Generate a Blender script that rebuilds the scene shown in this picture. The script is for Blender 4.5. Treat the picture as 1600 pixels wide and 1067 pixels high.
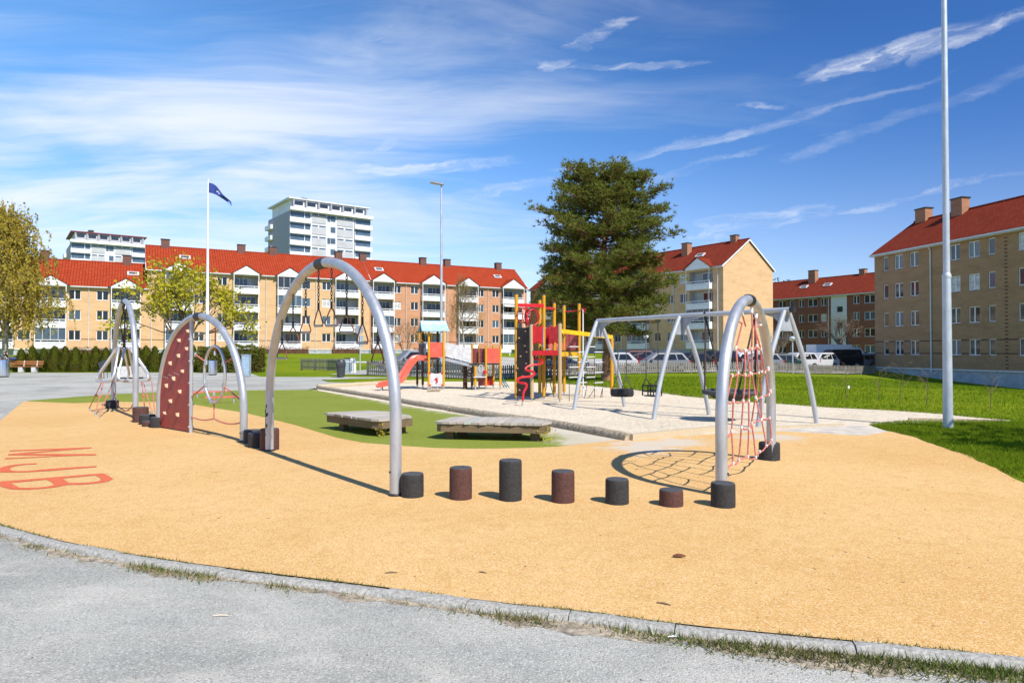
import bpy, bmesh, math, random
from mathutils import Vector, Matrix, Euler
for o in list(bpy.data.objects): bpy.data.objects.remove(o)
S = bpy.context.scene
R = math.radians
PI = math.pi
COL = S.collection
# ------------------------------------------------------------------ camera
F = 1067.0; CH = 1.6; PITCH = math.atan(15.5/1067)
cd = bpy.data.cameras.new("camera"); cam = bpy.data.objects.new("camera", cd); COL.objects.link(cam)
cd.lens = 24.0; cd.sensor_width = 36.0; cd.clip_start = 0.1; cd.clip_end = 5000
cam.location = (0, 0, CH); cam.rotation_euler = (PI/2 + PITCH, 0, 0)
S.camera = cam
S.render.engine = 'CYCLES'
S.cycles.use_denoising = True
S.cycles.max_bounces = 6
S.view_settings.view_transform = 'Standard'; S.view_settings.look = 'None'
S.view_settings.gamma = 1.0; S.view_settings.exposure = 0.39
# ------------------------------------------------------------------ sun + sky
SUN_EL = R(47); SX, SY = 0.63, -0.78                     # towards the sun: right and behind the camera
sd = Vector((SX*math.cos(SUN_EL), SY*math.cos(SUN_EL), math.sin(SUN_EL))).normalized()
sl = bpy.data.lights.new("sun", 'SUN'); sl.energy = 4.8; sl.angle = R(0.5); sl.color = (1.0, 0.955, 0.88)
so = bpy.data.objects.new("sun", sl); COL.objects.link(so); so.location = (30, -30, 60)
so.rotation_euler = sd.to_track_quat('Z', 'Y').to_euler()

class NT:                                                # tiny node helper
    def __init__(s, tree): s.t = tree; s.L = tree.links
    def n(s, typ, ins=None, **props):
        nd = s.t.nodes.new(typ)
        for k, v in props.items(): setattr(nd, k, v)
        for k, v in (ins or {}).items(): s.put(nd.inputs[k], v)
        return nd
    def put(s, sock, v):
        if isinstance(v, bpy.types.NodeSocket): s.L.new(v, sock)
        else: sock.default_value = v
    def m(s, op, a, b=0.0, c=0.0, clamp=False):
        nd = s.n('ShaderNodeMath', operation=op, use_clamp=clamp)
        for i, v in enumerate((a, b, c)): s.put(nd.inputs[i], v)
        return nd.outputs[0]
    def mix(s, f, a, b, blend='MIX'):
        nd = s.n('ShaderNodeMix', data_type='RGBA', blend_type=blend)
        s.put(nd.inputs[0], f)
        for i, v in ((6, a), (7, b)):
            s.put(nd.inputs[i], v if isinstance(v, bpy.types.NodeSocket) or len(v) == 4 else (*v, 1))
        return nd.outputs[2]
    def ramp(s, f, stops):
        nd = s.n('ShaderNodeValToRGB', {0: f}); cr = nd.color_ramp
        while len(cr.elements) < len(stops): cr.elements.new(0.5)
        for e, (p, c) in zip(cr.elements, stops):
            e.position = p; e.color = (c, c, c, 1) if isinstance(c, (int, float)) else (*c, 1)
        return nd.outputs[0]
    def noise(s, vec, scale, detail=4, rough=0.55, dist=0.0):
        return s.n('ShaderNodeTexNoise', {'Vector': vec, 'Scale': scale, 'Detail': detail, 'Roughness': rough, 'Distortion': dist}).outputs['Fac']
    def mapping(s, vec, scale=(1, 1, 1), rot=(0, 0, 0), loc=(0, 0, 0)):
        return s.n('ShaderNodeMapping', {'Vector': vec, 'Scale': scale, 'Rotation': rot, 'Location': loc}).outputs[0]
    def smooth(s, x, a, b):
        nd = s.n('ShaderNodeMapRange', {0: x, 1: a, 2: b, 3: 0.0, 4: 1.0}, interpolation_type='SMOOTHSTEP')
        return nd.outputs[0]

W = bpy.data.worlds.new("World"); S.world = W; W.use_nodes = True
t = NT(W.node_tree); W.node_tree.nodes.clear()
sky = t.n('ShaderNodeTexSky', sky_type='NISHITA', sun_disc=False, sun_elevation=SUN_EL,
          sun_rotation=math.atan2(SX, SY), air_density=1.0, dust_density=0.25, ozone_density=2.2, altitude=100)
gen = t.n('ShaderNodeTexCoord').outputs['Generated']
sep = t.n('ShaderNodeSeparateXYZ', {0: gen})
dx, dy, dz = sep.outputs
az = t.m('ARCTAN2', dx, dy)                              # 0 ahead, + to the right
el = t.m('ARCSINE', dz)
hs = t.n('ShaderNodeHueSaturation', {'Hue': 0.502, 'Saturation': 1.27, 'Value': 1.0, 'Fac': 1.0, 'Color': sky.outputs[0]}).outputs[0]
# deeper blue up and to the right, as a polarised spring sky has it
deep = t.m('MULTIPLY', t.smooth(t.m('ADD', t.m('MULTIPLY', az, 0.55), t.m('MULTIPLY', el, 1.0)), 0.02, 0.75), 1.0)
hs = t.mix(deep, hs, t.mix(1.0, hs, (0.38, 0.47, 0.63), 'MULTIPLY'))
hs = t.mix(t.smooth(el, 0.42, 0.05), hs, t.mix(1.0, hs, (0.70, 0.715, 0.86), 'MULTIPLY'))
# high streaky cirrus: a plane of cloud far above, seen in perspective
den = t.m('ADD', t.m('MAXIMUM', dz, 0.0), 0.10)
cx, cy = t.m('DIVIDE', dx, den), t.m('DIVIDE', dy, den)
pl = t.n('ShaderNodeCombineXYZ', {0: cx, 1: cy}).outputs[0]
st = t.mapping(pl, scale=(0.46, 1.15, 1), rot=(0, 0, R(-24)))
warp = t.n('ShaderNodeTexNoise', {'Vector': pl, 'Scale': 0.55, 'Detail': 3}).outputs['Color']
st2 = t.n('ShaderNodeVectorMath', {0: st, 1: t.n('ShaderNodeVectorMath', {0: warp, 1: (0.9, 0.9, 0)}, operation='MULTIPLY').outputs[0]}, operation='ADD').outputs[0]
ci = t.noise(st2, 1.15, 7, 0.55, 0.45)
fine = t.noise(t.mapping(st2, scale=(0.7, 3.2, 1)), 3.2, 7, 0.65, 0.3)
ci = t.m('ADD', t.m('MULTIPLY', ci, 0.86), t.m('MULTIPLY', fine, 0.14))
left = t.m('MULTIPLY', t.smooth(az, 0.55, -0.55), t.smooth(az, -1.6, -0.9))
low = t.smooth(el, 0.62, 0.0)
thr = t.m('SUBTRACT', 0.60, t.m('MULTIPLY', left, t.m('ADD', 0.055, t.m('MULTIPLY', low, 0.165))))
veil = t.m('MULTIPLY', t.smooth(t.m('SUBTRACT', ci, thr), -0.10, 0.22), t.m('ADD', 0.20, t.m('MULTIPLY', left, 0.66)))
# the separate brighter wisps, each at its own bearing and height in the sky
sv = t.n('ShaderNodeCombineXYZ', {0: t.m('MULTIPLY', az, 6.0), 1: t.m('MULTIPLY', el, 17.0)}).outputs[0]
wc = t.n('ShaderNodeSeparateColor', {0: t.n('ShaderNodeTexNoise', {'Vector': sv, 'Scale': 1.0, 'Detail': 7, 'Roughness': 0.62}).outputs['Color']})
az2 = t.m('ADD', az, t.m('MULTIPLY', t.m('SUBTRACT', wc.outputs[0], 0.5), 0.22))
el2 = t.m('ADD', el, t.m('MULTIPLY', t.m('SUBTRACT', wc.outputs[1], 0.5), 0.045))
strk = t.noise(t.n('ShaderNodeCombineXYZ', {0: t.m('MULTIPLY', az2, 7.0), 1: t.m('MULTIPLY', t.m('SUBTRACT', el2, t.m('MULTIPLY', az2, 0.16)), 46.0)}).outputs[0], 1.0, 8, 0.66, 0.5)
strk = t.m('ADD', 0.04, t.m('MULTIPLY', t.smooth(strk, 0.26, 0.78), 1.15))
brk = t.smooth(t.noise(t.n('ShaderNodeCombineXYZ', {0: t.m('MULTIPLY', az2, 11.0), 1: t.m('MULTIPLY', el2, 34.0), 2: 4.0}).outputs[0], 1.0, 6, 0.6, 0.8), 0.36, 0.60)
strk = t.m('MULTIPLY', strk, t.m('ADD', 0.30, t.m('MULTIPLY', brk, 0.85)))
wisps = None
def wisp(px, py, hw, hh, tilt, amp):
    global wisps
    a0 = math.atan2(px-800, F); e0 = math.atan2((549-py)*math.cos(a0), F)
    da, de = t.m('SUBTRACT', az2, a0), t.m('SUBTRACT', el2, e0)
    k = R(tilt); c, s = math.cos(k), math.sin(k)
    hw *= .95; hh *= .62
    u = t.m('ADD', t.m('MULTIPLY', da, c/(hw/F)), t.m('MULTIPLY', de, s/(hw/F)))
    v = t.m('ADD', t.m('MULTIPLY', da, -s/(hh/F)), t.m('MULTIPLY', de, c/(hh/F)))
    r2 = t.m('ADD', t.m('MULTIPLY', u, u), t.m('MULTIPLY', v, v))
    d = t.m('MULTIPLY', t.m('POWER', t.smooth(r2, 2.6, 0.0), 1.3), t.m('MULTIPLY', strk, amp*0.92))
    wisps = d if wisps is None else t.m('MAXIMUM', wisps, d)
for w in [(1165, 350, 100, 22, 8, .62), (1385, 84, 95, 15, 4, .85), (1550, 44, 80, 9, 14, .6), (930, 54, 42, 14, 22, .6),
          (870, 102, 24, 11, 5, .6), (1200, 158, 38, 7, -6, .65), (990, 103, 100, 6, 0, .45), (740, 312, 170, 19, 11, .62),
          (650, 262, 140, 13, 4, .6), (430, 262, 150, 22, 8, .62), (582, 57, 34, 9, 0, .5), (430, 137, 90, 14, 4, .5),
          (1400, 312, 170, 7, 6, .5), (1120, 212, 230, 9, 8, .36), (630, 212, 110, 18, 24, .45), (160, 350, 240, 40, 4, .5),
          (1080, 262, 110, 8, 10, .4), (720, 150, 50, 12, 20, .3), (1480, 160, 180, 12, 12, .22), (840, 30, 160, 14, 24, .22)]:
    wisp(*w)
cl = t.m('MAXIMUM', veil, wisps)
hz = t.m('MULTIPLY', t.smooth(el, 0.30, 0.0), t.m('ADD', 0.20, t.m('MULTIPLY', left, 0.25)))
cl = t.m('MULTIPLY', t.m('MINIMUM', t.m('MAXIMUM', cl, hz), 0.93), t.smooth(el, -0.02, 0.02))
skyc = t.mix(cl, hs, (4.45, 4.62, 4.9))
bg = t.n('ShaderNodeBackground', {'Color': skyc, 'Strength': 0.168})
t.L.new(bg.outputs[0], t.n('ShaderNodeOutputWorld').inputs[0])

# ------------------------------------------------------------------ placing helpers
def ray(px, py):
    x = (px-800)/F; y = (533.5-py)/F; c, s = math.cos(PITCH), math.sin(PITCH)
    return Vector((x, c-y*s, s+y*c))
def G(px, py, z=0.0):                                    # where a sight line meets the level z
    r = ray(px, py); k = (z-CH)/r.z
    return Vector((r.x*k, r.y*k, z))
def P(px, py, Y):                                        # where it reaches the distance Y
    r = ray(px, py); k = Y/r.y
    return Vector((r.x*k, Y, CH+r.z*k))
def sm(x, a=0.0, b=1.0):
    k = min(1, max(0, (x-a)/(b-a))); return k*k*(3-2*k)
def gz(x, y):                                            # lie of the land
    z = -1.36*sm(x, 18, 40)*sm(y, 77, 51)*sm(y, 8, 20)
    st = 60+14*sm(x, -10, 5)
    z += 1.25*sm(y, st, st+38)*(1-sm(x, 34, 46))
    return z

# ------------------------------------------------------------------ mesh builder
ORG = {}
class MB:
    def __init__(s): s.v = []; s.f = []; s.mi = []; s.cur = 0
    def add(s, vs, fs):
        b = len(s.v); s.v += [tuple(v) for v in vs]
        for f in fs: s.f.append([b+i for i in f]); s.mi.append(s.cur)
        return s
    def poly(s, pts): return s.add(pts, [list(range(len(pts)))])
    def box(s, c, d, rz=0.0, M=None):
        x, y, z = d[0]/2, d[1]/2, d[2]/2
        vs = [Vector((a*x, b*y, e*z)) for a in (-1, 1) for b in (-1, 1) for e in (-1, 1)]
        M = M or Matrix.Rotation(rz, 3, 'Z'); c = Vector(c)
        return s.add([M @ v + c for v in vs], [(0,1,3,2),(4,6,7,5),(0,4,5,1),(2,3,7,6),(0,2,6,4),(1,5,7,3)])
    def b2(s, x0, x1, y0, y1, z0, z1): return s.box(((x0+x1)/2, (y0+y1)/2, (z0+z1)/2), (abs(x1-x0), abs(y1-y0), abs(z1-z0)))
    def beam(s, a, b, w, h, up=(0, 0, 1)):               # box from a to b
        a, b = Vector(a), Vector(b); d = b-a; L = d.length; d.normalize()
        sd_ = d.cross(Vector(up))
        if sd_.length < 1e-4: sd_ = d.cross(Vector((0, 1, 0)))
        sd_.normalize(); u = sd_.cross(d)
        M = Matrix((d, sd_, u)).transposed()
        return s.box((a+b)/2, (L, w, h), M=M)
    def tube(s, pts, r, n=8, cap=True, closed=False):
        pts = [Vector(p) for p in pts]; m = len(pts); rs = r if isinstance(r, (list, tuple)) else [r]*m
        nrm = None; base = len(s.v); vs = []
        for i, p in enumerate(pts):
            if closed: tg = pts[(i+1) % m]-pts[i-1]
            else: tg = pts[min(i+1, m-1)]-pts[max(i-1, 0)]
            if tg.length < 1e-9: tg = Vector((0, 0, 1))
            tg.normalize()
            if nrm is None:
                nrm = tg.cross(Vector((0, 0, 1)))
                if nrm.length < 1e-3: nrm = tg.cross(Vector((0, 1, 0)))
            nrm = nrm - tg*nrm.dot(tg)
            if nrm.length < 1e-6: nrm = tg.orthogonal()
            nrm.normalize(); bn = tg.cross(nrm)
            for k in range(n):
                a = 2*PI*k/n; vs.append(p+(nrm*math.cos(a)+bn*math.sin(a))*rs[i])
        fs = []
        for i in range(m if closed else m-1):
            j = (i+1) % m
            for k in range(n):
                k2 = (k+1) % n; fs.append((i*n+k, i*n+k2, j*n+k2, j*n+k))
        if cap and not closed: fs += [tuple(range(n-1, -1, -1)), tuple((m-1)*n+k for k in range(n))]
        return s.add(vs, fs)
    def lathe(s, prof, c=(0, 0, 0), n=24):               # (r, z) from bottom to top
        vs = []; fs = []; c = Vector(c)
        for r, z in prof:
            for k in range(n):
                a = 2*PI*k/n; vs.append(c+Vector((r*math.cos(a), r*math.sin(a), z)))
        for i in range(len(prof)-1):
            for k in range(n):
                k2 = (k+1) % n; fs.append((i*n+k, i*n+k2, (i+1)*n+k2, (i+1)*n+k))
        fs += [tuple(range(n-1, -1, -1)), tuple((len(prof)-1)*n+k for k in range(n))]
        return s.add(vs, fs)
    def prism(s, pts, z0, z1):                           # outline in xy, extruded in z
        n = len(pts); vs = [(p[0], p[1], z0) for p in pts]+[(p[0], p[1], z1) for p in pts]
        fs = [tuple(range(n-1, -1, -1)), tuple(range(n, 2*n))]+[(i, (i+1) % n, n+(i+1) % n, n+i) for i in range(n)]
        return s.add(vs, fs)
    def slab(s, pts, off):                               # any flat outline, thickened by the vector off
        n = len(pts); off = Vector(off); vs = [Vector(p) for p in pts]; vs += [v+off for v in vs]
        fs = [tuple(range(n-1, -1, -1)), tuple(range(n, 2*n))]+[(i, (i+1) % n, n+(i+1) % n, n+i) for i in range(n)]
        return s.add(vs, fs)
    def mesh(s, name, mats, off=Vector((0, 0, 0)), fix=True, ang=35):
        me = bpy.data.meshes.new(name)
        ox, oy, oz = off
        me.from_pydata([(v[0]-ox, v[1]-oy, v[2]-oz) for v in s.v], [], s.f)
        for m_ in (mats if isinstance(mats, (list, tuple)) else [mats]): me.materials.append(m_)
        if any(s.mi): me.polygons.foreach_set('material_index', s.mi)
        if fix:
            bm = bmesh.new(); bm.from_mesh(me); bmesh.ops.recalc_face_normals(bm, faces=bm.faces); bm.to_mesh(me); bm.free()
        me.polygons.foreach_set('use_smooth', [True]*len(me.polygons))
        me.set_sharp_from_angle(angle=R(ang)); me.update()
        return me
    def build(s, name, mats, parent=None, loc=None, **kw):
        if parent is not None: off = ORG.get(parent.name, Vector((0, 0, 0)))
        else: off = Vector(loc) if loc is not None else Vector((0, 0, 0))
        o = bpy.data.objects.new(name, s.mesh(name, mats, off, **kw)); COL.objects.link(o)
        if parent is not None: o.parent = parent
        else: o.location = off
        ORG[o.name] = off
        return o
def tag(o, label=None, cat=None, group=None, kind=None):
    for k, v in (('label', label), ('category', cat), ('group', group), ('kind', kind)):
        if v: o[k] = v
    return o
def thing(name, label, cat, loc=(0, 0, 0), rz=None, group=None):
    o = bpy.data.objects.new(name, None); COL.objects.link(o); o.location = loc; o.empty_display_size = 0.3
    if rz is not None: o.rotation_euler = (0, 0, rz)
    ORG[o.name] = Vector((0, 0, 0)) if rz is not None else Vector(loc)
    return tag(o, label, cat, group)
def inst(src, parent, loc, name=None, rz=None):          # another object on the same mesh, under parent (local place)
    o = src.copy(); COL.objects.link(o); o.parent = parent; o.location = loc
    if rz is not None: o.rotation_euler = (0, 0, rz)
    return o
def copy_tree(o, parent=None):
    c = o.copy(); COL.objects.link(c)
    if parent is not None: c.parent = parent
    for ch in list(o.children): copy_tree(ch, c)
    return c
# ------------------------------------------------------------------ materials
MC = {}
def base(name):
    m = bpy.data.materials.new(name); m.use_nodes = True
    nt = m.node_tree; nt.nodes.clear(); q = NT(nt)
    bs = q.n('ShaderNodeBsdfPrincipled'); q.L.new(bs.outputs[0], q.n('ShaderNodeOutputMaterial').inputs[0])
    q.obj = q.n('ShaderNodeTexCoord').outputs['Object']
    return m, q, bs
def bump(q, bs, h, strength=0.4, dist=0.01):
    q.put(bs.inputs['Normal'], q.n('ShaderNodeBump', {'Height': h, 'Strength': strength, 'Distance': dist}).outputs[0])
def mat(name, col, rough=0.6, metal=0.0, var=0.12, scale=6.0, bmp=0.0, bscale=60.0, spec=None, coat=0.0, dirt=None):
    if name in MC: return MC[name]
    m, q, bs = base(name)
    n1 = q.noise(q.obj, scale, 6, 0.6)
    a = tuple(max(0, c*(1-var*1.6)) for c in col); b = tuple(min(1, c*(1+var*1.6)) for c in col)
    c = q.mix(q.smooth(n1, 0.25, 0.75), a, b)
    if dirt:
        k = q.smooth(q.noise(q.obj, scale*0.45, 8, 0.7, 0.5), 0.52, 0.72)
        c = q.mix(q.m('MULTIPLY', k, dirt[1]), c, dirt[0])
    q.put(bs.inputs['Base Color'], c)
    q.put(bs.inputs['Roughness'], q.m('ADD', rough-0.08, q.m('MULTIPLY', n1, 0.16), clamp=True))
    bs.inputs['Metallic'].default_value = metal
    if spec is not None: bs.inputs['Specular IOR Level'].default_value = spec
    if coat: bs.inputs['Coat Weight'].default_value = coat; bs.inputs['Coat Roughness'].default_value = 0.06
    if bmp: bump(q, bs, q.noise(q.obj, bscale, 4, 0.6), bmp, 0.01)
    MC[name] = m; return m
def leafmat(name, c1, c2, c3=None, trans=0.35, rough=0.6):
    m = bpy.data.materials.new(name); m.use_nodes = True; nt = m.node_tree; nt.nodes.clear(); q = NT(nt)
    rnd = q.n('ShaderNodeNewGeometry').outputs['Random Per Island']
    obj = q.n('ShaderNodeTexCoord').outputs['Object']
    c = q.mix(rnd, c1, c2)
    if c3: c = q.mix(q.smooth(q.noise(obj, 0.9, 3, 0.6), 0.42, 0.66), c, c3)
    d = q.n('ShaderNodeBsdfPrincipled', {'Base Color': c, 'Roughness': rough, 'Specular IOR Level': 0.12})
    tr = q.n('ShaderNodeBsdfTranslucent', {'Color': c})
    mx = q.n('ShaderNodeMixShader', {0: trans, 1: d.outputs[0], 2: tr.outputs[0]})
    q.L.new(mx.outputs[0], q.n('ShaderNodeOutputMaterial').inputs[0]); return m

def rubber(name, c1, c2, dark, fleck, wear=None):
    m, q, bs = base(name)
    v = q.n('ShaderNodeTexVoronoi', {'Vector': q.obj, 'Scale': 140.0})
    rnd = q.n('ShaderNodeSeparateColor', {0: v.outputs['Color']}).outputs[0]
    big = q.noise(q.obj, 0.35, 6, 0.6, 0.4); mid = q.noise(q.obj, 5.0, 5, 0.65); sml = q.noise(q.obj, 45.0, 4, 0.7)
    c = q.mix(q.smooth(big, 0.3, 0.7), c1, c2)
    c = q.mix(q.m('MULTIPLY', q.smooth(mid, 0.42, 0.72), 0.28), c, dark)
    c = q.mix(q.m('MULTIPLY', q.smooth(sml, 0.46, 0.74), 0.30), c, dark)
    c = q.mix(q.m('MULTIPLY', q.m('GREATER_THAN', rnd, 0.78), 0.5), c, fleck)
    c = q.mix(q.m('MULTIPLY', q.m('LESS_THAN', rnd, 0.18), 0.6), c, dark)
    # scuffed pale patches
    sc = q.smooth(q.noise(q.mapping(q.obj, scale=(1, 1.4, 1)), 0.7, 9, 0.72, 0.6), 0.60, 0.78)
    c = q.mix(q.m('MULTIPLY', sc, 0.45), c, fleck)
    sc2 = q.smooth(q.noise(q.mapping(q.obj, scale=(1.5, 1, 1), loc=(3, 7, 0)), 0.9, 10, 0.75, 0.8), 0.62, 0.80)
    c = q.mix(q.m('MULTIPLY', sc2, 0.30), c, dark)
    if wear: c = wear(q, c)
    q.put(bs.inputs['Base Color'], c); bs.inputs['Roughness'].default_value = 0.95; bs.inputs['Specular IOR Level'].default_value = 0.05
    bump(q, bs, q.m('ADD', q.m('MULTIPLY', v.outputs['Distance'], -1.0), q.m('MULTIPLY', sml, 1.5)), 0.55, 0.004)
    return m
SANDC = (0.56, 0.49, 0.39)
def line_wear(A, B, w0, w1):                              # sand trodden out from a border line
    d = (B-A).normalized(); nx, ny = -d.y, d.x
    def f(q, c):
        s = q.n('ShaderNodeSeparateXYZ', {0: q.obj})
        dist = q.m('ADD', q.m('MULTIPLY', q.m('SUBTRACT', s.outputs[0], A.x), nx), q.m('MULTIPLY', q.m('SUBTRACT', s.outputs[1], A.y), ny))
        dist = q.m('ABSOLUTE', dist)
        nn = q.m('MULTIPLY', q.m('SUBTRACT', q.noise(q.obj, 1.7, 8, 0.7, 0.5), 0.5), 1.9)
        return q.mix(q.m('MULTIPLY', q.smooth(q.m('ADD', dist, nn), w1, w0), 0.9), c, SANDC)
    return f
def pt_wear(pts, r):
    def f(q, c):
        for p in pts:
            dv = q.n('ShaderNodeVectorMath', {0: q.obj, 1: (p[0], p[1], 0)}, operation='DISTANCE').outputs['Value']
            nn = q.m('MULTIPLY', q.m('SUBTRACT', q.noise(q.obj, 1.9, 8, 0.72, 0.5), 0.5), 2.2)
            c = q.mix(q.m('MULTIPLY', q.smooth(q.m('ADD', dv, nn), r, r*0.35), 0.85), c, SANDC)
        return c
    return f
def both(*fs):
    def f(q, c):
        for g in fs: c = g(q, c)
        return c
    return f

def asphalt():
    m, q, bs = base('asphalt')
    big = q.noise(q.obj, 0.28, 7, 0.62, 0.6); mid = q.noise(q.mapping(q.obj, scale=(1, 2.2, 1), rot=(0, 0, R(12))), 0.9, 8, 0.7, 0.3)
    v = q.n('ShaderNodeTexVoronoi', {'Vector': q.obj, 'Scale': 120.0})
    rnd = q.n('ShaderNodeSeparateColor', {0: v.outputs['Color']}).outputs[1]
    sml = q.noise(q.obj, 60.0, 3, 0.7)
    c = q.mix(q.smooth(big, 0.32, 0.68), (0.29, 0.284, 0.245), (0.475, 0.46, 0.395))
    c = q.mix(q.m('MULTIPLY', q.smooth(mid, 0.48, 0.66), 0.75), c, (0.50, 0.465, 0.40))
    c = q.mix(q.m('MULTIPLY', q.smooth(mid, 0.46, 0.30), 0.6), c, (0.245, 0.25, 0.24))
    c = q.mix(q.m('MULTIPLY', q.smooth(sml, 0.45, 0.75), 0.22), c, (0.22, 0.22, 0.205))
    c = q.mix(q.m('MULTIPLY', q.m('GREATER_THAN', rnd, 0.86), 0.5), c, (0.62, 0.61, 0.56))
    c = q.mix(q.m('MULTIPLY', q.m('LESS_THAN', rnd, 0.12), 0.5), c, (0.14, 0.14, 0.13))
    q.put(bs.inputs['Base Color'], c); bs.inputs['Roughness'].default_value = 0.9; bs.inputs['Specular IOR Level'].default_value = 0.25
    bump(q, bs, q.m('ADD', q.m('MULTIPLY', v.outputs['Distance'], -1.0), q.m('MULTIPLY', sml, 1.5)), 0.6, 0.006)
    return m
def sandmat():
    m, q, bs = base('sand')
    a = q.noise(q.obj, 0.5, 7, 0.65, 0.4); b = q.noise(q.obj, 7.0, 7, 0.72); c3 = q.noise(q.obj, 70.0, 3, 0.7)
    c = q.mix(q.smooth(a, 0.3, 0.7), (0.66, 0.56, 0.41), (0.75, 0.645, 0.485))
    c = q.mix(q.m('MULTIPLY', q.smooth(b, 0.50, 0.74), 0.5), c, (0.40, 0.335, 0.26))
    c = q.mix(q.m('MULTIPLY', q.smooth(c3, 0.5, 0.8), 0.4), c, (0.32, 0.27, 0.21))
    q.put(bs.inputs['Base Color'], c); bs.inputs['Roughness'].default_value = 0.95; bs.inputs['Specular IOR Level'].default_value = 0.1
    bump(q, bs, q.m('ADD', q.noise(q.obj, 3.6, 6, 0.6, 0.4), q.m('MULTIPLY', b, 0.6)), 0.85, 0.10)
    return m
def lawnmat():
    m, q, bs = base('lawn')
    a = q.noise(q.obj, 0.11, 8, 0.65, 0.5); b = q.noise(q.mapping(q.obj, scale=(1, 1.0, 1)), 1.1, 9, 0.75, 0.4); c3 = q.noise(q.obj, 26.0, 3, 0.8)
    c = q.mix(q.smooth(a, 0.34, 0.66), (0.125, 0.190, 0.006), (0.225, 0.270, 0.009))
    c = q.mix(q.m('MULTIPLY', q.smooth(b, 0.46, 0.74), 0.32), c, (0.065, 0.125, 0.008))
    c = q.mix(q.m('MULTIPLY', q.smooth(b, 0.42, 0.28), 0.40), c, (0.19, 0.225, 0.030))
    c = q.mix(q.m('MULTIPLY', q.smooth(c3, 0.45, 0.8), 0.3), c, (0.06, 0.11, 0.008))
    q.put(bs.inputs['Base Color'], c); bs.inputs['Roughness'].default_value = 0.85; bs.inputs['Specular IOR Level'].default_value = 0.04
    bump(q, bs, q.m('ADD', c3, b), 0.8, 0.05)
    return m
def brick(name, c1, c2, mortar, blotch=0.5):
    m, q, bs = base(name)
    s = q.n('ShaderNodeSeparateXYZ', {0: q.obj})
    v = q.n('ShaderNodeCombineXYZ', {0: q.m('ADD', s.outputs[0], s.outputs[1]), 1: s.outputs[2], 2: 0.0}).outputs[0]
    bt = q.n('ShaderNodeTexBrick', {'Vector': v, 'Color1': (*c1, 1), 'Color2': (*c2, 1), 'Mortar': (*mortar, 1), 'Scale': 1.0,
             'Mortar Size': 0.010, 'Brick Width': 0.24, 'Row Height': 0.077, 'Bias': 0.0})
    c = bt.outputs['Color']
    n1 = q.noise(q.mapping(v, scale=(0.5, 1.6, 1)), 0.9, 8, 0.7, 0.3)
    c = q.mix(q.m('MULTIPLY', q.smooth(n1, 0.42, 0.72), blotch), c, tuple(x*0.66 for x in c1))
    n2 = q.noise(q.mapping(v, scale=(1, 5, 1)), 3.0, 6, 0.75)
    c = q.mix(q.m('MULTIPLY', q.smooth(n2, 0.5, 0.78), blotch*0.9), c, tuple(min(1, x*1.25) for x in c2))
    q.put(bs.inputs['Base Color'], c); bs.inputs['Roughness'].default_value = 0.9; bs.inputs['Specular IOR Level'].default_value = 0.2
    bump(q, bs, bt.outputs['Fac'], -0.3, 0.01)
    return m
def rooftile(name, c1, c2):
    m, q, bs = base(name)
    s = q.n('ShaderNodeSeparateXYZ', {0: q.obj})
    v = q.n('ShaderNodeCombineXYZ', {0: s.outputs[0], 1: q.m('MULTIPLY', s.outputs[2], 1.65), 2: 0.0}).outputs[0]
    bt = q.n('ShaderNodeTexBrick', {'Vector': v, 'Color1': (*c1, 1), 'Color2': (*c2, 1), 'Mortar': (*[x*0.45 for x in c1], 1), 'Scale': 1.0,
             'Mortar Size': 0.035, 'Brick Width': 0.36, 'Row Height': 0.40}, offset=0.0)
    c = bt.outputs['Color']
    n1 = q.noise(q.mapping(v, scale=(1, 0.45, 1)), 0.8, 8, 0.72, 0.4)
    c = q.mix(q.m('MULTIPLY', q.smooth(n1, 0.46, 0.74), 0.5), c, tuple(x*0.62 for x in c1))
    c = q.mix(q.m('MULTIPLY', q.smooth(n1, 0.40, 0.24), 0.4), c, tuple(min(1, x*1.3+0.01) for x in c2))
    q.put(bs.inputs['Base Color'], c); bs.inputs['Roughness'].default_value = 0.85; bs.inputs['Specular IOR Level'].default_value = 0.03
    w = q.m('SINE', q.m('MULTIPLY', s.outputs[0], 2*PI/0.36))
    bump(q, bs, q.m('ADD', q.m('MULTIPLY', w, 0.4), bt.outputs['Fac']), -0.5, 0.03)
    return m
def woodmat(name, c1, c2, axis='X', rough=0.8, stain=None, grain=1.0):
    m, q, bs = base(name)
    sc = {'X': (0.7, 14, 14), 'Y': (14, 0.7, 14), 'Z': (14, 14, 0.7)}[axis]
    g = q.noise(q.mapping(q.obj, scale=sc), 3.0*grain, 7, 0.65, 0.6)
    rnd = q.n('ShaderNodeNewGeometry').outputs['Random Per Island']
    c = q.mix(q.smooth(g, 0.3, 0.72), c1, c2)
    c = q.mix(q.m('MULTIPLY', rnd, 0.4), c, tuple(x*0.62 for x in c1))
    k = q.smooth(q.noise(q.obj, 2.3, 7, 0.7, 0.4), 0.52, 0.74)
    if stain: c = q.mix(q.m('MULTIPLY', k, stain[1]), c, stain[0])
    q.put(bs.inputs['Base Color'], c); bs.inputs['Roughness'].default_value = rough; bs.inputs['Specular IOR Level'].default_value = 0.25
    bump(q, bs, g, 0.4, 0.006)
    return m
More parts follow.
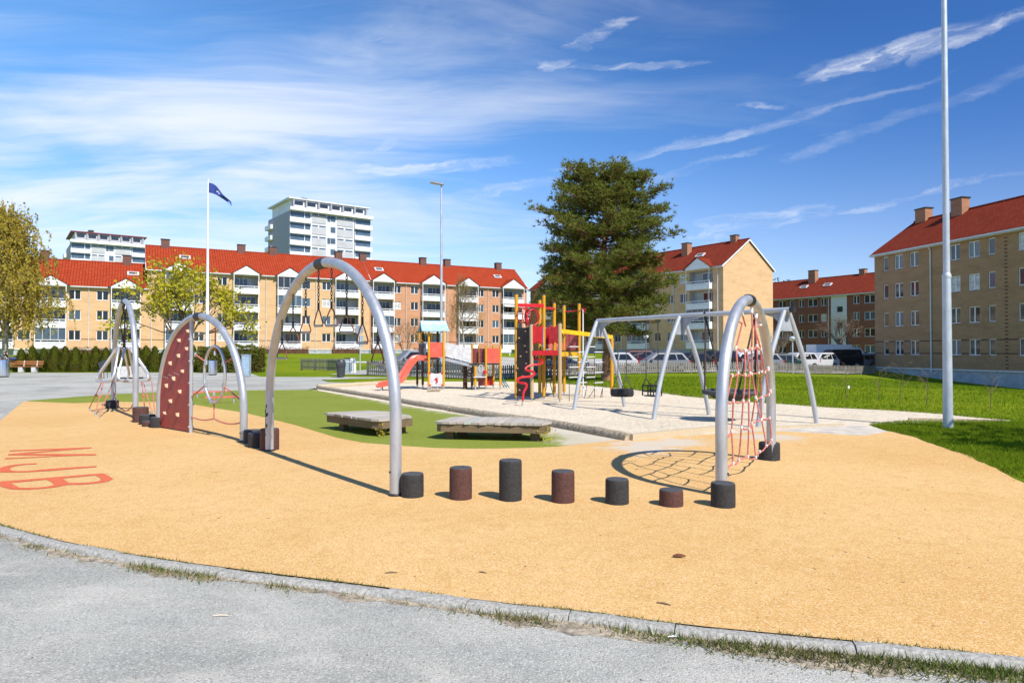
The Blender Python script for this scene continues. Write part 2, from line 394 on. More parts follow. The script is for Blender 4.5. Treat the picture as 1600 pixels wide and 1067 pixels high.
def steel(name, col, rough=0.38, metal=0.75, streak=0.35):
    m, q, bs = base(name)
    n = q.noise(q.mapping(q.obj, scale=(1, 1, 0.35)), 5.0, 8, 0.7, 0.3); n2 = q.noise(q.obj, 38.0, 4, 0.7)
    c = q.mix(q.smooth(n, 0.34, 0.7), tuple(x*(1-streak*0.5) for x in col), tuple(min(1, x*(1+streak*0.25)) for x in col))
    c = q.mix(q.m('MULTIPLY', q.smooth(n2, 0.60, 0.72), 0.5), c, tuple(x*0.5 for x in col))
    q.put(bs.inputs['Base Color'], c); bs.inputs['Metallic'].default_value = metal
    q.put(bs.inputs['Roughness'], q.m('ADD', rough-0.1, q.m('MULTIPLY', n, 0.25)))
    return m
def glassmat(name, col, rough=0.06):
    m, q, bs = base(name)
    n = q.noise(q.obj, 0.8, 3, 0.5)
    q.put(bs.inputs['Base Color'], q.mix(n, tuple(x*0.5 for x in col), tuple(x*1.5 for x in col)))
    bs.inputs['Roughness'].default_value = rough; bs.inputs['IOR'].default_value = 1.52; bs.inputs['Specular IOR Level'].default_value = 0.8
    return m

LOG_A = G(497, 605); LOG_B = G(983, 685)
M = dict(
    asphalt=asphalt(), sand=sandmat(), lawn=lawnmat(),
    orange=rubber('orange_rubber', (0.61, 0.362, 0.130), (0.68, 0.44, 0.185), (0.42, 0.21, 0.055), (0.84, 0.65, 0.40), pt_wear([G(1060, 691), G(1010, 695), G(1200, 683), G(1000, 702)], 0.75)),
    green=rubber('green_rubber', (0.19, 0.225, 0.030), (0.225, 0.26, 0.042), (0.12, 0.155, 0.018), (0.35, 0.37, 0.10),
                 both(line_wear(LOG_A, LOG_B, 0.25, 1.0), pt_wear([G(868, 672), G(925, 688)], 1.0))),
    gravel=mat('gravel', (0.53, 0.47, 0.385), 0.95, var=0.16, scale=3.0, bmp=0.8, bscale=50),
    letter=rubber('letter_rubber', (0.62, 0.125, 0.055), (0.66, 0.15, 0.07), (0.45, 0.08, 0.035), (0.72, 0.28, 0.16)),
    kerb=mat('kerb_granite', (0.35, 0.335, 0.295), 0.9, var=0.26, scale=45, bmp=0.5, bscale=90, dirt=((0.25, 0.225, 0.175), 0.7)),
    soil=mat('dry_soil', (0.33, 0.275, 0.20), 0.95, var=0.4, scale=14, bmp=0.8, bscale=40),
    galv=steel('galvanised', (0.50, 0.515, 0.53), 0.42, 0.55), galv2=steel('lamp_zinc', (0.50, 0.55, 0.60), 0.5, 0.35),
    brightgalv=steel('bright_galvanised', (0.62, 0.62, 0.62), 0.3, 0.6), chrome=steel('bright_steel', (0.72, 0.72, 0.72), 0.22, 0.95), darkmetal=mat('dark_metal', (0.035, 0.033, 0.032), 0.5, 0.3),
    chain=steel('chain_steel', (0.14, 0.13, 0.12), 0.5, 0.7), swinggrey=steel('swing_grey', (0.46, 0.48, 0.50), 0.45, 0.25, 0.2),
    bracket=mat('bracket_grey', (0.30, 0.32, 0.345), 0.5),
    blackrub=mat('black_rubber', (0.028, 0.027, 0.027), 0.8, var=0.3, scale=40, bmp=0.5, bscale=170, dirt=((0.055, 0.052, 0.048), 0.35)),
    brownrub=mat('brown_rubber', (0.085, 0.034, 0.026), 0.82, var=0.25, scale=40, bmp=0.5, bscale=170, dirt=((0.12, 0.06, 0.045), 0.3)),
    topblack=mat('worn_rubber_top', (0.060, 0.061, 0.064), 0.8, var=0.3, scale=30, bmp=0.5, bscale=150, dirt=((0.12, 0.11, 0.095), 0.35)),
    handlegrip=mat('worn_grip', (0.36, 0.35, 0.33), 0.6), ropered=mat('red_rope', (0.50, 0.155, 0.125), 0.9, var=0.2, scale=30),
    ropedark=mat('dark_rope', (0.045, 0.035, 0.032), 0.9), handlered=mat('handle_red_brown', (0.20, 0.065, 0.04), 0.6),
    panelred=mat('climbing_panel_red', (0.30, 0.036, 0.027), 0.55, var=0.14, scale=3.5, dirt=((0.36, 0.09, 0.07), 0.35)),
    hold=mat('climbing_hold', (0.72, 0.54, 0.36), 0.7), holdred=mat('small_hold', (0.32, 0.16, 0.13), 0.7),
    deckgrey=woodmat('deck_planks', (0.40, 0.355, 0.29), (0.55, 0.50, 0.43), 'Y', 0.85, ((0.24, 0.20, 0.155), 0.6)),
    deckside=woodmat('deck_frame', (0.17, 0.115, 0.062), (0.28, 0.20, 0.115), 'X', 0.85, ((0.10, 0.07, 0.04), 0.5)),
    logwood=mat('log_wood', (0.36, 0.295, 0.21), 0.95, var=0.3, scale=16, bmp=0.8, bscale=40, dirt=((0.22, 0.17, 0.115), 0.6), spec=0.1),
    timber=woodmat('pale_timber', (0.50, 0.40, 0.26), (0.60, 0.50, 0.35), 'X', 0.9, ((0.35, 0.29, 0.2), 0.5)),
    fence=woodmat('fence_wood', (0.20, 0.18, 0.155), (0.31, 0.285, 0.25), 'Z', 0.9, ((0.17, 0.155, 0.14), 0.5)),
    yellow=woodmat('yellow_post', (0.62, 0.30, 0.012), (0.74, 0.385, 0.022), 'Z', 0.45, ((0.40, 0.20, 0.03), 0.55)),
    paleyel=woodmat('worn_post', (0.46, 0.36, 0.24), (0.60, 0.37, 0.10), 'Z', 0.6, ((0.36, 0.30, 0.22), 0.6)),
    yelpaint=mat('yellow_paint', (0.78, 0.44, 0.015), 0.4), red=mat('red_paint', (0.56, 0.013, 0.018), 0.35, var=0.12, scale=4),
    darkred=mat('dark_red_panel', (0.36, 0.012, 0.018), 0.4), wallblack=mat('climb_board', (0.040, 0.028, 0.023), 0.75, var=0.35, scale=7),
    fadered=mat('faded_red', (0.62, 0.13, 0.105), 0.5, var=0.15, scale=4, dirt=((0.72, 0.45, 0.40), 0.6)),
    coral=mat('coral_plastic', (0.72, 0.105, 0.062), 0.4, var=0.1, scale=3, dirt=((0.80, 0.36, 0.29), 0.4)),
    maroon=mat('maroon_panel', (0.19, 0.035, 0.035), 0.5), lightpanel=mat('pale_panel', (0.58, 0.58, 0.58), 0.5, dirt=((0.40, 0.39, 0.37), 0.4)),
    greypanel=mat('grey_panel', (0.32, 0.32, 0.32), 0.5), blueroof=mat('blue_roof', (0.36, 0.55, 0.70), 0.45, dirt=((0.55, 0.65, 0.74), 0.5)),
    navy=mat('navy', (0.012, 0.022, 0.055), 0.5), brownpost=mat('brown_post', (0.075, 0.036, 0.018), 0.6), bluerope=mat('blue_rope', (0.03, 0.16, 0.24), 0.8),
    white=mat('white_paint', (0.78, 0.78, 0.77), 0.5, var=0.05, scale=3), offwhite=mat('off_white', (0.66, 0.665, 0.67), 0.55, var=0.06, scale=2),
    frame=mat('window_frame', (0.74, 0.735, 0.72), 0.5, var=0.05), recess=mat('balcony_recess', (0.50, 0.50, 0.50), 0.8, var=0.1, scale=1.5),
    slot=mat('balcony_gap', (0.06, 0.06, 0.065), 0.7),
    glass=glassmat('glass', (0.030, 0.036, 0.042)), glassb=glassmat('glass_blue', (0.075, 0.115, 0.155), 0.1), glassd=glassmat('glass_dark', (0.012, 0.013, 0.014)),
    curtain=mat('curtained_glass', (0.50, 0.50, 0.48), 0.25, var=0.25, scale=2.5),
    yelbrick=brick('yellow_brick', (0.63, 0.385, 0.185), (0.69, 0.445, 0.235), (0.54, 0.39, 0.24)),
    orbrick=brick('orange_brick', (0.53, 0.235, 0.115), (0.59, 0.28, 0.145), (0.48, 0.32, 0.22)),
    redbrick=brick('red_brick', (0.235, 0.082, 0.050), (0.29, 0.105, 0.065), (0.24, 0.13, 0.09)),
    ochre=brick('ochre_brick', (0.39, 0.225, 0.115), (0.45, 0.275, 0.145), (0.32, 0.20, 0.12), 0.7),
    chim=brick('chimney_brick', (0.36, 0.16, 0.085), (0.42, 0.20, 0.11), (0.35, 0.22, 0.15)),
    chimd=brick('chimney_brick_dark', (0.15, 0.070, 0.055), (0.19, 0.09, 0.07), (0.16, 0.10, 0.08)),
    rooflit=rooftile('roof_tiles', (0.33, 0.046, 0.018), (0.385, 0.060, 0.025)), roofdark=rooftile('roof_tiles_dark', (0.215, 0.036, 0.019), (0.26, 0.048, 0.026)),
    plinth=mat('plinth', (0.40, 0.42, 0.44), 0.85, var=0.12, scale=1.2), towerwhite=mat('tower_white', (0.70, 0.71, 0.72), 0.6, var=0.05, scale=0.6),
    towergrey=mat('tower_grey', (0.45, 0.46, 0.475), 0.6, var=0.06, scale=0.6), towerdark=mat('tower_dark', (0.30, 0.31, 0.33), 0.6),
    stripe=mat('brick_band', (0.11, 0.055, 0.035), 0.9), bark=mat('bark', (0.13, 0.095, 0.065), 0.95, var=0.4, scale=9, bmp=0.9, bscale=18),
    pinebark=mat('pine_bark', (0.20, 0.10, 0.055), 0.95, var=0.4, scale=5, bmp=0.9, bscale=14), birchbark=mat('birch_bark', (0.42, 0.38, 0.31), 0.9, var=0.35, scale=6, dirt=((0.10, 0.08, 0.06), 0.7)),
    twig=mat('twig', (0.17, 0.115, 0.07), 0.95, var=0.3, scale=2), paletwig=mat('pale_twig', (0.30, 0.25, 0.18), 0.95),
    pine=leafmat('pine_needles', (0.115, 0.145, 0.022), (0.265, 0.275, 0.055), (0.18, 0.195, 0.035), 0.4),
    birch=leafmat('birch_leaves', (0.46, 0.37, 0.035), (0.62, 0.52, 0.08), (0.44, 0.34, 0.06), 0.5),
    maple=leafmat('maple_leaves', (0.42, 0.40, 0.018), (0.60, 0.55, 0.045), (0.50, 0.40, 0.04), 0.45),
    thuja=leafmat('thuja', (0.12, 0.14, 0.012), (0.25, 0.26, 0.03), (0.16, 0.135, 0.024), 0.4),
    hedge=leafmat('hedge', (0.11, 0.125, 0.014), (0.215, 0.225, 0.03), (0.15, 0.12, 0.024), 0.4),
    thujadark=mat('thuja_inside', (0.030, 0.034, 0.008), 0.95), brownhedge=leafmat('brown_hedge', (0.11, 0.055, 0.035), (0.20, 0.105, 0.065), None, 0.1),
    darkleaf=leafmat('far_leaves', (0.035, 0.06, 0.016), (0.075, 0.11, 0.03), None, 0.2),
    grass=leafmat('grass_blades', (0.105, 0.185, 0.006), (0.230, 0.310, 0.012), (0.16, 0.22, 0.010), 0.35, 0.9),
    drygrass=leafmat('dry_grass', (0.30, 0.215, 0.10), (0.46, 0.36, 0.19), None, 0.3), weed=leafmat('weeds', (0.055, 0.095, 0.012), (0.17, 0.215, 0.04), (0.13, 0.13, 0.04), 0.3),
    benchwood=woodmat('bench_wood', (0.30, 0.115, 0.035), (0.42, 0.175, 0.06), 'X', 0.6), concrete=mat('concrete', (0.55, 0.54, 0.51), 0.9, var=0.1),
    benchgrey=woodmat('bench_brown', (0.17, 0.075, 0.04), (0.24, 0.11, 0.06), 'X', 0.6), bin=mat('dark_bin', (0.045, 0.047, 0.05), 0.45), cabinet=mat('cabinet', (0.30, 0.38, 0.42), 0.5),
    tyre=mat('tyre', (0.016, 0.016, 0.017), 0.75, var=0.3, scale=12), rim=mat('rim', (0.40, 0.41, 0.42), 0.35, 0.6), lampglass=mat('lamp_glass', (0.72, 0.72, 0.70), 0.2, coat=0.6),
    redlight=mat('tail_lamp', (0.42, 0.012, 0.010), 0.25, coat=0.6), skin=mat('skin', (0.56, 0.33, 0.235), 0.6, var=0.05), hair=mat('hair', (0.045, 0.026, 0.016), 0.7),
    teal=mat('teal_jacket', (0.045, 0.085, 0.095), 0.85), jeans=mat('jeans', (0.045, 0.06, 0.10), 0.9), bag=mat('blue_bag', (0.030, 0.045, 0.13), 0.8),
    flag=mat('flag_blue', (0.035, 0.060, 0.26), 0.8, var=0.25, scale=3), flagmark=mat('flag_white', (0.70, 0.70, 0.72), 0.8), signblue=mat('sign_back', (0.30, 0.42, 0.52), 0.5),
    leafbrown=mat('dead_leaf', (0.17, 0.06, 0.025), 0.8), stick=mat('stick', (0.16, 0.11, 0.07), 0.9), bone=mat('pale_chip', (0.6, 0.52, 0.40), 0.9),
)
def carpaint(name, c): return mat('paint_'+name, c, 0.45, 0.0, var=0.04, spec=0.25, coat=0.05)
# ------------------------------------------------------------------ ground
def st(o): return tag(o, kind='structure')
def flat(name, pts, z, m, skirt=0.0):
    mb = MB(); mb.poly([(p[0], p[1], z) for p in pts])
    if skirt:
        n = len(pts)
        for i in range(n):
            a, b = pts[i], pts[(i+1) % n]
            mb.poly([(a[0], a[1], z), (b[0], b[1], z), (b[0], b[1], z-skirt), (a[0], a[1], z-skirt)])
    return st(mb.build(name, m, fix=True))
def inpoly(x, y, pts):
    c = False; j = len(pts)-1
    for i in range(len(pts)):
        xi, yi = pts[i][0], pts[i][1]; xj, yj = pts[j][0], pts[j][1]
        if (yi > y) != (yj > y) and x < (xj-xi)*(y-yi)/(yj-yi)+xi: c = not c
        j = i
    return c
def gp(l, z=0.0): return [G(x, y, z) for x, y in l]
kerb_px = [(0, 820), (100, 846), (200, 865), (300, 880), (400, 893), (500, 905), (600, 917.5), (700, 931), (800, 943.5), (935, 957.5), (1015, 969),
           (1100, 979), (1215, 990), (1300, 998), (1400, 1007.5), (1500, 1017.5), (1595, 1027.5)]
kerb_line = [G(37, 627), G(0, 657)]+[Vector(v) for v in ((-12.2, 14.0, 0), (-11.8, 12.2, 0), (-10.4, 10.2, 0), (-8.4, 8.5, 0), (-6.5, 7.25, 0))]+gp(kerb_px)+[Vector((5, 2.95, 0)), Vector((8.2, 2.6, 0))]
front = [(115, 630), (172, 628), (244, 628), (305, 632.6), (385, 645.6), (460, 664), (490, 673), (526, 684), (568, 692), (632, 697), (680, 700), (727, 701), (775, 701), (822, 700), (870, 698)]
def dens(pts, step=0.25, wob=0.0, seed=1, closed=False):   # resample and roughen an edge
    rnd = random.Random(seed); out = []; ph = [rnd.uniform(0, 6) for _ in range(4)]
    n = len(pts); d = 0
    for i in range(n if closed else n-1):
        a, b = Vector(pts[i]), Vector(pts[(i+1) % n]); L = (b-a).length; k = max(1, int(L/step))
        nr = Vector((-(b-a).y, (b-a).x, 0)).normalized()
        for j in range(k):
            s = d+L*j/k
            w = wob*(math.sin(s*2.1+ph[0])*0.5+math.sin(s*5.3+ph[1])*0.3+math.sin(s*11.7+ph[2])*0.25+rnd.uniform(-.35, .35))
            out.append(a+(b-a)*(j/k)+nr*w)
        d += L
    if not closed: out.append(Vector(pts[-1]))
    return out
grass_edge = gp([(1391, 674), (1432.6, 684), (1465.6, 696.7), (1507, 711), (1548, 727.6), (1579, 742), (1597.5, 754.5)])+[Vector((6.9, 7.2, 0)), Vector((7.6, 5.5, 0)), Vector((8.1, 3.6, 0))]
top_edge = gp([(930, 691.5), (981, 686.5), (1050, 682), (1123, 677.5), (1216, 673.5), (1319, 679), (1352, 680)])
orange_pts = kerb_line+dens(list(reversed(grass_edge)), 0.2, 0.045, 3)+dens(list(reversed(top_edge)), 0.3, 0.07, 4)+list(reversed(gp(front)))
flat('orange_surface', orange_pts, 0.004, M['orange'])
green_top = [(43, 626), (115, 620), (172.5, 616), (247, 612.5), (316, 611), (385, 609.6), (460, 609), (490, 609)]
log_side = [(537.5, 617), (585, 625), (656, 637.5), (704, 645), (775, 655), (860, 667), (983, 688.5)]
green_pts = gp(green_top+log_side)+[G(985, 692), G(930, 693.5)]+list(reversed(gp([(p[0], p[1]+1.5) for p in front])))+[G(40, 629)]
flat('green_surface', green_pts, 0.0, M['green'], 0.06)
sand_back = [(492, 604.5), (586, 599), (655, 596), (722, 596), (797, 596), (892, 600), (991, 609), (1060, 617.5), (1130, 625), (1276, 635), (1404, 642), (1476, 647), (1527, 652), (1580, 656.5)]
sand_front = [(1575, 658), (1424, 660.5), (1357, 663.5), (1391, 675), (1352, 682), (1200, 690), (985, 697), (700, 672), (500, 612)]
flat('sand', dens(gp(sand_back), 0.5, 0.12, 7)+gp(sand_front), -0.004, M['sand'])
sand_poly = gp(sand_back)+gp(sand_front)
flat('gravel_strip', gp([(985, 688.5), (1123, 674), (1216, 667), (1300, 664), (1345, 664), (1392, 674.5), (1352, 683), (1216, 676), (1100, 682), (985, 692)]), 0.0008, M['gravel'])
plaza_top = [(-160, 579.5), (0, 580), (390, 582), (408, 588), (440, 588), (537, 588), (600, 588.7), (640, 590), (560, 590.7), (502, 592.5), (512, 596), (586, 597.5), (560, 600.5), (490, 606)]
asph_pts = gp(plaza_top)+[Vector(v) for v in ((-9, 24, 0), (-9, 15, 0), (-2, 8.4, 0), (6, 4.2, 0), (8.4, 3.4, 0), (9.5, 2.55, 0), (24, 1.0, 0), (24, -30, 0), (-70, -30, 0), (-70, 48, 0))]
flat('asphalt', asph_pts, -0.034, M['asphalt'])
def axis(lo, hi, segs):
    out = [lo]; 
    for to, stp in segs:
        while out[-1] < to-1e-6: out.append(min(to, out[-1]+stp))
    return out
xs = axis(-1500, 1500, [(-300, 240), (-70, 23), (-30, 2), (-14, 0.8), (12, 0.5), (44, 1.0), (110, 6), (1500, 200)])
ys = axis(-60, 1800, [(-32, 14), (0, 2), (24, 0.5), (60, 0.75), (130, 2.5), (260, 13), (1800, 200)])
vs = []; fs = []
playzone = asph_pts
for y in ys:
    for x in xs:
        z = gz(x, y)-0.012
        if -71 < x < 25 and -31 < y < 52 and inpoly(x, y, asph_pts): z = -0.12
        elif -16 < x < 9 and 1 < y < 25 and inpoly(x, y, orange_pts): z = -0.05
        elif -16 < x < 13 and 10 < y < 40 and (inpoly(x, y, green_pts)): z = -0.06
        elif -8 < x < 13 and 13 < y < 38 and inpoly(x, y, sand_poly): z = -0.10
        else: z += 0.02*math.sin(x*0.9+y*0.4)*math.sin(y*0.7) * sm(y, 16, 24)
        vs.append((x, y, z))
nx = len(xs)
for j in range(len(ys)-1):
    for i in range(nx-1): fs.append((j*nx+i, j*nx+i+1, (j+1)*nx+i+1, (j+1)*nx+i))
st(MB().add(vs, fs).build('lawn', M['lawn'], fix=False))
def sheet(name, x0, x1, y0, y1, h, m, stp=3.0):
    mb = MB(); ax = axis(x0, x1, [(x1, stp)]); ay = axis(y0, y1, [(y1, stp)])
    v = [(x, y, gz(x, y)+h) for y in ay for x in ax]; n = len(ax)
    return st(mb.add(v, [(j*n+i, j*n+i+1, (j+1)*n+i+1, (j+1)*n+i) for j in range(len(ay)-1) for i in range(n-1)]).build(name, m, fix=False))
fpts = gp([(560, 586), (763, 593.5), (800, 591.5), (850, 589), (900, 586.8), (960, 584.5), (1040, 583), (1120, 582), (1200, 581), (1262, 579.5), (1300, 577), (1368, 575.5)])
def fy(x):
    for a, b in zip(fpts, fpts[1:]):
        if a.x <= x <= b.x: return a.y+(b.y-a.y)*(x-a.x)/(b.x-a.x)
    return fpts[0].y if x < fpts[0].x else fpts[-1].y
mb = MB(); ax = axis(-12.5, 34.5, [(34.5, 1.5)]); n = len(ax); v = []
for k in range(15):
    for x in ax: y0_ = fy(x)+.45; y = y0_+(92-y0_)*k/14; v.append((x, y, gz(x, y)+.035))
st(mb.add(v, [(j*n+i, j*n+i+1, (j+1)*n+i+1, (j+1)*n+i) for j in range(14) for i in range(n-1)]).build('car_park', M['asphalt'], fix=False))
# kerb of granite stones
mb = MB(); rnd = random.Random(5)
kl = dens(kerb_line, 0.05, 0.0)
i = 0
while i < len(kl)-8:
    n = min(len(kl)-1-i, rnd.randint(10, 20)); seg = [v.copy() for v in kl[i:i+n]]; seg.append(seg[-1]+(kl[i+n]-seg[-1])*.86); i += n
    if len(seg) < 4: break
    w = 0.098+rnd.uniform(-.005, .005); zt = 0.0+rnd.uniform(-.007, .006); rows = []
    for k, p in enumerate(seg):
        d = (seg[min(k+1, len(seg)-1)]-seg[max(k-1, 0)]).normalized(); nr = Vector((d.y, -d.x, 0))
        e = 0.005
        j = lambda: rnd.uniform(-e, e)
        rows.append([p+nr*(-0.03+j()*.4)+Vector((0, 0, -.08)), p+nr*(-0.028)+Vector((0, 0, zt-.006+j()*.5)), p+nr*0.004+Vector((0, 0, zt+j()*.4)), p+nr*(w*.5)+Vector((0, 0, zt+.003+j()*.6)),
                     p+nr*(w-.02)+Vector((0, 0, zt+j()*.6)), p+nr*(w+j())+Vector((0, 0, zt-.014+j())), p+nr*(w+.008+j()*1.5)+Vector((0, 0, zt-.035+j())), p+nr*(w+.012)+Vector((0, 0, -.09))])
    m_ = 8; b = [v for r_ in rows for v in r_]
    mb.add(b, [(k*m_+c, k*m_+c+1, (k+1)*m_+c+1, (k+1)*m_+c) for k in range(len(rows)-1) for c in range(m_-1)]+[tuple(range(m_)), tuple((len(rows)-1)*m_+c for c in range(m_-1, -1, -1))])
st(mb.build('kerb', M['kerb'], ang=50))
# strip of dry soil along the foot of the kerb
mb = MB(); rnd = random.Random(8); A = []; B = []
for k, p in enumerate(kl):
    if p.y > 12 or (k % 2): continue
    d = (kl[min(k+1, len(kl)-1)]-kl[max(k-1, 0)]).normalized(); nr = Vector((d.y, -d.x, 0))
    wd = 0.04+0.05*max(0, math.sin(p.x*1.9+1))+0.04*math.sin(p.x*4.7)+0.13*sm(p.x, -0.5, 2.2)+0.03*math.sin(p.x*17)+rnd.uniform(-.03, .03)
    A.append(p+nr*0.10+Vector((0, 0, -.0295))); B.append(p+nr*(0.115+max(.02, wd))+Vector((0, 0, -.0325)))
n = len(A); mb.add(A+B, [(k, k+1, n+k+1, n+k) for k in range(n-1)])
st(mb.build('soil_strip', M['soil'], fix=False))
# letters in the rubber surface, measured from their own strokes
def zp(l): return gp([(x/6.6667, 660+y/6.6667) for x, y in l])
def mark(name, polys, label):
    mb = MB()
    for pl_ in polys: mb.poly([(p.x, p.y, 0.0085) for p in pl_])
    o = mb.build(name, M['letter'], fix=True); return tag(o, label, 'letter', 'letters set in the rubber surface')
def stroke(pts, w):                                      # constant-width stroke on the ground
    pts = zp(pts); L = []; Rr = []
    for i, p in enumerate(pts):
        d = (pts[min(i+1, len(pts)-1)]-pts[max(i-1, 0)]).normalized(); nr = Vector((-d.y, d.x, 0))*w/2
        L.append(p+nr); Rr.append(p-nr)
    return [[L[i], L[i+1], Rr[i+1], Rr[i]] for i in range(len(pts)-1)]
mark('letter_m', [zp([(100, 305), (98, 294), (955, 261), (955, 271), (260, 330), (1000, 333), (1003, 346), (735, 352), (50, 387), (52, 375), (660, 350), (80, 345), (84, 333), (170, 325), (640, 285)])], 'red letter M painted flat on the yellow ground, upper of three')
jo = [(380, 428), (260, 433), (150, 443), (70, 456), (0, 476), (-70, 500), (-60, 515), (0, 523), (120, 525), (260, 523), (500, 510), (1005, 469), (1008, 457), (760, 470), (500, 488), (300, 508), (180, 512), (120, 506), (96, 490), (110, 474), (160, 458), (260, 444), (380, 440)]
mark('letter_j', [zp(jo)], 'red letter J painted flat on the yellow ground, middle of three')
bo = [(-90, 628), (1072, 533), (1130, 560), (1180, 592), (1120, 622), (1000, 640), (860, 652), (700, 655), (640, 668), (560, 682), (420, 697), (240, 706), (120, 702), (30, 680), (-40, 660)]
b1 = [(118, 634), (480, 600), (520, 616), (552, 640), (560, 655), (500, 672), (400, 682), (260, 686), (200, 682), (150, 658)]
b2 = [(650, 588), (990, 556), (1030, 576), (1055, 600), (1020, 618), (920, 630), (800, 635), (715, 634), (690, 616)]
def holed(outer, holes):                                 # bridge the holes into one outline
    out = list(outer)
    for h in holes:
        h = list(h)
        if sum((h[i][0]*h[(i+1) % len(h)][1]-h[(i+1) % len(h)][0]*h[i][1]) for i in range(len(h)))*sum((outer[i][0]*outer[(i+1) % len(outer)][1]-outer[(i+1) % len(outer)][0]*outer[i][1]) for i in range(len(outer))) > 0: h.reverse()
        bi = min(((a, b) for a in range(len(out)) for b in range(len(h))), key=lambda q: (out[q[0]][0]-h[q[1]][0])**2+30*(out[q[0]][1]-h[q[1]][1])**2)
        a, b = bi; out = out[:a+1]+h[b:]+h[:b+1]+out[a:]
    return out
def letter_strips(outer, holes):                         # scan-filled so the counters stay open
    polys = [outer]+holes; ys_ = sorted(set(p[1] for q in polys for p in q)); out = []
    fine_ = []
    for a, b in zip(ys_, ys_[1:]):
        k = max(1, int((b-a)/3)); fine_ += [a+(b-a)*i/k for i in range(k)]
    fine_.append(ys_[-1])
    def cross(y):
        xs_ = []
        for q in polys:
            for i in range(len(q)):
                (x0, y0), (x1, y1) = q[i], q[(i+1) % len(q)]
                if (y0 > y) != (y1 > y): xs_.append(x0+(y-y0)/(y1-y0)*(x1-x0))
        return sorted(xs_)
    for a, b in zip(fine_, fine_[1:]):
        e = (b-a)*1e-3; t0, t1 = cross(a+e), cross(b-e)
        if len(t0) == len(t1):
            for i in range(0, len(t0)-1, 2): out.append([(t0[i], a), (t0[i+1], a), (t1[i+1], b), (t1[i], b)])
    return out
mark('letter_b', [zp(q) for q in letter_strips(bo, [b1, b2])], 'red letter B painted flat on the yellow ground, nearest of three')
# ------------------------------------------------------------------ apartment blocks
def wall_open(mb, L, z0, z1, rects, y=0.0):
    """face at y with holes; every hole gets reveals (depth d) and, if asked, a back wall (material slot 1)"""
    xs_ = sorted({0.0, L} | {r[0] for r in rects} | {r[1] for r in rects}); zs = sorted({z0, z1} | {r[2] for r in rects} | {r[3] for r in rects})
    for i in range(len(xs_)-1):
        for j in range(len(zs)-1):
            cx_, cz = (xs_[i]+xs_[i+1])/2, (zs[j]+zs[j+1])/2
            if any(r[0] < cx_ < r[1] and r[2] < cz < r[3] for r in rects): continue
            mb.poly([(xs_[i], y, zs[j]), (xs_[i+1], y, zs[j]), (xs_[i+1], y, zs[j+1]), (xs_[i], y, zs[j+1])])
    for (x0, x1, a, b, d, bal) in rects:
        mb.cur = 1 if bal else 0
        mb.poly([(x0, y, a), (x0, y, b), (x0, y+d, b), (x0, y+d, a)]); mb.poly([(x1, y, b), (x1, y, a), (x1, y+d, a), (x1, y+d, b)])
        mb.poly([(x0, y, b), (x1, y, b), (x1, y+d, b), (x0, y+d, b)]); mb.poly([(x1, y, a), (x0, y, a), (x0, y+d, a), (x1, y+d, a)])
        if bal: mb.poly([(x0, y+d, a), (x1, y+d, a), (x1, y+d, b), (x0, y+d, b)])
        mb.cur = 0
WINC = {}
def window(parent, x, y, z, w, h, rnd, single=False, fr=None):
    """white frame with one or two casements; the pane is its sub-part"""
    key = (round(w, 2), round(h, 2), single); g = rnd.random()
    gm = 'glass' if g < 0.5 else 'glassb' if g < 0.75 else 'curtain' if g < 0.87 else 'glassd'
    if key not in WINC:
        mb = MB(); t_ = 0.075
        for a, b in ((0, t_), (w-t_, w)): mb.b2(a, b, -.03, .05, 0, h)
        mb.b2(t_, w-t_, -.03, .05, 0, t_); mb.b2(t_, w-t_, -.03, .05, h-t_, h)
        if not single: mb.b2(w*.5-.06, w*.5+.06, -.028, .048, t_, h-t_)
        mb.b2(-.04, w+.04, -.10, -.032, -.05, -.005)
        WINC[key] = (mb.mesh('window', M['frame']), {})
    fm, panes = WINC[key]
    if gm not in panes: panes[gm] = MB().b2(.06, w-.06, .005, .02, .06, h-.06).mesh('pane', M[gm])
    o = bpy.data.objects.new('window', fm); COL.objects.link(o); o.parent = parent; o.location = (x, y, z)
    p = bpy.data.objects.new('pane', panes[gm]); COL.objects.link(p); p.parent = o
    return o
BALC = {}
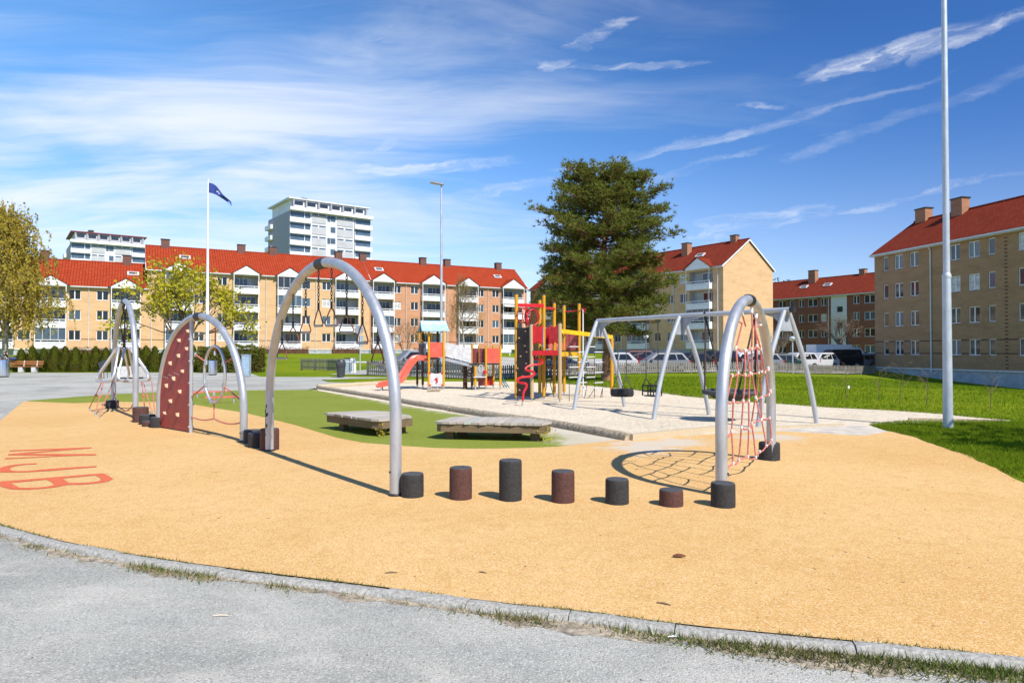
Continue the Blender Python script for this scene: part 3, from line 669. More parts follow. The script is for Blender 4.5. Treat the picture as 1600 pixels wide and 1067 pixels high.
def balcony_stack(parent, x0, x1, floors, rnd, eave, proj=0.75, H=2.81, ped=True, rf='rooflit', door_side=0):
    w = x1-x0
    key = (round(w, 1), proj)
    if key not in BALC:
        mb = MB()
        mb.b2(.02, w-.02, -proj+.05, 1.1, -.16, 0)                     # slab
        mb.b2(0, w, -proj-.02, -proj+.03, -.20, .72)                  # solid front
        mb.b2(0, w, -proj-.05, -proj+.05, .93, 1.02)                  # top rail
        for e in (0.0, w-.05): mb.b2(e, e+.05, -proj+.032, -.01, -.20, .80)
        for e in (.0, w*.2, w*.8-.06, w-.07): mb.b2(e, e+.07, -proj-.018, -proj+.028, .722, .928)
        box = mb.mesh('balcony', M['white'])
        gl = MB().b2(w*.2+.05, w*.8-.05, -proj-.075, -proj-.052, .50, .69).mesh('flower_box', M['offwhite'])
        BALC[key] = (box, gl)
    box, gl = BALC[key]
    for k, zf in enumerate(floors):
        o = bpy.data.objects.new('balcony', box); COL.objects.link(o); o.parent = parent; o.location = (x0, 0, zf)
        p = bpy.data.objects.new('flower_box', gl); COL.objects.link(p); p.parent = o
        dw = w*rnd.uniform(.48, .62); dx_ = 0.25 if rnd.random() < .5 else w-dw-.25
        gm = rnd.choice(['glass', 'glassb', 'glassd', 'glassb'])
        d = MB(); t_ = .07
        d.b2(dx_, dx_+dw, .93, .99, .1, .17); d.b2(dx_, dx_+dw, .93, .99, 2.22, 2.3)
        for f_ in (0, .38, .66, 1): d.b2(dx_+f_*(dw-t_), dx_+f_*(dw-t_)+t_, .93, .99, .17, 2.22)
        do = d.build('balcony_door', M['frame'], parent); do.location = (x0, 0, zf)
        g = MB().b2(dx_+.05, dx_+dw-.05, .95, .965, .15, 2.25).build('pane', M[gm], do); g.location = (0, 0, 0)
        r_ = rnd.random()
        if r_ < 0.16:                                                  # glazed-in balcony
            g = MB(); 
            for f_ in (0, .25, .5, .75, 1): g.b2(f_*(w-.05), f_*(w-.05)+.05, -proj+.0, -proj+.04, 1.02, 2.55)
            go = g.build('balcony_glazing', M['offwhite'], parent); go.location = (x0, 0, zf)
            MB().b2(.05, w-.05, -proj+.012, -proj+.026, 1.03, 2.5).build('pane', M[rnd.choice(['glassb', 'glass', 'glassb'])], go)
        elif r_ < 0.26:
            MB().slab([(x0+.1, -proj+.1, zf+2.5), (x0+w-.1, -proj+.1, zf+2.5), (x0+w-.1, -proj-.55, zf+2.05), (x0+.1, -proj-.55, zf+2.05)], (0, 0, -.03)).build('awning', M['curtain'], parent)
    p = MB()
    zb, zt = floors[0]-.2, floors[-1]+2.72
    for e in (0.0, w-.09): p.b2(x0+e, x0+e+.09, -proj-.065, -proj+.02-.075, zb, zt)
    p.b2(x0-.02, x0+w+.02, -proj-.06, -.005, zt, zt+.14)
    p.build('balcony_posts', M['white'], parent)
    if ped:
        z0 = zt+.14; hh = w*.34; xm = x0+w/2; q = MB(); q.slab([(x0-.25, -proj-.07, z0), (x0+w+.25, -proj-.07, z0), (xm, -proj-.07, z0+hh)], (0, .12, 0))
        pd = q.build('pediment', M['white'], parent)
        back = 5.0*hh/3.9+1.2; r2 = MB()
        for s in (-1, 1):
            e = xm+s*(w/2+.42); zz = z0-.10
            a = (e, -proj-.20, zz); b = (xm, -proj-.20, z0+hh+.06); c = (xm, back, z0+hh+.06); d = (e, -.2+.9, zz)
            r2.slab([a, b, c, d], (0, 0, .12))
        ro = r2.build('dormer_roof', M[rf], pd)
def block(name, label, group, O, ang, L, D, base_, plz, floors, eave, ridge, wall, rf, cols, chimneys=(), seed=1, rows=None, win_h=1.36, sill=.97, H=2.81, hip=(0, 0), skylights=(), chimney_mat='chim', band=None, right_wall_windows=()):
    rnd = random.Random(seed)
    b = thing(name, label, 'building', (O[0], O[1], 0), ang, group)
    rects = []
    for c in cols:
        if c[0] == 'win':
            for zf in floors: rects.append((c[1], c[1]+c[2], zf+sill, zf+sill+win_h, .14, False))
        elif c[0] == 'bal':
            for zf in floors: rects.append((c[1]+.05, c[2]-.05, zf+.0, zf+2.5, 1.0, True))
        elif c[0] == 'stair':
            for zf in floors: rects.append((c[1]+c[3], c[1]+c[3]+c[4], zf-.35, zf+.75, .10, False))
    mb = MB()
    wall_open(mb, L, plz, eave, rects)
    mb.poly([(L, 0, plz), (L, D, plz), (L, D, eave), (L, D/2, ridge-.12), (L, 0, eave)]); mb.poly([(0, D, plz), (0, 0, plz), (0, 0, eave), (0, D/2, ridge-.12), (0, D, eave)])
    mb.poly([(L, D, plz), (0, D, plz), (0, D, eave), (L, D, eave)])
    mb.build('wall', [M[wall], M['recess']], b, fix=False)
    MB().b2(.06, L-.06, .06, D-.06, base_-2.0, plz).build('plinth', M['plinth'], b)
    MB().b2(-.03, L+.03, -.05, .05, plz-.12, plz).build('plinth_ledge', M['offwhite'] if band else M['plinth'], b)
    # roof
    ov = .38; r_ = MB(); hl, hr = hip; th = .16; sl_ = (ridge-eave)/(D/2); ze = eave-ov*sl_+.20
    P0, P1, Q0, Q1 = (-.22, -ov, ze), (L+.22, -ov, ze), (-.22, D+ov, ze), (L+.22, D+ov, ze); R0, R1 = (-.22+hl, D/2, ridge+.20), (L+.22-hr, D/2, ridge+.20)
    r_.slab([P0, P1, R1, R0], (0, 0, -th)); r_.slab([Q1, Q0, R0, R1], (0, 0, -th))
    if hl: r_.slab([Q0, P0, R0], (0, 0, -th))
    if hr: r_.slab([P1, Q1, R1], (0, 0, -th))
    roof = r_.build('roof', M[rf], b, ang=20)
    rg = MB().tube([R0, R1], .12, 6); rg.build('ridge_tiles', M[rf], roof)
    g = MB(); g.beam((-.2, -ov-.06, ze-.12), (L+.2, -ov-.06, ze-.12), .13, .13); g.b2(-.1, L+.1, -ov+.02, -.01, ze-.26, ze-.20); g.build('gutter', M['offwhite'], roof)
    v = MB()
    for xx, hp in ((-.2, hl), (L+.2, hr)):
        if not hp:
            for yy in (-ov, D+ov): v.beam((xx, yy, ze-.13), (xx, D/2, ridge+.04), .07, .22)
    if v.v: v.build('verge_board', M['offwhite'], roof)
    for (x, y, w, d, top) in chimneys:
        c = MB(); zb = ridge-abs(y-D/2)*sl_-.5; c.b2(x-w/2, x+w/2, y-d/2, y+d/2, zb, top-.12)
        cm = c.build('chimney', M[chimney_mat], b)
        MB().b2(x-w/2-.07, x+w/2+.07, y-d/2-.07, y+d/2+.07, top-.12, top).build('chimney_cap', M['darkmetal'], cm)
    for x in skylights:
        y = D/2*.52; z = eave+y*sl_+.24; q = MB(); q.slab([(x-.75, y-.35, z-.35*sl_), (x+.75, y-.35, z-.35*sl_), (x+.75, y+.35, z+.35*sl_), (x-.75, y+.35, z+.35*sl_)], (0, -.06, .12))
        q.build('skylight', M['offwhite'], roof); q2 = MB(); q2.slab([(x-.55, y-.22-.07, z-.22*sl_+.13), (x+.55, y-.22-.07, z-.22*sl_+.13), (x+.55, y+.2-.07, z+.2*sl_+.13), (x-.55, y+.2-.07, z+.2*sl_+.13)], (0, -.01, .02))
        q2.build('pane', M['slot'], roof)
    for c in cols:
        if c[0] == 'win':
            for zf in floors: window(b, c[1], .10, zf+sill, c[2], win_h, rnd, c[2] < 1.0)
        elif c[0] == 'bal': balcony_stack(b, c[1], c[2], floors, rnd, eave, ped=c[3] if len(c) > 3 else True, rf=rf)
        elif c[0] == 'pipe':
            p = MB(); p.tube([(c[1], -.32, ze-.2), (c[1], -.09, ze-.55), (c[1], -.09, plz-.3)], .06, 8); p.build('downpipe', M['offwhite'], b)
        elif c[0] == 'stair':
            p = MB(); x, w = c[1], c[2]; p2 = [(x+c[3], x+c[3]+c[4], zf-.35, zf+.75, .1, False) for zf in floors]
            pm = MB(); zs0, zs1 = floors[0]-.6, eave-.25
            xx = sorted([x, x+w, x+c[3], x+c[3]+c[4]]); zz = sorted({zs0, zs1} | {q[2] for q in p2} | {q[3] for q in p2})
            for i in range(3):
                for j in range(len(zz)-1):
                    if i == 1 and any(q[2] < (zz[j]+zz[j+1])/2 < q[3] for q in p2): continue
                    pm.poly([(xx[i], -.03, zz[j]), (xx[i+1], -.03, zz[j]), (xx[i+1], -.03, zz[j+1]), (xx[i], -.03, zz[j+1])])
            pm.build('stair_panel', M['offwhite'], b, fix=False)
            for zf in floors: window(b, x+c[3], .05, zf-.35, c[4], 1.1, rnd, True)
        elif c[0] == 'dash':
            p = MB(); z = plz+.15
            while z < eave-.4: p.b2(c[1]-.13, c[1]+.13, -.02, -.003, z, z+.10); z += .30
            p.build('brick_dashes', M['stripe'], b)
    if band:
        wx = sorted([(c[1]-.05, c[1]+c[2]+.05) for c in cols if c[0] == 'win']+[(c[1], c[2]) for c in cols if c[0] == 'bal'])
        for zz in band:
            cur = 0.0
            for a, e in wx+[(L, L)]:
                if a-cur > .02: MB().b2(cur, a, -.012, -.002, zz-.05, zz+.05).build('brick_band', M['stripe'], b)
                cur = max(cur, e)
    return b
FL = [2.17+2.81*k for k in range(4)]
LU = (.874, .486); LO = (-30.1, 111.0); LANG = math.atan2(.486, .874)
def sL(px):
    r = (px-800)/F; return (r*LO[1]+30.1)/(.874-.486*r)
def seg(o, s0): return (o[0]+LU[0]*s0, o[1]+LU[1]*s0)
s_l, s_m, s_o, s_r = sL(-70), sL(229), sL(577), sL(823)
def colsL(items, s0):
    out = []
    for it in items:
        if it[0] == 'bal': out.append(('bal', sL(it[1])-s0, sL(it[2])-s0))
        elif it[0] == 'win': 
            a, e = sL(it[1])-s0, sL(it[2])-s0; out.append(('win', (a+e)/2-.72, 1.44))
        elif it[0] == 'pipe': out.append(('pipe', sL(it[1])-s0))
    return out
def rsh(px): r = (px-800)/F; return (2.43+4.37*r)/(.874-.486*r)
def chL(px, w=1.15, top=18.3): return lambda s0: (sL(px)*1.0-s0+2.3, 5.0, w, .9, top)
block('apartment_block', 'low yellow brick block with red roof at far left, three storeys', 'apartment blocks around the park', seg(LO, s_l), LANG, s_m-s_l, 10, 1.0, 1.95, FL[:3], 10.75, 14.5, 'yelbrick', 'rooflit',
      colsL([('win', -52, -35), ('bal', -22, 22), ('win', 28, 45), ('bal', 54, 103.7), ('win', 107, 124.7), ('pipe', 138), ('win', 151, 168), ('bal', 173, 219)], s_l),
      [(sL(197)-s_l+rsh(197), 5, 1.1, .9, 15.9), (sL(68)-s_l+rsh(68), 5, 1.1, .9, 15.9)], 11, skylights=[sL(188)-s_l+1.5], chimney_mat='chimd', band=[FL[0]+1.12])
block('apartment_block', 'long yellow brick block with red roof and white balconies behind the flagpole, four storeys', 'apartment blocks around the park', seg(LO, s_m), LANG, s_o-s_m, 10, 1.0, 1.95, FL, 13.55, 17.4, 'yelbrick', 'rooflit',
      colsL([('pipe', 236), ('bal', 257, 301), ('win', 304, 317), ('pipe', 328), ('win', 340, 353), ('bal', 363.5, 403), ('pipe', 415), ('bal', 432, 470), ('win', 471.5, 484), ('pipe', 493), ('win', 503.5, 516), ('bal', 522, 560)], s_m),
      [(sL(p)-s_m+rsh(p), 5, 1.15, .9, 18.7) for p in (257, 376, 425, 528, 566)], 12, skylights=[sL(272)-s_m+1.5], chimney_mat='chimd', band=[FL[0]+1.12])
block('apartment_block', 'orange brick block with red roof and white balconies behind the play tower', 'apartment blocks around the park', seg(LO, s_o), LANG, s_r-s_o, 10, 1.0, 1.95, FL, 13.50, 17.35, 'orbrick', 'rooflit',
      colsL([('bal', 580.5, 614), ('win', 615.5, 625), ('pipe', 634), ('win', 642, 653), ('bal', 657.5, 693), ('pipe', 699), ('bal', 714, 744.5), ('win', 746, 755.5), ('pipe', 762), ('win', 769, 780), ('bal', 783, 816)], s_o),
      [(sL(p)-s_o+rsh(p), 5, 1.15, .9, 18.7) for p in (660, 698, 778)], 13, skylights=[sL(583)-s_o+1.8, sL(780)-s_o+1.0], chimney_mat='chimd', band=[FL[0]+1.12])
# block with its gable end towards the play area
gu = Vector((.56, -.83)).normalized(); GL = 46.0; gO = Vector((29.3, 94.6))-gu*GL
def sG(px):
    r = (px-800)/F; return (r*gO.y-gO.x)/(gu.x-r*gu.y)
gc = []
for a, e in ((850, 866), (884, 900), (934, 950)): gc.append(('bal', sG(a), sG(a)+4.2))
gc += [('bal', sG(985), sG(985)+4.2), ('bal', sG(1077.5), sG(1077.5)+4.3)]
for p_ in (1062, 1042): gc.append(('win', sG(p_), 1.5))
gc += [('win', sG(960), 1.4), ('win', sG(1022), 1.4), ('win', sG(915), 1.4), ('pipe', sG(1053)), ('pipe', sG(1122.5)), ('pipe', sG(972))]
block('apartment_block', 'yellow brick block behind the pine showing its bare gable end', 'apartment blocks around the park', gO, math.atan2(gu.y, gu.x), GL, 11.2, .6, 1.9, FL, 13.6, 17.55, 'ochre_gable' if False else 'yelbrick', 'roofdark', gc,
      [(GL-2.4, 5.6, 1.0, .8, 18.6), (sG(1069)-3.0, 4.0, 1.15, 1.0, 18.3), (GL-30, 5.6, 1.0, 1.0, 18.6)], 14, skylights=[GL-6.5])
# dark brick block beyond the car park
du = Vector((.52, -.85)).normalized(); dP = Vector((59, 113)); DL = 46.0; dO = dP+du*6-du*DL
def sD(px):
    r = (px-800)/F; return (r*dO.y-dO.x)/(du.x-r*du.y)
FD = [.33+2.77*k for k in range(4)]
dc = [('win', sD(1217), 1.6), ('win', sD(1235), .95), ('win', sD(1248.5), 1.1), ('win', sD(1263), 1.9), ('win', sD(1283), 1.1), ('pipe', sD(1295.5)), ('stair', sD(1299), sD(1324)-sD(1299), (sD(1308)-sD(1299)), 1.15), ('win', sD(1334), 1.1), ('win', sD(1351), 1.9)]
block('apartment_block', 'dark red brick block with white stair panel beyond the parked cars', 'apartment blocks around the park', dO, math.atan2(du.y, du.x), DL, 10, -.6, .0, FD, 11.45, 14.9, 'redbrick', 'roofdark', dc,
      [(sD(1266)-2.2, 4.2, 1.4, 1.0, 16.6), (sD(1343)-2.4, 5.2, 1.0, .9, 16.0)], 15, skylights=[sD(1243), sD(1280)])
# ochre block at the right
ru = Vector((.214, -.977)).normalized(); rO = Vector((36.7, 69.0)); RL = 46.0
def sR(zx):
    px = 1300+zx/3.137; r = (px-800)/F; return (r*rO.y-rO.x)/(ru.x-r*ru.y)
rc = []
for a, e in ((255, 279), (310, 352), (385, 428), (583, 633), (672, 728), (770, 806), (918, 975)):
    rc.append(('win', sR(a), sR(e)-sR(a)))
last = sR(975)
rc += [('pipe', sR(490)), ('dash', sR(858))]
for k in range(4): rc.append(('win', last+2.2+3.6*k, 1.5))
FR = [.30+2.77*k for k in range(4)]
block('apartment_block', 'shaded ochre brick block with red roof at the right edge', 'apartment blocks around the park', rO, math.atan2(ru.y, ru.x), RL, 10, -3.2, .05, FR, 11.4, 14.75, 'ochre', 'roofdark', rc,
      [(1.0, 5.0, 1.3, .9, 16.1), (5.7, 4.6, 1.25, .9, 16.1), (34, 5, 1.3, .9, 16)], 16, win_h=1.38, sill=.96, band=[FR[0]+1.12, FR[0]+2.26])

# high-rise blocks far behind
def tower(label, O, u, L, D, top, nfl, seed, penth):
    rnd = random.Random(seed); b = thing('tower_block', label, 'building', (O[0], O[1], 0), math.atan2(u[1], u[0]), 'white high-rise blocks')
    MB().b2(0, L, 0, D, -1, top-3.3).build('wall', M['towerwhite'], b)
    f0 = top-3.3
    for k in range(nfl):
        z = f0-2.8*(k+1)
        def each(nm, m_, lst, y0, y1):
            for x0_, x1_, z0_, z1_ in lst: MB().b2(x0_, x1_, y0, y1, z0_, z1_).build(nm, M[m_], b)
        each('balcony_opening', 'glassb', [(a*L+.05, e*L-.05, z+1.05, z+2.6) for a, e in ((.0, .24), (.78, 1.0))], -.02, .015)
        each('balcony', 'white', [(a*L, e*L, z-.12, z+1.05) for a, e in ((-.01, .245), (.785, 1.01))], -.7, -.03)
        each('mullion', 'towerwhite', [(a*L, a*L+.16, z+1.05, z+2.6) for a in (.165, .79)], -.10, -.025)
        each('cladding_panel', 'towergrey', [(.255*L, .43*L, z+.25, z+2.05), (.565*L, .77*L, z+.25, z+2.05)], -.12, -.01)
        each('window', 'glassb', [(a*L, e*L, z+2.2, z+2.55) for a, e in ((.26, .33), (.345, .425), (.57, .65), (.67, .765))]+[(.485*L, .545*L, z+1.1, z+2.5)]+([(.445*L, .48*L, z+1.0, z+2.5)] if k % 2 == 0 else []), -.06, -.012)
        MB().b2(-.9, -.02, D*.72, D*1.0, z-.12, z+1.0).build('side_balcony', M['white'], b)
        for a in (.2, .36, .52): MB().b2(-.05, -.012, D*a, D*a+.7, z+.4, z+2.5).build('side_window', M['glassb'], b)
    MB().b2(-.06, -.011, .3, D-.3, top-3.3-2.8*nfl, top-3.4).build('side_cladding', M['towerdark'], b)
    r_ = MB(); r_.b2(.8, L-.8, 1.2, D-.8, top-3.3, top-.35); r_.build('roof_storey', M['towerwhite'] if penth == 'w' else M['towergrey'], b)
    for k in range(7): MB().b2(.8+k*(L-2.0)/6.0, 1.2+k*(L-2.0)/6.0, .3, 1.18, top-3.0, top-.5).build('terrace_screen', M['towerdark'], b)
    for k in range(6): MB().b2(1.4+k*(L-2.0)/6.0, .6+(k+1)*(L-2.0)/6.0-.2, 1.13, 1.19, top-1.6, top-.7).build('roof_window', M['glass'], b)
    rf = MB().b2(-.15, L+.1, .6, D+.2, top-.28, top).build('roof', M['towerwhite'] if penth == 'w' else M['maroon'], b)
    MB().b2(L*.25, L*.32, D*.4, D*.6, top, top+1.6).build('vent_box', M['darkmetal'], rf)
    MB().b2(-.3, L+.3, -1.1, .1, top-3.35, top-2.6).build('parapet', M['white'], b)
    return b
tower('white tower block rising above the red roofs left of the lamp post', (-54.1, 166), (.8, .6), 21.2, 17, 39.4, 8, 3, 'w')
tower('smaller white tower block above the low roof at far left', (-122.9, 190), (.8, .6), 18.8, 18, 35.4, 6, 4, 'r')
# ------------------------------------------------------------------ arches
def arch_frame(A, B):
    u = (B-A); L = u.length; u = u/L; n = Vector((-u.y, u.x, 0)); return u, n, L
def arch_pt(A, u, L, H, z0, t):                          # t 0..1 along the tube
    a = L/2; c = A+u*a
    s = 1-2*t
    leg = 0.16
    if t < leg: return A+Vector((0, 0, z0*t/leg))
    if t > 1-leg: return A+u*L+Vector((0, 0, z0*(1-t)/leg))
    th = PI*(1-(t-leg)/(1-2*leg)); return c+u*(a*math.cos(th))+Vector((0, 0, z0+(H-z0)*math.sin(th)))
def arch_z(s, L, H, z0):                                 # height of the tube above distance s from the left foot
    a = L/2; k = (s-a)/a; return z0+(H-z0)*math.sqrt(max(0, 1-k*k))
def make_arch(label, A, B, H, z0, r=.066, n=64):
    A, B = Vector((A.x, A.y, 0)), Vector((B.x, B.y, 0))
    o = thing('climbing_arch', label, 'climbing arch', (A+B)/2, None, 'steel arches of the obstacle course')
    u, nn, L = arch_frame(A, B)
    pts = [arch_pt(A, u, L, H, z0, k/n) for k in range(n+1)]; pts[0].z = -.1; pts[-1].z = -.1
    MB().tube(pts, r, 18).build('tube', M['galv'], o)
    for f_ in (A, B): MB().lathe([(r*1.32, -.02), (r*1.30, .012), (r*1.08, .02), (r*1.02, .03)], f_, 20).build('base_collar', M['darkmetal'], o)
    for t_ in (.05, .95): q_ = arch_pt(A, u, L, H, z0, t_); d_ = nn if nn.y < 0 else -nn; MB().tube([q_+d_*(r-.01), q_+d_*(r+.012)], .013, 6).build('bolt', M['darkmetal'], o)
    i0 = int(n*.485); MB().tube([arch_pt(A, u, L, H, z0, t) for t in (.488, .496, .504, .512)], r+.012, 18).build('joint_sleeve', M['darkmetal'], o)
    return o, A, B, u, nn, L
# big arch with hanging rings
oB, A, B, u, nn, L = make_arch('tallest steel arch in the middle, hung with chain rings', G(421, 704.5), G(618, 774), 2.80, .85)
mb = MB()
for k in range(5):
    p = arch_pt(A, u, L, 2.8, .85, .075+.016*k); rnd = random.Random(k)
    for q in range(3):
        a = rnd.uniform(2.6, 4.6); d = Vector((math.cos(a), math.sin(a), 0)); c = p+d*.0665+Vector((0, 0, rnd.uniform(-.03, .03)))
        t_ = Vector((-d.y, d.x, 0)); w, h = rnd.uniform(.008, .02), rnd.uniform(.02, .06)
        mb.slab([c-t_*w-Vector((0, 0, h)), c+t_*w-Vector((0, 0, h*.7)), c+t_*w+Vector((0, 0, h)), c-t_*w*.6+Vector((0, 0, h))], d*.0015)
mb.build('scribbled_marks', M['darkmetal'], oB)
link = None
def chain_mesh(mb, a, b, pitch=.045, r=.0055, w=.013):
    a, b = Vector(a), Vector(b); d = b-a; n = max(2, int(d.length/pitch)); d.normalize()
    x = d.orthogonal().normalized(); y = d.cross(x)
    for k in range(n):
        c = a+(b-a)*((k+.5)/n); s = x if k % 2 else y; hl = (b-a).length/n*.66
        mb.tube([c+d*hl*math.cos(q*PI/4)+s*w*math.sin(q*PI/4) for q in range(8)], r, 5, closed=True)
order = ['first', 'second', 'third', 'fourth', 'fifth', 'sixth', 'seventh', 'eighth', 'ninth', 'tenth', 'eleventh', 'twelfth', 'thirteenth', 'fourteenth', 'fifteenth', 'sixteenth', 'seventeenth', 'eighteenth', 'nineteenth', 'twentieth']
for i, (s, zt, zb) in enumerate([(.565, 1.95, 1.49), (1.04, 2.4, 1.73), (1.55, 2.62, 1.87), (2.025, 2.73, 1.95), (2.475, 2.71, 1.94), (2.955, 2.61, 1.84), (3.415, 2.35, 1.70), (3.83, 1.95, 1.46)]):
    zt = arch_z(s, L, 2.8, .85)-.05; p = A+u*s
    where = ('nearest the left leg' if i == 0 else 'nearest the right leg' if i == 7 else order[i]+' from the left leg')
    h = thing('hanging_ring', f'triangular grip on a chain under the tallest arch, {where}', 'ring', (p.x, p.y, zb), None, 'chain rings hanging from the tall arch')
    mb = MB(); chain_mesh(mb, (p.x, p.y, zt), (p.x, p.y, zb+.31)); mb.build('chain', M['chain'], h)
    MB().tube([(p.x, p.y, zb+.32), (p.x, p.y, zb+.22)], .016, 10).build('sleeve', M['darkmetal'], h)
    ux, uy = (u.x*.75+nn.x*.55, u.y*.75+nn.y*.55); sw = math.sin(i*1.7)*.35; ux, uy = ux*math.cos(sw)-uy*math.sin(sw), ux*math.sin(sw)+uy*math.cos(sw); q = math.hypot(ux, uy); ux, uy = ux/q, uy/q
    def hp(a, z): return (p.x+ux*a, p.y+uy*a, zb+z)
    tri = [hp(0, .24), hp(-.03, .19), hp(-.075, .08), hp(-.092, .03), hp(-.075, .0)]
    tr2 = [hp(.075, .0), hp(.092, .03), hp(.075, .08), hp(.03, .19), hp(0, .24)]
    mb = MB(); mb.tube(tri, .0085, 8); mb.tube(tr2, .0085, 8); mb.build('handle', M['handlered'], h)
    MB().tube([hp(-.078, 0), hp(.078, 0)], .017, 10).build('grip', M['handlegrip'], h)
# arch with the climbing wall
oC, A, B, u, nn, L = make_arch('steel arch on the left holding a dark red climbing panel', G(249, 668), G(380.5, 690), 2.28, .5)
H, z0 = 2.28, .5; sp = 1.40
out = [A+u*.05+Vector((0, 0, .03)), A+u*sp+Vector((0, 0, .03))]
k = 16
out.append(A+u*sp+Vector((0, 0, arch_z(sp, L, H, z0)-.10)))
for i in range(k, -1, -1):
    s = .09+(sp-.09)*i/k; out.append(A+u*s+Vector((0, 0, min(arch_z(s+.06, L, H, z0)-.04, arch_z(sp, L, H, z0)-.10))))
pn = MB().slab([v-nn*.02 for v in out], nn*.04).build('climbing_panel', M['panelred'], oC)
MB().tube([A+u*(sp+.03)+Vector((0, 0, -.05)), A+u*(sp+.03)+Vector((0, 0, arch_z(sp, L, H, z0)))], .035, 12).build('post', M['galv'], oC)
fn = -nn if nn.y > 0 else nn
Ad = A
def plane_pt(px, py, A, u):
    n = Vector((-u.y, u.x, 0)); r = ray(px, py); kk = (A.x*n.x+A.y*n.y)/(r.x*n.x+r.y*n.y); return Vector((r.x*kk, r.y*kk, CH+r.z*kk))
for (zx, zy) in [(240, 203), (181, 265), (232, 320), (177, 367), (122, 417), (204, 470), (145, 520), (97, 567), (186, 606), (124, 669), (86, 748), (171, 760)]:
    c = plane_pt(240+zx/4.27, 470+zy/4.27, A, u)+fn*.02
    mb = MB(); w, h, d = .042, .052, .06; rnd = random.Random(zx); w *= .8*rnd.uniform(.85, 1.15); h *= .85* rnd.uniform(.8, 1.15)
    Mx = Matrix((u, fn, Vector((0, 0, 1)))).transposed()
    a = [(-w*.8, 0, -h), (w*.9, 0, -h*.8), (w, 0, h), (-w, 0, h*.9)]; e = [(-w*.55, d*.6, -h*.5), (w*.6, d*.7, -h*.45), (w*.7, d, h*.75), (-w*.75, d*.9, h*.7)]
    mb.add([c+Mx @ Vector(q) for q in a+e], [(4, 5, 6, 7), (0, 1, 5, 4), (1, 2, 6, 5), (2, 3, 7, 6), (3, 0, 4, 7)]); mb.build('hold', M['hold'], pn)
bolts = MB()
for k in range(9):
    c = plane_pt(240+(75+k*12)/4.27, 470+(505-k*4+(k % 3)*9)/4.27, A, u)+fn*.02; bolts.box(c, (.016, .016, .016))
for k in range(5):
    c = A+u*(sp+.03)+Vector((0, 0, .12+k*.43)); bolts.tube([c-fn*.055, c+fn*.05], .02, 8)
bolts.build('bolts', M['galv'], oC)
rc_ = plane_pt(240+406/4.27, 470+490/4.27, A, u)
ring = [rc_+u*(.405*math.cos(q*PI/20))+Vector((0, 0, .53*math.sin(q*PI/20))) for q in range(40)]
rg = MB().tube(ring, .026, 12, closed=True).build('steel_hoop', M['galv'], oC)
def rope(mb, pts, r=.012, n=6): mb.tube(pts, r, n)
def pp(zx, zy): return plane_pt(240+zx/4.27, 470+zy/4.27, A, u)
def sag(a, b, d, n=8): return [a+(b-a)*(k/n)+Vector((0, 0, -d*4*(k/n)*(1-k/n))) for k in range(n+1)]
for a, b, s in (((278, 358), (352, 412), 0), ((462, 420), (545, 372), 0), ((350, 560), (250, 642), 0), ((462, 565), (585, 665), 0), ((402, 625), (402, 785), 0), ((402, 785), (244, 768), .05), ((402, 785), (590, 810), .06), ((413, 140), (409, 362), 0)):
    mb = MB(); rope(mb, sag(pp(*a), pp(*b), s), .014); mb.build('rope', M['ropered'], oC)
mb = MB()
for q in ((352, 412), (462, 420), (350, 560), (462, 565), (402, 620), (409, 350), (585, 662), (247, 645), (247, 770), (278, 358)):
    c = pp(*q); mb.lathe([(.0, -.045), (.022, -.04), (.025, 0), (.022, .04), (.0, .045)], c, 8)
mb.build('rope_clamp', M['galv'], oC)
# two red balance beams lying behind it on the green
for i, (a, b) in enumerate((((255, 630), (488, 622)), ((342, 668), (568, 662)))):
    pa, pb = G(240+a[0]/4.27, 470+a[1]/4.27+4, 0), G(240+b[0]/4.27, 470+b[1]/4.27+4, 0)
    q = thing('balance_beam', ['low red balance beam behind the climbing arch, farther of two', 'low red balance beam behind the climbing arch, nearer of two'][i], 'beam', (pa+pb)/2, None, 'red balance beams')
    mb = MB(); mb.beam(pa+Vector((0, 0, .19)), pb+Vector((0, 0, .19)), .11, .05); mb.build('rail', M['fadered'], q)
    for t in (.15, .85):
        c = pa+(pb-pa)*t; MB().tube([(c.x, c.y, -.02), (c.x, c.y, .165)], .03, 10).build('leg', M['galv'], q)
# far left arch with the pyramid of triangle frames
oL, A, B, u, nn, L = make_arch('farthest left steel arch holding a pyramid of triangular tubes', G(177, 636.6), G(211.4, 652.5), 2.92, 1.0)
c0 = (A+B)/2; zt, zb_, rb = 1.70, .82, .72
def rtri(pts, rad=.22, n=6):                             # rounded closed outline
    out = []; m_ = len(pts)
    for i in range(m_):
        p, a, b = pts[i], pts[i-1], pts[(i+1) % m_]; d1, d2 = (a-p).normalized(), (b-p).normalized()
        for k in range(n+1):
            t_ = k/n; p1, p2 = p+d1*rad, p+d2*rad; out.append(p1*(1-t_)**2+p*2*t_*(1-t_)+p2*t_**2)
    return out
for k in range(4):
    a0 = math.atan2(u.y, u.x)+PI/4+k*PI/2+.35; a1 = a0+PI/2
    d = (Vector((math.cos(a0), math.sin(a0), 0))+Vector((math.cos(a1), math.sin(a1), 0))).normalized()
    p1 = c0+Vector((math.cos(a0)*rb, math.sin(a0)*rb, zb_)); p2 = c0+Vector((math.cos(a1)*rb, math.sin(a1)*rb, zb_)); ap = c0+Vector((0, 0, zt+.12))+d*.10
    mid = (p1+p2)/2; p1 = p1*.92+mid*.08+d*.02; p2 = p2*.92+mid*.08+d*.02
    MB().tube(rtri([ap, p1, p2], .30), .030, 10, closed=True).build('triangle_frame', M['brightgalv'], oL)
mb = MB()
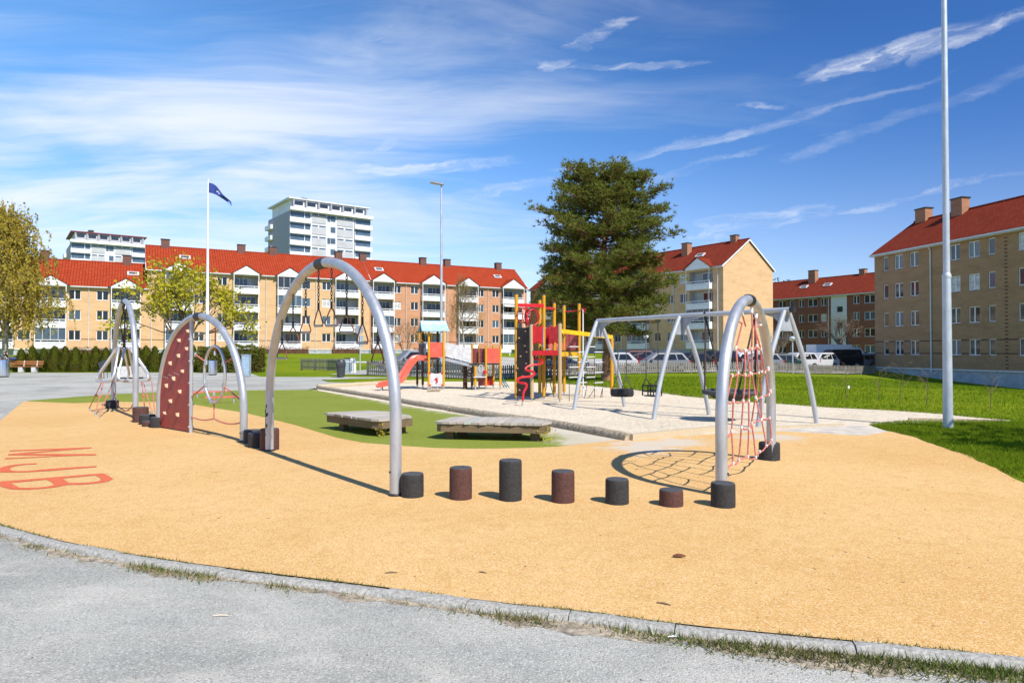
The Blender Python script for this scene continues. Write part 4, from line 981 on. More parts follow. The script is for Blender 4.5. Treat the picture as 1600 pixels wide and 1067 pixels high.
for k in range(4):
    q = Vector((math.cos(k*PI/2+.3), math.sin(k*PI/2+.3), 0))*.2
    s = L/2+(k-1.5)*.26; top = A+u*s+Vector((0, 0, arch_z(s, L, 2.92, 1.0)-.05)); rope(mb, [top, top*.5+(c0+q+Vector((0, 0, zt)))*.5+u*.02, c0+u*(k-1.5)*.14+Vector((0, 0, zt))], .015)
for z in (1.95, 2.2, 2.45): rope(mb, [c0-u*.28+Vector((0, 0, z)), c0+u*.28+Vector((0, 0, z))], .013)
mb.build('dark_rope', M['ropedark'], oL)
mb = MB(); cl = MB()
for (px, py, sd_) in [(139.5, 642, 0), (148.6, 650, 1), (154.7, 653.5, 2), (226, 644, 1), (237, 647.5, 2), (241.5, 650, 3)]:
    g_ = G(px, py); side = -1 if px < 190 else 1
    top = c0+Vector((side*(.40+.1*(sd_ % 2)), (-.3+.25*sd_), zb_-.02)); rope(mb, [top, g_+Vector((0, 0, .08))], .012)
    cl.tube([g_+Vector((0, 0, -.03)), g_+Vector((0, 0, .12))], .018, 8); mm = top*.55+g_*.45; 
    cl2 = mm; mb.lathe([(0, -.03), (.038, -.02), (.038, .02), (0, .03)], cl2, 8)
rope(mb, sag(A+u*.05+Vector((0, 0, .45)), A+u*1.7+Vector((0, 0, .06)), .12), .014); rope(mb, sag(A+u*1.7+Vector((0, 0, .06)), A+u*(L-.1)+Vector((0, 0, .4)), .12), .014)
mb.build('red_rope', M['ropered'], oL); cl.build('ground_anchor', M['galv'], oL)
# arch with the climbing net
oN, A, B, u, nn, L = make_arch('steel arch on the right strung with a red rope climbing net', G(1127.7, 774.6), G(1205.3, 719.5), 2.26, .8)
H, z0 = 2.2, .8
def pn_(zx, zy): return plane_pt(860+zx/2.809, 440+zy/2.809, A, u)
def q2(s, z): return A+u*s+Vector((0, 0, z))
mb = MB(); cl = MB(); rnd = random.Random(4)
S_ = [.14, .50, .92, 1.30, 1.66, 2.02, 2.38, 2.72]; Zr = [.30, .66, 1.00, 1.34, 1.66, 1.93]
nod = {}
for i, s in enumerate(S_):
    for j, z in enumerate(Zr):
        top = arch_z(s, L, H, z0)-.18
        f = (z-.30)/(1.93-.30)
        # the net narrows towards the crown
        ss = L/2+(s-L/2)*(1-.10*f-.42*f*f); zz = z+rnd.uniform(-.035, .035)-.07*math.sin(PI*i/7)*(1 if j == 0 else .3)
        nod[i, j] = q2(ss+rnd.uniform(-.03, .03), zz)+nn*rnd.uniform(-.03, .03)
for i in range(8):
    for j in range(5):
        if (i*3+j*5) % 11 == 4: continue
        a, b = nod[i, j], nod[i, j+1]
        if j == 4 and i not in (1, 2, 4, 5, 6): continue
        rope(mb, [a, (a+b)/2+u*rnd.uniform(-.025, .025), b], .0105, 7)
for j in range(5):
    for i in range(7):
        if j and (i*2+j*3) % 7 == 5: continue
        a, b = nod[i, j], nod[i+1, j]; rope(mb, sag(a, b, rnd.uniform(.0, .035), 4), .0105, 7)
for j, s_ in ((0, 1), (2, 1), (3, 1)):                   # ties to the legs
    for i, e in ((0, 0), (7, 1)):
        a = nod[i, j]; s = .0 if e == 0 else L
        z = a.z+(.0 if j == 0 else .05)
        if z > z0:
            kk = math.sqrt(max(0, 1-((z-z0)/(H-z0))**2))*L/2; s = L/2-kk if e == 0 else L/2+kk
        b = q2(s, z); rope(mb, [a, b], .0105, 7); cl.lathe([(0, -.03), (.02, -.025), (.02, .025), (0, .03)], a*.25+b*.75, 8)
for i in (1, 2, 4, 5, 6):                                # hangers from the crown
    a = nod[i, 5]; s = L/2+(i-3.5)*.30; b = q2(s, arch_z(s, L, H, z0)-.02); rope(mb, [a, b], .0105, 7); c = a*.3+b*.7; cl.tube([c, c+(b-a).normalized()*.14], .02, 8)
net_o = mb.build('net', M['ropered'], oN)
for k, p in nod.items(): 
    if k[1] < 5: MB().lathe([(0, -.022), (.015, -.019), (.017, 0), (.015, .019), (0, .022)], p, 8).build('net_clamp', M['offwhite'], net_o)
cl.build('rope_sleeves', M['offwhite'], net_o)
# ------------------------------------------------------------------ stumps
def stump(px, yb, ht, r, dark, label, wob=0):
    c = G(px, yb); c = Vector((c.x, c.y+r*.95, 0)) if yb > 0 else c
    o = thing('rubber_stump', label, 'stump', c, None, 'round rubber stepping stumps'); rnd = random.Random(int(px*7))
    n = 40; mb = MB(); prof = [(r*1.0, -.05), (r, 0), (r*1.004, ht*.3), (r*.998, ht*.7), (r*.995, ht-.03), (r*.985, ht-.012), (r*.955, ht-.001), (r*.90, ht)]
    mb.lathe(prof, c, n); mb.build('body', M['blackrub' if dark else 'brownrub'], o)
    MB().lathe([(r*.945, ht-.001), (r*.93, ht+.003), (r*.6, ht+.005)], c, n).build('cap', M['topblack'], o)
    return o
def hgt(px, yb, yt, r):                                  # height from the picture's base and top line
    c = G(px, yb); return P(px, yt, c.y+r).z
R_ = .123
for px, yb, yt, dark, lab in [(642, 779, 739.5, 1, 'black rubber stump touching the right leg of the tallest arch'), (718.5, 782.5, 730, 0, 'dark brown stump between two black stumps, left in the front row'),
     (797.5, 784.5, 718.5, 1, 'tallest black rubber stump in the middle of the front row'), (881, 787.5, 735.5, 0, 'dark brown stump just right of the tallest black stump'),
     (967, 790, 748, 1, 'black stump beside the low brown stump in the front row'), (1053, 793.5, 764.5, 0, 'lowest brown stump in the front row'), (1135.5, 795, 754, 1, 'black stump in front of the near leg of the net arch')]:
    stump(px, yb, hgt(px, yb, yt, R_), R_, dark, lab)
for px, yb, yt, dark, lab in [(1208, 720.5, 691, 1, 'black stump behind the far leg of the net arch'),
     (389.5, 693.5, 671.5, 1, 'black stump at the right foot of the climbing panel arch'), (397, 700.5, 676, 1, 'narrow looking black stump between two stumps by the tall arch'), (416, 704.5, 669.5, 0, 'brown stump behind the left leg of the tallest arch'),
     (213.5, 660.5, 636, 0, 'tall brown stump in front of the far left arch'), (224, 664, 648, 1, 'wide black stump between brown stumps near the far left arch'), (229, 667, 657.5, 0, 'very low brown stump near the climbing panel'), (241.5, 669, 651.5, 1, 'black stump against the left foot of the climbing panel arch'),
     (170, 638.5, 625.5, 1, 'small distant black stump left of the far left arch')]:
    stump(px, yb, hgt(px, yb, yt, .16), .165 if px < 380 else .15, dark, lab)
# ------------------------------------------------------------------ wooden platforms
def platform(label, pts, zt, legs, nplank, rot, seed, odd=()):
    rnd = random.Random(seed); c = sum((Vector((p[0], p[1], 0)) for p in pts), Vector())/len(pts)
    o = thing('wooden_platform', label, 'platform', (c.x, c.y, 0), rot, 'low wooden platforms')
    lp = [Matrix.Rotation(-rot, 3, 'Z') @ (Vector((p[0], p[1], 0))-Vector((c.x, c.y, 0))) for p in pts]
    x0, x1 = min(p.x for p in lp), max(p.x for p in lp)
    def span(x):
        ys_ = []
        for i in range(len(lp)):
            a, b = lp[i], lp[(i+1) % len(lp)]
            if (a.x > x) != (b.x > x): ys_.append(a.y+(x-a.x)/(b.x-a.x)*(b.y-a.y))
        return (min(ys_), max(ys_)) if len(ys_) > 1 else None
    w = (x1-x0)/nplank; mbs = {0: MB(), 1: MB(), 2: MB()}
    for k in range(nplank):
        xa, xb = x0+k*w+.004, x0+(k+1)*w-.004; a, b = span(xa+.006), span(xb-.006)
        if not a or not b: continue
        e = lambda: rnd.uniform(-.02, .02); dz = rnd.uniform(-.004, .004)
        mb = mbs[1 if k in odd[:1] else 2 if k in odd[1:] else 0]
        mb.slab([(xa, a[0]-.03+e(), zt+dz), (xb, b[0]-.03+e(), zt+dz+rnd.uniform(-.003, .003)), (xb, b[1]+.03+e(), zt+dz), (xa, a[1]+.03+e(), zt+dz)], (0, 0, -.042))
    mbs[0].build('decking', M['deckgrey'], o, ang=25)
    if mbs[1].v: mbs[1].build('stained_plank', M['pinkplank'], o)
    if mbs[2].v: mbs[2].build('stained_plank', M['tealplank'], o)
    ins = [p*0.955 for p in lp]
    mb = MB()
    for i in range(len(ins)):
        a, b = ins[i], ins[(i+1) % len(ins)]
        if (b-a).length > .05: mb.beam((a.x, a.y, zt-.115), (b.x, b.y, zt-.115), .05, .135)
    mb.build('rim_beam', M['deckside'], o)
    for q in legs:
        v = Matrix.Rotation(-rot, 3, 'Z') @ (Vector((q[0], q[1], 0))-Vector((c.x, c.y, 0))); MB().box((v.x, v.y, (zt-.185)/2-.02), (.17, .13, zt-.185+.04)).build('leg', M['deckside'], o)
    lf = MB(); v = lp[legs_w[seed]]
    for i in range(70):
        q = v*.97+Vector((rnd.gauss(0, .09), rnd.gauss(0, .04), 0)); q.z = rnd.uniform(.02, zt-.06)
        d = Vector((rnd.uniform(-1, 1), rnd.uniform(-1, .2), rnd.uniform(-.6, .6))).normalized()*rnd.uniform(.012, .028); s_ = d.orthogonal().normalized()*d.length*.6
        lf.poly([q-d, q+s_, q+d, q-s_])
    wd = tag(lf.build('weeds', M['maple'], None, fix=False), kind='stuff'); wd.location = (c.x, c.y, 0); wd.rotation_euler = (0, 0, rot)
    return o
legs_w = {21: 2, 22: 2}
M['pinkplank'] = woodmat('pink_stained_plank', (0.46, 0.36, 0.31), (0.54, 0.49, 0.43), 'Y'); M['tealplank'] = woodmat('teal_stained_plank', (0.36, 0.41, 0.35), (0.52, 0.49, 0.42), 'Y')
platform('low wooden platform nearer the camera with ten grey planks', [(-1.40, 12.50), (-1.33, 12.40), (.62, 12.06), (.72, 12.40), (.68, 12.56), (.12, 13.24), (-1.16, 13.32)], .33, [(-1.15, 12.62), (.42, 12.35), (-.95, 13.1), (.1, 12.95)], 15, -.17, 21, (3, 4))
platform('low wooden platform partly hidden by the tall arch leg', [(-3.86, 14.17), (-2.62, 12.86), (-2.45, 12.78), (-1.93, 13.34), (-2.48, 14.30), (-3.15, 14.75)], .33, [(-3.45, 14.05), (-2.5, 13.1), (-2.2, 13.5), (-2.8, 14.2)], 11, -.80, 22, (98, 99))
# ------------------------------------------------------------------ borders of the sand pit
def log(label, pts, r, m, name='log_border'):
    c = pts[0]; mb = MB(); rnd = random.Random(len(pts)+int(c.x*10))
    d = dens([Vector((p[0], p[1], 0)) for p in pts], .25, 0); out = []; rr = []
    for i, p in enumerate(d): out.append(Vector((p.x, p.y, r*.35+rnd.uniform(-.006, .006)))); rr.append(r*(1+rnd.uniform(-.07, .07)))
    mb.tube(out, rr, 12); return tag(mb.build(name, m, None, loc=(c.x, c.y, 0), ang=60), label, 'log')
log('long grey log edging the sand pit beside the platforms, left part', gp([(497, 607), (544, 614.5), (609, 625), (656, 634), (704, 641)]), .10, M['logwood'])
log('long grey log edging the sand pit behind the nearer platform', gp([(705, 642), (775, 653), (862, 665), (983, 688)]), .105, M['logwood'])
log('log at the back corner of the sand pit by the slide', gp([(496, 606), (515, 605), (586, 600.5), (660, 597.5)]), .11, M['timber'])
a, b, c = G(985, 688), G(1123, 674), G(1318, 664)
mb = MB(); mb.beam(a+Vector((0, 0, .035)), b+Vector((0, 0, .035)), .13, .16); mb.beam(b+Vector((.01, 0, .0)), c+Vector((0, 0, -.03)), .13, .12)
tag(mb.build('timber_border', M['timber'], None, loc=a), 'pale square timber edging the sand pit under the swing', 'timber')
a, b = G(1420, 655), G(1570, 658); mb = MB(); mb.beam(a+Vector((0, 0, -.02)), b+Vector((0, 0, -.02)), .09, .10); tag(mb.build('timber_border', M['logwood'], None, loc=a), 'weathered timber border end near the tall lamp post', 'timber')
# ------------------------------------------------------------------ swing set
o = thing('swing_frame', 'large grey swing frame with three leg pairs in the sand', 'swing frame', (4.1, 16.7, 0))
def leg_curve(a, f, bow=.10, n=10):
    d = Vector((f.x-a.x, f.y-a.y, 0)).normalized(); return [a+(f-a)*(k/n)+d*bow*math.sin(PI*k/n)*1.0+Vector((0, 0, .03*math.sin(PI*k/n))) for k in range(n+1)]
ap = [Vector((2.46, 19.4, 2.47)), Vector((4.14, 16.7, 2.47)), Vector((5.95, 14.8, 2.50))]
feet = [(G(896.7, 639.4), G(976.4, 635)), (G(1021, 654.7), G(1108.5, 648)), (G(1184, 668), G(1277, 660.7))]
bd = (ap[2]-ap[0]).normalized()
for k in range(3):
    for f in feet[k]:
        f = Vector((f.x, f.y, -.05)); s = (f-ap[k]); s.z = 0; s.normalize(); a = ap[k]+s*.06+Vector((0, 0, -.02))
        MB().tube(leg_curve(a, f), .055, 14).build('leg', M['swinggrey'], o)
    f0, f1 = feet[k]; s = (f1-f0).normalized(); c = ap[k]; mb = MB()
    z1 = -.46; w1 = .155
    mb.slab([c-s*.03+Vector((0, 0, .02)), c+s*.03+Vector((0, 0, .02)), c+s*w1*1.25+Vector((0, 0, z1)), c-s*w1*1.25+Vector((0, 0, z1))], s.cross(Vector((0, 0, 1))).normalized()*.012)
    e = bd if k < 2 else -bd
    mb.slab([c+e*.05+Vector((0, 0, -.05)), c+e*.62+Vector((0, 0, -.05)), c+e*.32+Vector((0, 0, -.14)), c+e*.16+Vector((0, 0, -.28)), c+e*.08+Vector((0, 0, -.50))], e.cross(Vector((0, 0, 1))).normalized()*.014)
    mb.build('bracket', M['bracket'], o)
MB().tube([ap[0]-bd*.05, ap[1], ap[2]+bd*.14], .058, 16).build('top_bar', M['swinggrey'], o)
MB().tube([ap[2]+bd*.10, ap[2]+bd*.20], .066, 14).build('end_cap', M['darkmetal'], o)
def bar(t):                                              # t measured in x on the bar
    if t < ap[1].x: k = (t-ap[0].x)/(ap[1].x-ap[0].x); return ap[0]+(ap[1]-ap[0])*k
    k = (t-ap[1].x)/(ap[2].x-ap[1].x); return ap[1]+(ap[2]-ap[1])*k
bt = (ap[1]-ap[0]); bt.z = 0; bt.normalize(); bn = Vector((-bt.y, bt.x, 0))
c = bar(2.99); c.z = .48
ty = thing('tyre_swing', 'black tyre seat hanging on chains from the grey swing frame', 'swing', c, None, 'seats on the swing frame')
pr = []
for k in range(24):
    a = 2*PI*k/24; pr.append((math.cos(a), math.sin(a)))
mb = MB(); n = 40; vs = []; fs = []
prof = [(.215, -.085), (.27, -.10), (.30, -.085), (.312, -.04), (.312, .04), (.30, .085), (.27, .10), (.215, .085), (.20, .05), (.24, .03), (.24, -.03), (.20, -.05)]
for k in range(n):
    a = 2*PI*k/n
    for r_, z in prof: vs.append(c+Vector((r_*math.cos(a), r_*math.sin(a), z)))
m_ = len(prof)
for k in range(n):
    for j in range(m_): fs.append((k*m_+j, ((k+1) % n)*m_+j, ((k+1) % n)*m_+(j+1) % m_, k*m_+(j+1) % m_))
mb.add(vs, fs).build('tyre', M['tyre'], ty)
mb = MB()
for s in (-1, 1):
    h = bar(2.99)+bt*s*.17+Vector((0, 0, -.06)); kn = Vector((h.x, h.y, .95)); 
    chain_mesh(mb, h, kn, .05, .006, .013)
    for q in (-1, 1): chain_mesh(mb, kn, c+bt*s*.19+bn*q*.19+Vector((0, 0, .09)), .05, .006, .013)
mb.build('chain', M['chain'], ty)
for (off, h_) in ((.0, .03),):
    mb = MB(); 
    for s in (-1, 1): mb.tube([bar(2.99)+bt*s*.17+Vector((0, 0, .0)), bar(2.99)+bt*s*.17+Vector((0, 0, -.09))], .03, 10)
    mb.build('hanger', M['darkmetal'], ty)
c = bar(3.60); c.z = .48
bs_ = thing('toddler_swing', 'black open toddler seat with bars hanging beside the tyre swing', 'swing', c, None, 'seats on the swing frame')
mb = MB(); mb.box(c+Vector((0, 0, -.02)), (.36, .24, .03), rz=math.atan2(bt.y, bt.x)); mb.build('seat', M['blackrub'], bs_)
mb = MB()
for z in (.10, .24):
    mb.tube([c+bt*.2*a+bn*.14*b+Vector((0, 0, z)) for a, b in ((-1, -1), (1, -1), (1, 1), (-1, 1))], .02, 8, closed=True)
for a, b in ((-1, -1), (1, -1), (1, 1), (-1, 1), (0, -1), (0, 1)): mb.tube([c+bt*.2*a+bn*.14*b+Vector((0, 0, -.02)), c+bt*.2*a+bn*.14*b+Vector((0, 0, .26))], .018, 8)
mb.build('guard_bars', M['blackrub'], bs_)
mb = MB()
for s in (-1, 1):
    h = bar(3.60)+bt*s*.22+Vector((0, 0, -.06)); kn = Vector((h.x, h.y, .90)); chain_mesh(mb, h, kn, .05, .006, .013)
    for q in (-1, 1): chain_mesh(mb, kn, c+bt*s*.19+bn*q*.13+Vector((0, 0, .25)), .05, .006, .013)
mb.build('chain', M['chain'], bs_)
bt2 = (ap[2]-ap[1]); bt2.z = 0; bt2.normalize(); bn2 = Vector((-bt2.y, bt2.x, 0)); c = bar(5.03); c.z = .66
nb = thing('basket_swing', 'wide round black basket swing on thick ropes behind the net arch', 'swing', c, None, 'seats on the swing frame')
rr = .58; MB().tube([c+Vector((rr*math.cos(q*PI/24), rr*math.sin(q*PI/24), 0)) for q in range(48)], .055, 12, closed=True).build('rim', M['topblack'], nb)
mb = MB()
for q in range(16):
    a = q*PI/8; mb.tube([c+Vector((rr*k*math.cos(a), rr*k*math.sin(a), -.20*(1-k*k))) for k in (1, .8, .6, .4, .2, .02)], .014, 6)
for k in (.85, .7, .55, .4, .25): mb.tube([c+Vector((rr*k*math.cos(q*PI/16), rr*k*math.sin(q*PI/16), -.20*(1-k*k))) for q in range(32)], .016, 6, closed=True)
mb.build('woven_seat', M['blackrub'], nb)
MB().lathe([(.02, -.205), (.30, -.165), (.48, -.075), (.54, -.02), (.53, -.015), (.29, -.155), (.02, -.19)], c, 28).build('seat_mat', M['blackrub'], nb)
mb = MB(); hg = MB()
for s in (-1, 1):
    h = bar(5.03)+bt2*s*.62+Vector((0, 0, -.08)); hg.tube([h+Vector((0, 0, .10)), h+Vector((0, 0, -.05))], .045, 10); hg.tube([h+bn2*.06+Vector((0, 0, .10)), h-bn2*.06+Vector((0, 0, .10))], .03, 8)
    for q in (-1, 1): mb.tube([h, c+(bt2*s+bn2*q)*rr*.707], .021, 8)
mb.build('rope', M['ropedark'], nb); hg.build('hanger', M['darkmetal'], nb)
# ------------------------------------------------------------------ yellow and red climbing structure
def z5(zx, zy): return 795+zx/5.617, 450+zy/5.617
o = thing('climbing_tower', 'tall climbing structure of yellow posts with red beams and hoops', 'climbing frame', (1.4, 23, 0))
posts = {}
def post(key, x, top, wood, foot, m='yellow', r=.058, xt=None):
    px, py = z5(x, foot); g = G(px, py); tx, ty_ = z5(xt if xt is not None else x, top); tp = P(tx, ty_, g.y); wp = P(*z5(x, wood), g.y)
    posts[key] = (g, tp)
    q = MB().tube([Vector((g.x, g.y, max(.10, wp.z*.7))), tp+Vector((0, 0, -.02)), tp], [r, r, r*.92], 14).build('post', M[m], o)
    MB().lathe([(r*1.02, -.005), (r*.9, .03), (r*.4, .05)], tp, 12).build('post_cap', M['darkmetal'], q)
    MB().tube([(g.x, g.y, -.05), (g.x, g.y, max(.12, wp.z*.7))], .024, 8).build('post_foot', M['galv'], q)
post(1, 66, 55, 945, 985); post(2, 204, 318, 960, 995, 'paleyel', xt=196); post(3, 272, 105, 915, 950); post(4, 307, 62, 945, 975); post(5, 399, 132, 925, 950, 'yellow')
post(6, 448, 310, 965, 1000, 'paleyel', .064); post(7, 485, 152, 905, 935); post(8, 617, 138, 915, 940); post(9, 905, 437, 930, 957)
def pt(k, z): g, tp = posts[k]; f = z/tp.z; return Vector((g.x+(tp.x-g.x)*f, g.y, z))
a, b = pt(1, .08), pt(2, .08); d = (b-a).normalized(); off = Vector((d.y, -d.x, 0))*.03
ztop = P(*z5(130, 345), a.y).z
pn = MB().slab([a+d*.0+Vector((0, 0, .06)), b-d*.04+Vector((0, 0, .06)), b-d*.06+Vector((0, 0, ztop-.1)), a+Vector((0, 0, ztop-.1))], off).build('climbing_board', M['wallblack'], o)
mb = MB()
for (x, y) in ((155, 380), (95, 440), (148, 508), (110, 600), (160, 662), (83, 705), (130, 775), (100, 895), (165, 560)):
    q = plane_pt(*z5(x, y), a, d)+Vector((d.y, -d.x, 0))*.03; mb.lathe([(0, -.03), (.045, -.015), (.04, .02), (0, .035)], q, 8)
mb.build('hold', M['holdred'], pn)
def bm(name, k1, k2, z1, z2, w, h, m, ext=0): p, q = pt(k1, z1), pt(k2, z2); e = (q-p).normalized()*ext; return MB().beam(p-e, q+e, w, h).build(name, M[m], o)
def zat(k, y): return P(800, 450+y/5.617, posts[k][0].y).z
bm('top_beam', 1, 4, zat(1, 150), zat(4, 155), .10, .11, 'red', .03)
p1, p4 = pt(1, zat(1, 150)), pt(4, zat(4, 155)); p3 = pt(3, zat(3, 165))
MB().beam(p1*.5+p4*.5, p3, .08, .09).build('top_beam', M['red'], o)
MB().tube([pt(4, zat(4, 178)), pt(5, zat(5, 182))], .05, 10).build('top_rail', M['red'], o)
MB().tube(sag(pt(7, zat(7, 205)), pt(8, zat(8, 190)), .03), .022, 8).build('top_rail', M['red'], o)
# hoops hanging on a spindle
hc = P(*z5(155, 240), 22.2); sp_ = MB(); sp_.tube([P(*z5(153, 150), 22.2), P(*z5(153, 340), 22.2)], .022, 8); sp_.build('spindle', M['red'], o)
for k, (dx_, rr_, tl) in enumerate(((-.10, .22, .2), (.0, .235, 1.0), (.03, .20, 2.0), (.22, .23, .5), (.16, .235, 2.6))):
    cc = hc+Vector((dx_, .15*math.sin(k*2.1), -.02*k)); uu = Vector((math.cos(tl), math.sin(tl), 0))
    MB().tube([cc+uu*rr_*math.cos(q*PI/14)+Vector((0, 0, rr_*1.1*math.sin(q*PI/14))) for q in range(28)], .019, 8, closed=True).build('hoop', M['red' if k % 2 else 'darkred'], o)
zf = zat(2, 570)
bm('floor_beam', 2, 6, zf, zf, .09, .15, 'red', .03)
bm('floor_beam', 6, 8, zat(6, 580), zat(8, 580), .09, .15, 'yelpaint', .03)
bm('floor_beam', 2, 3, zf, zf, .07, .13, 'red'); bm('floor_beam', 3, 7, zf, zf, .07, .13, 'red'); bm('floor_beam', 7, 8, zf, zf, .07, .13, 'yelpaint')
pf = [pt(k, zf+.05) for k in (2, 6, 8, 7, 3)]; MB().slab(pf, (0, 0, .03)).build('floor', M['wallblack'], o)
# red side plates with bowed tops
def plate(k1, k2, f0, f1, y0, y1, m):
    p, q = pt(k1, 1), pt(k2, 1); a0, a1 = p+(q-p)*f0, p+(q-p)*f1; z0_, z1_ = zat(k1, y1), zat(k1, y0); n_ = 10
    top = [a0+(a1-a0)*(i/n_)+Vector((0, 0, z1_-1+.03*math.cos(i/n_*PI*2))) for i in range(n_+1)]; bot = [a0+(a1-a0)*(i/n_)+Vector((0, 0, z0_-1-.03*math.cos(i/n_*PI*2))) for i in range(n_, -1, -1)]
    dd = (q-p).normalized(); MB().slab(top+bot, Vector((dd.y, -dd.x, 0))*.03).build('side_panel', M[m], o)
    mb = MB(); mb.tube([v+Vector((0, 0, .02)) for v in top], .018, 6); mb.tube([v+Vector((0, 0, -.02)) for v in bot], .018, 6); mb.build('panel_rail', M['red'], o)
plate(2, 6, .05, .40, 345, 480, 'red'); plate(2, 6, .66, .95, 345, 472, 'darkred')
plate(3, 5, .30, .62, 352, 480, 'darkred'); plate(4, 5, .45, .95, 360, 478, 'red')
mb = MB(); g_ = pt(2, 1)+(pt(6, 1)-pt(2, 1))*.42; MB().tube([(g_.x, g_.y, zat(2, 520)), (g_.x, g_.y, zat(2, 350))], .02, 8).build('grab_bar', M['galv'], o)
def slats(k1, k2, f0, f1, y0, y1, n, m):
    p, q = pt(k1, 1), pt(k2, 1); a0, a1 = p+(q-p)*f0, p+(q-p)*f1; z0_, z1_ = zat(k1, y1), zat(k1, y0); mb = MB(); h = (z1_-z0_)/n
    for i in range(n): z = z0_+h*(i+.5); mb.beam((a0.x, a0.y, z), (a1.x, a1.y, z), .03, h*.90)
    for f_ in (.06, .94): c_ = a0+(a1-a0)*f_; mb.tube([(c_.x, c_.y+.03, z0_-.05), (c_.x, c_.y+.03, z1_+.03)], .022, 6)
    mb.build('slatted_panel', M[m], o)
slats(7, 8, .02, .90, 400, 545, 7, 'fadered'); slats(3, 7, .22, .95, 480, 560, 4, 'fadered')
# long yellow beam with a hanging rung net
ya, yb_ = pt(6, zat(6, 378)), Vector((posts[9][1].x, posts[9][1].y, posts[9][1].z+.02))
MB().beam(ya-(yb_-ya).normalized()*-.03, yb_, .10, .13).build('net_beam', M['yelpaint'], o)
MB().beam(pt(8, zat(8, 388)), ya+(yb_-ya)*.38, .09, .11).build('net_beam', M['yelpaint'], o)
rp = MB(); rg_ = MB()
def onb(x):                                              # point of the beam seen at zoom column x
    px, _ = z5(x, 0); r_ = (px-800)/F; k = (r_*ya.y-ya.x)/((yb_.x-ya.x)-r_*(yb_.y-ya.y)); return ya+(yb_-ya)*k
cols_ = [530, 608, 680, 752, 822]
for x in cols_:
    p = onb(x); rp.tube([(p.x, p.y, p.z-.05), (p.x, p.y, .32 if x not in (530,) else .0)], .011, 6)
for i in range(4):
    for k in range(4):
        y = (515, 562)[i % 2]+k*90; p, q = onb(cols_[i]), onb(cols_[i+1]); z = P(800, 450+y/5.617, p.y).z; rg_.tube([(p.x-.015, p.y, z), (q.x+.015, q.y, z)], .018, 8)
for x, tgt in ((680, ((665, 965),)), (752, ((705, 955), (752, 965))), (822, ((805, 960), (818, 962)))):
    p = onb(x)
    for t_ in tgt: gg = G(*z5(*t_)); rp.tube([(p.x, p.y, .34), (gg.x, gg.y, .0)], .011, 6)
p, q = onb(740), onb(822); z = .36; rg_.tube([(p.x, p.y, z), (q.x, q.y, z)], .018, 8)
p, q = onb(625), onb(680); rg_.tube([(p.x, p.y, z), (q.x, q.y, z)], .018, 8)
rp.build('net_rope', M['ropedark'], o); rg_.build('rung', M['lightpanel'], o)
# rung ladder on ropes under the floor and cross bars between posts
mb = MB(); rp = MB(); pa, pb = pt(4, 1), pt(5, 1)
for y in (540, 628, 716, 803): 
    z = P(800, 450+y/5.617, pa.y).z; c1 = pa+(pb-pa)*.25; c2 = pa+(pb-pa)*.62; mb.tube([(c1.x, c1.y, z), (c2.x, c2.y, z)], .018, 8)
mb.build('rung', M['lightpanel'], o)
for f_, dxx in ((.25, -.08), (.62, .12)): c1 = pa+(pb-pa)*f_; rp.tube([(c1.x, c1.y, zf), (c1.x, c1.y, .45), (c1.x+dxx, c1.y-.1, .0)], .013, 6)
rp.build('ladder_rope', M['ropedark'], o)
mb = MB()
for y in (695, 825): z = P(800, 450+y/5.617, pa.y).z; mb.tube([pt(4, z), pt(5, z)], .02, 8)
mb.build('cross_bar', M['maroon'], o)
# fire pole with its red collar
g = G(*z5(652, 955)); zt = P(*z5(652, 190), g.y).z; MB().tube([(g.x, g.y, -.05), (g.x, g.y, zt)], .024, 10).build('fire_pole', M['offwhite'], o)
t8 = pt(8, zt); MB().tube([t8, Vector((g.x, g.y, zt+.04)), Vector((g.x+.08, g.y-.05, zt+.02)), Vector((g.x+.05, g.y-.02, zt-.1)), Vector((g.x, g.y, zt-.08))], .022, 8).build('pole_bracket', M['red'], o)
# wriggling red climbing pole
path = [(240, 575), (225, 612), (236, 624), (275, 628), (294, 640), (293, 656), (262, 671), (200, 676), (158, 694), (147, 712), (165, 724), (208, 733), (224, 748), (218, 764), (185, 777), (112, 784), (78, 800), (80, 822), (104, 832), (143, 838), (156, 852), (150, 878), (132, 912), (125, 950), (122, 990)]
gf = G(*z5(118, 1032)); yt = posts[2][0].y+.1; pts = []
for i, (x, y) in enumerate(path):
    k = i/(len(path)-1); Y = yt+(gf.y-yt)*min(1, k*1.25); Y += .16*math.sin(k*PI*5.2)*(1-k); pts.append(P(*z5(x, y), Y))
def cr(pts, n=4):                                        # smooth a path
    out = []
    for i in range(len(pts)-1):
        p0, p1, p2, p3 = pts[max(i-1, 0)], pts[i], pts[i+1], pts[min(i+2, len(pts)-1)]
        for k in range(n):
            t_ = k/n; out.append(.5*((2*p1)+(p2-p0)*t_+(2*p0-5*p1+4*p2-p3)*t_*t_+(3*p1-p0-3*p2+p3)*t_**3))
    return out+[pts[-1]]
MB().tube(cr(pts), .036, 10).build('curly_pole', M['red'], o)
MB().tube([pts[-1]+Vector((0, 0, .02)), Vector((gf.x, gf.y, -.05))], .026, 8).build('pole_foot', M['galv'], o)

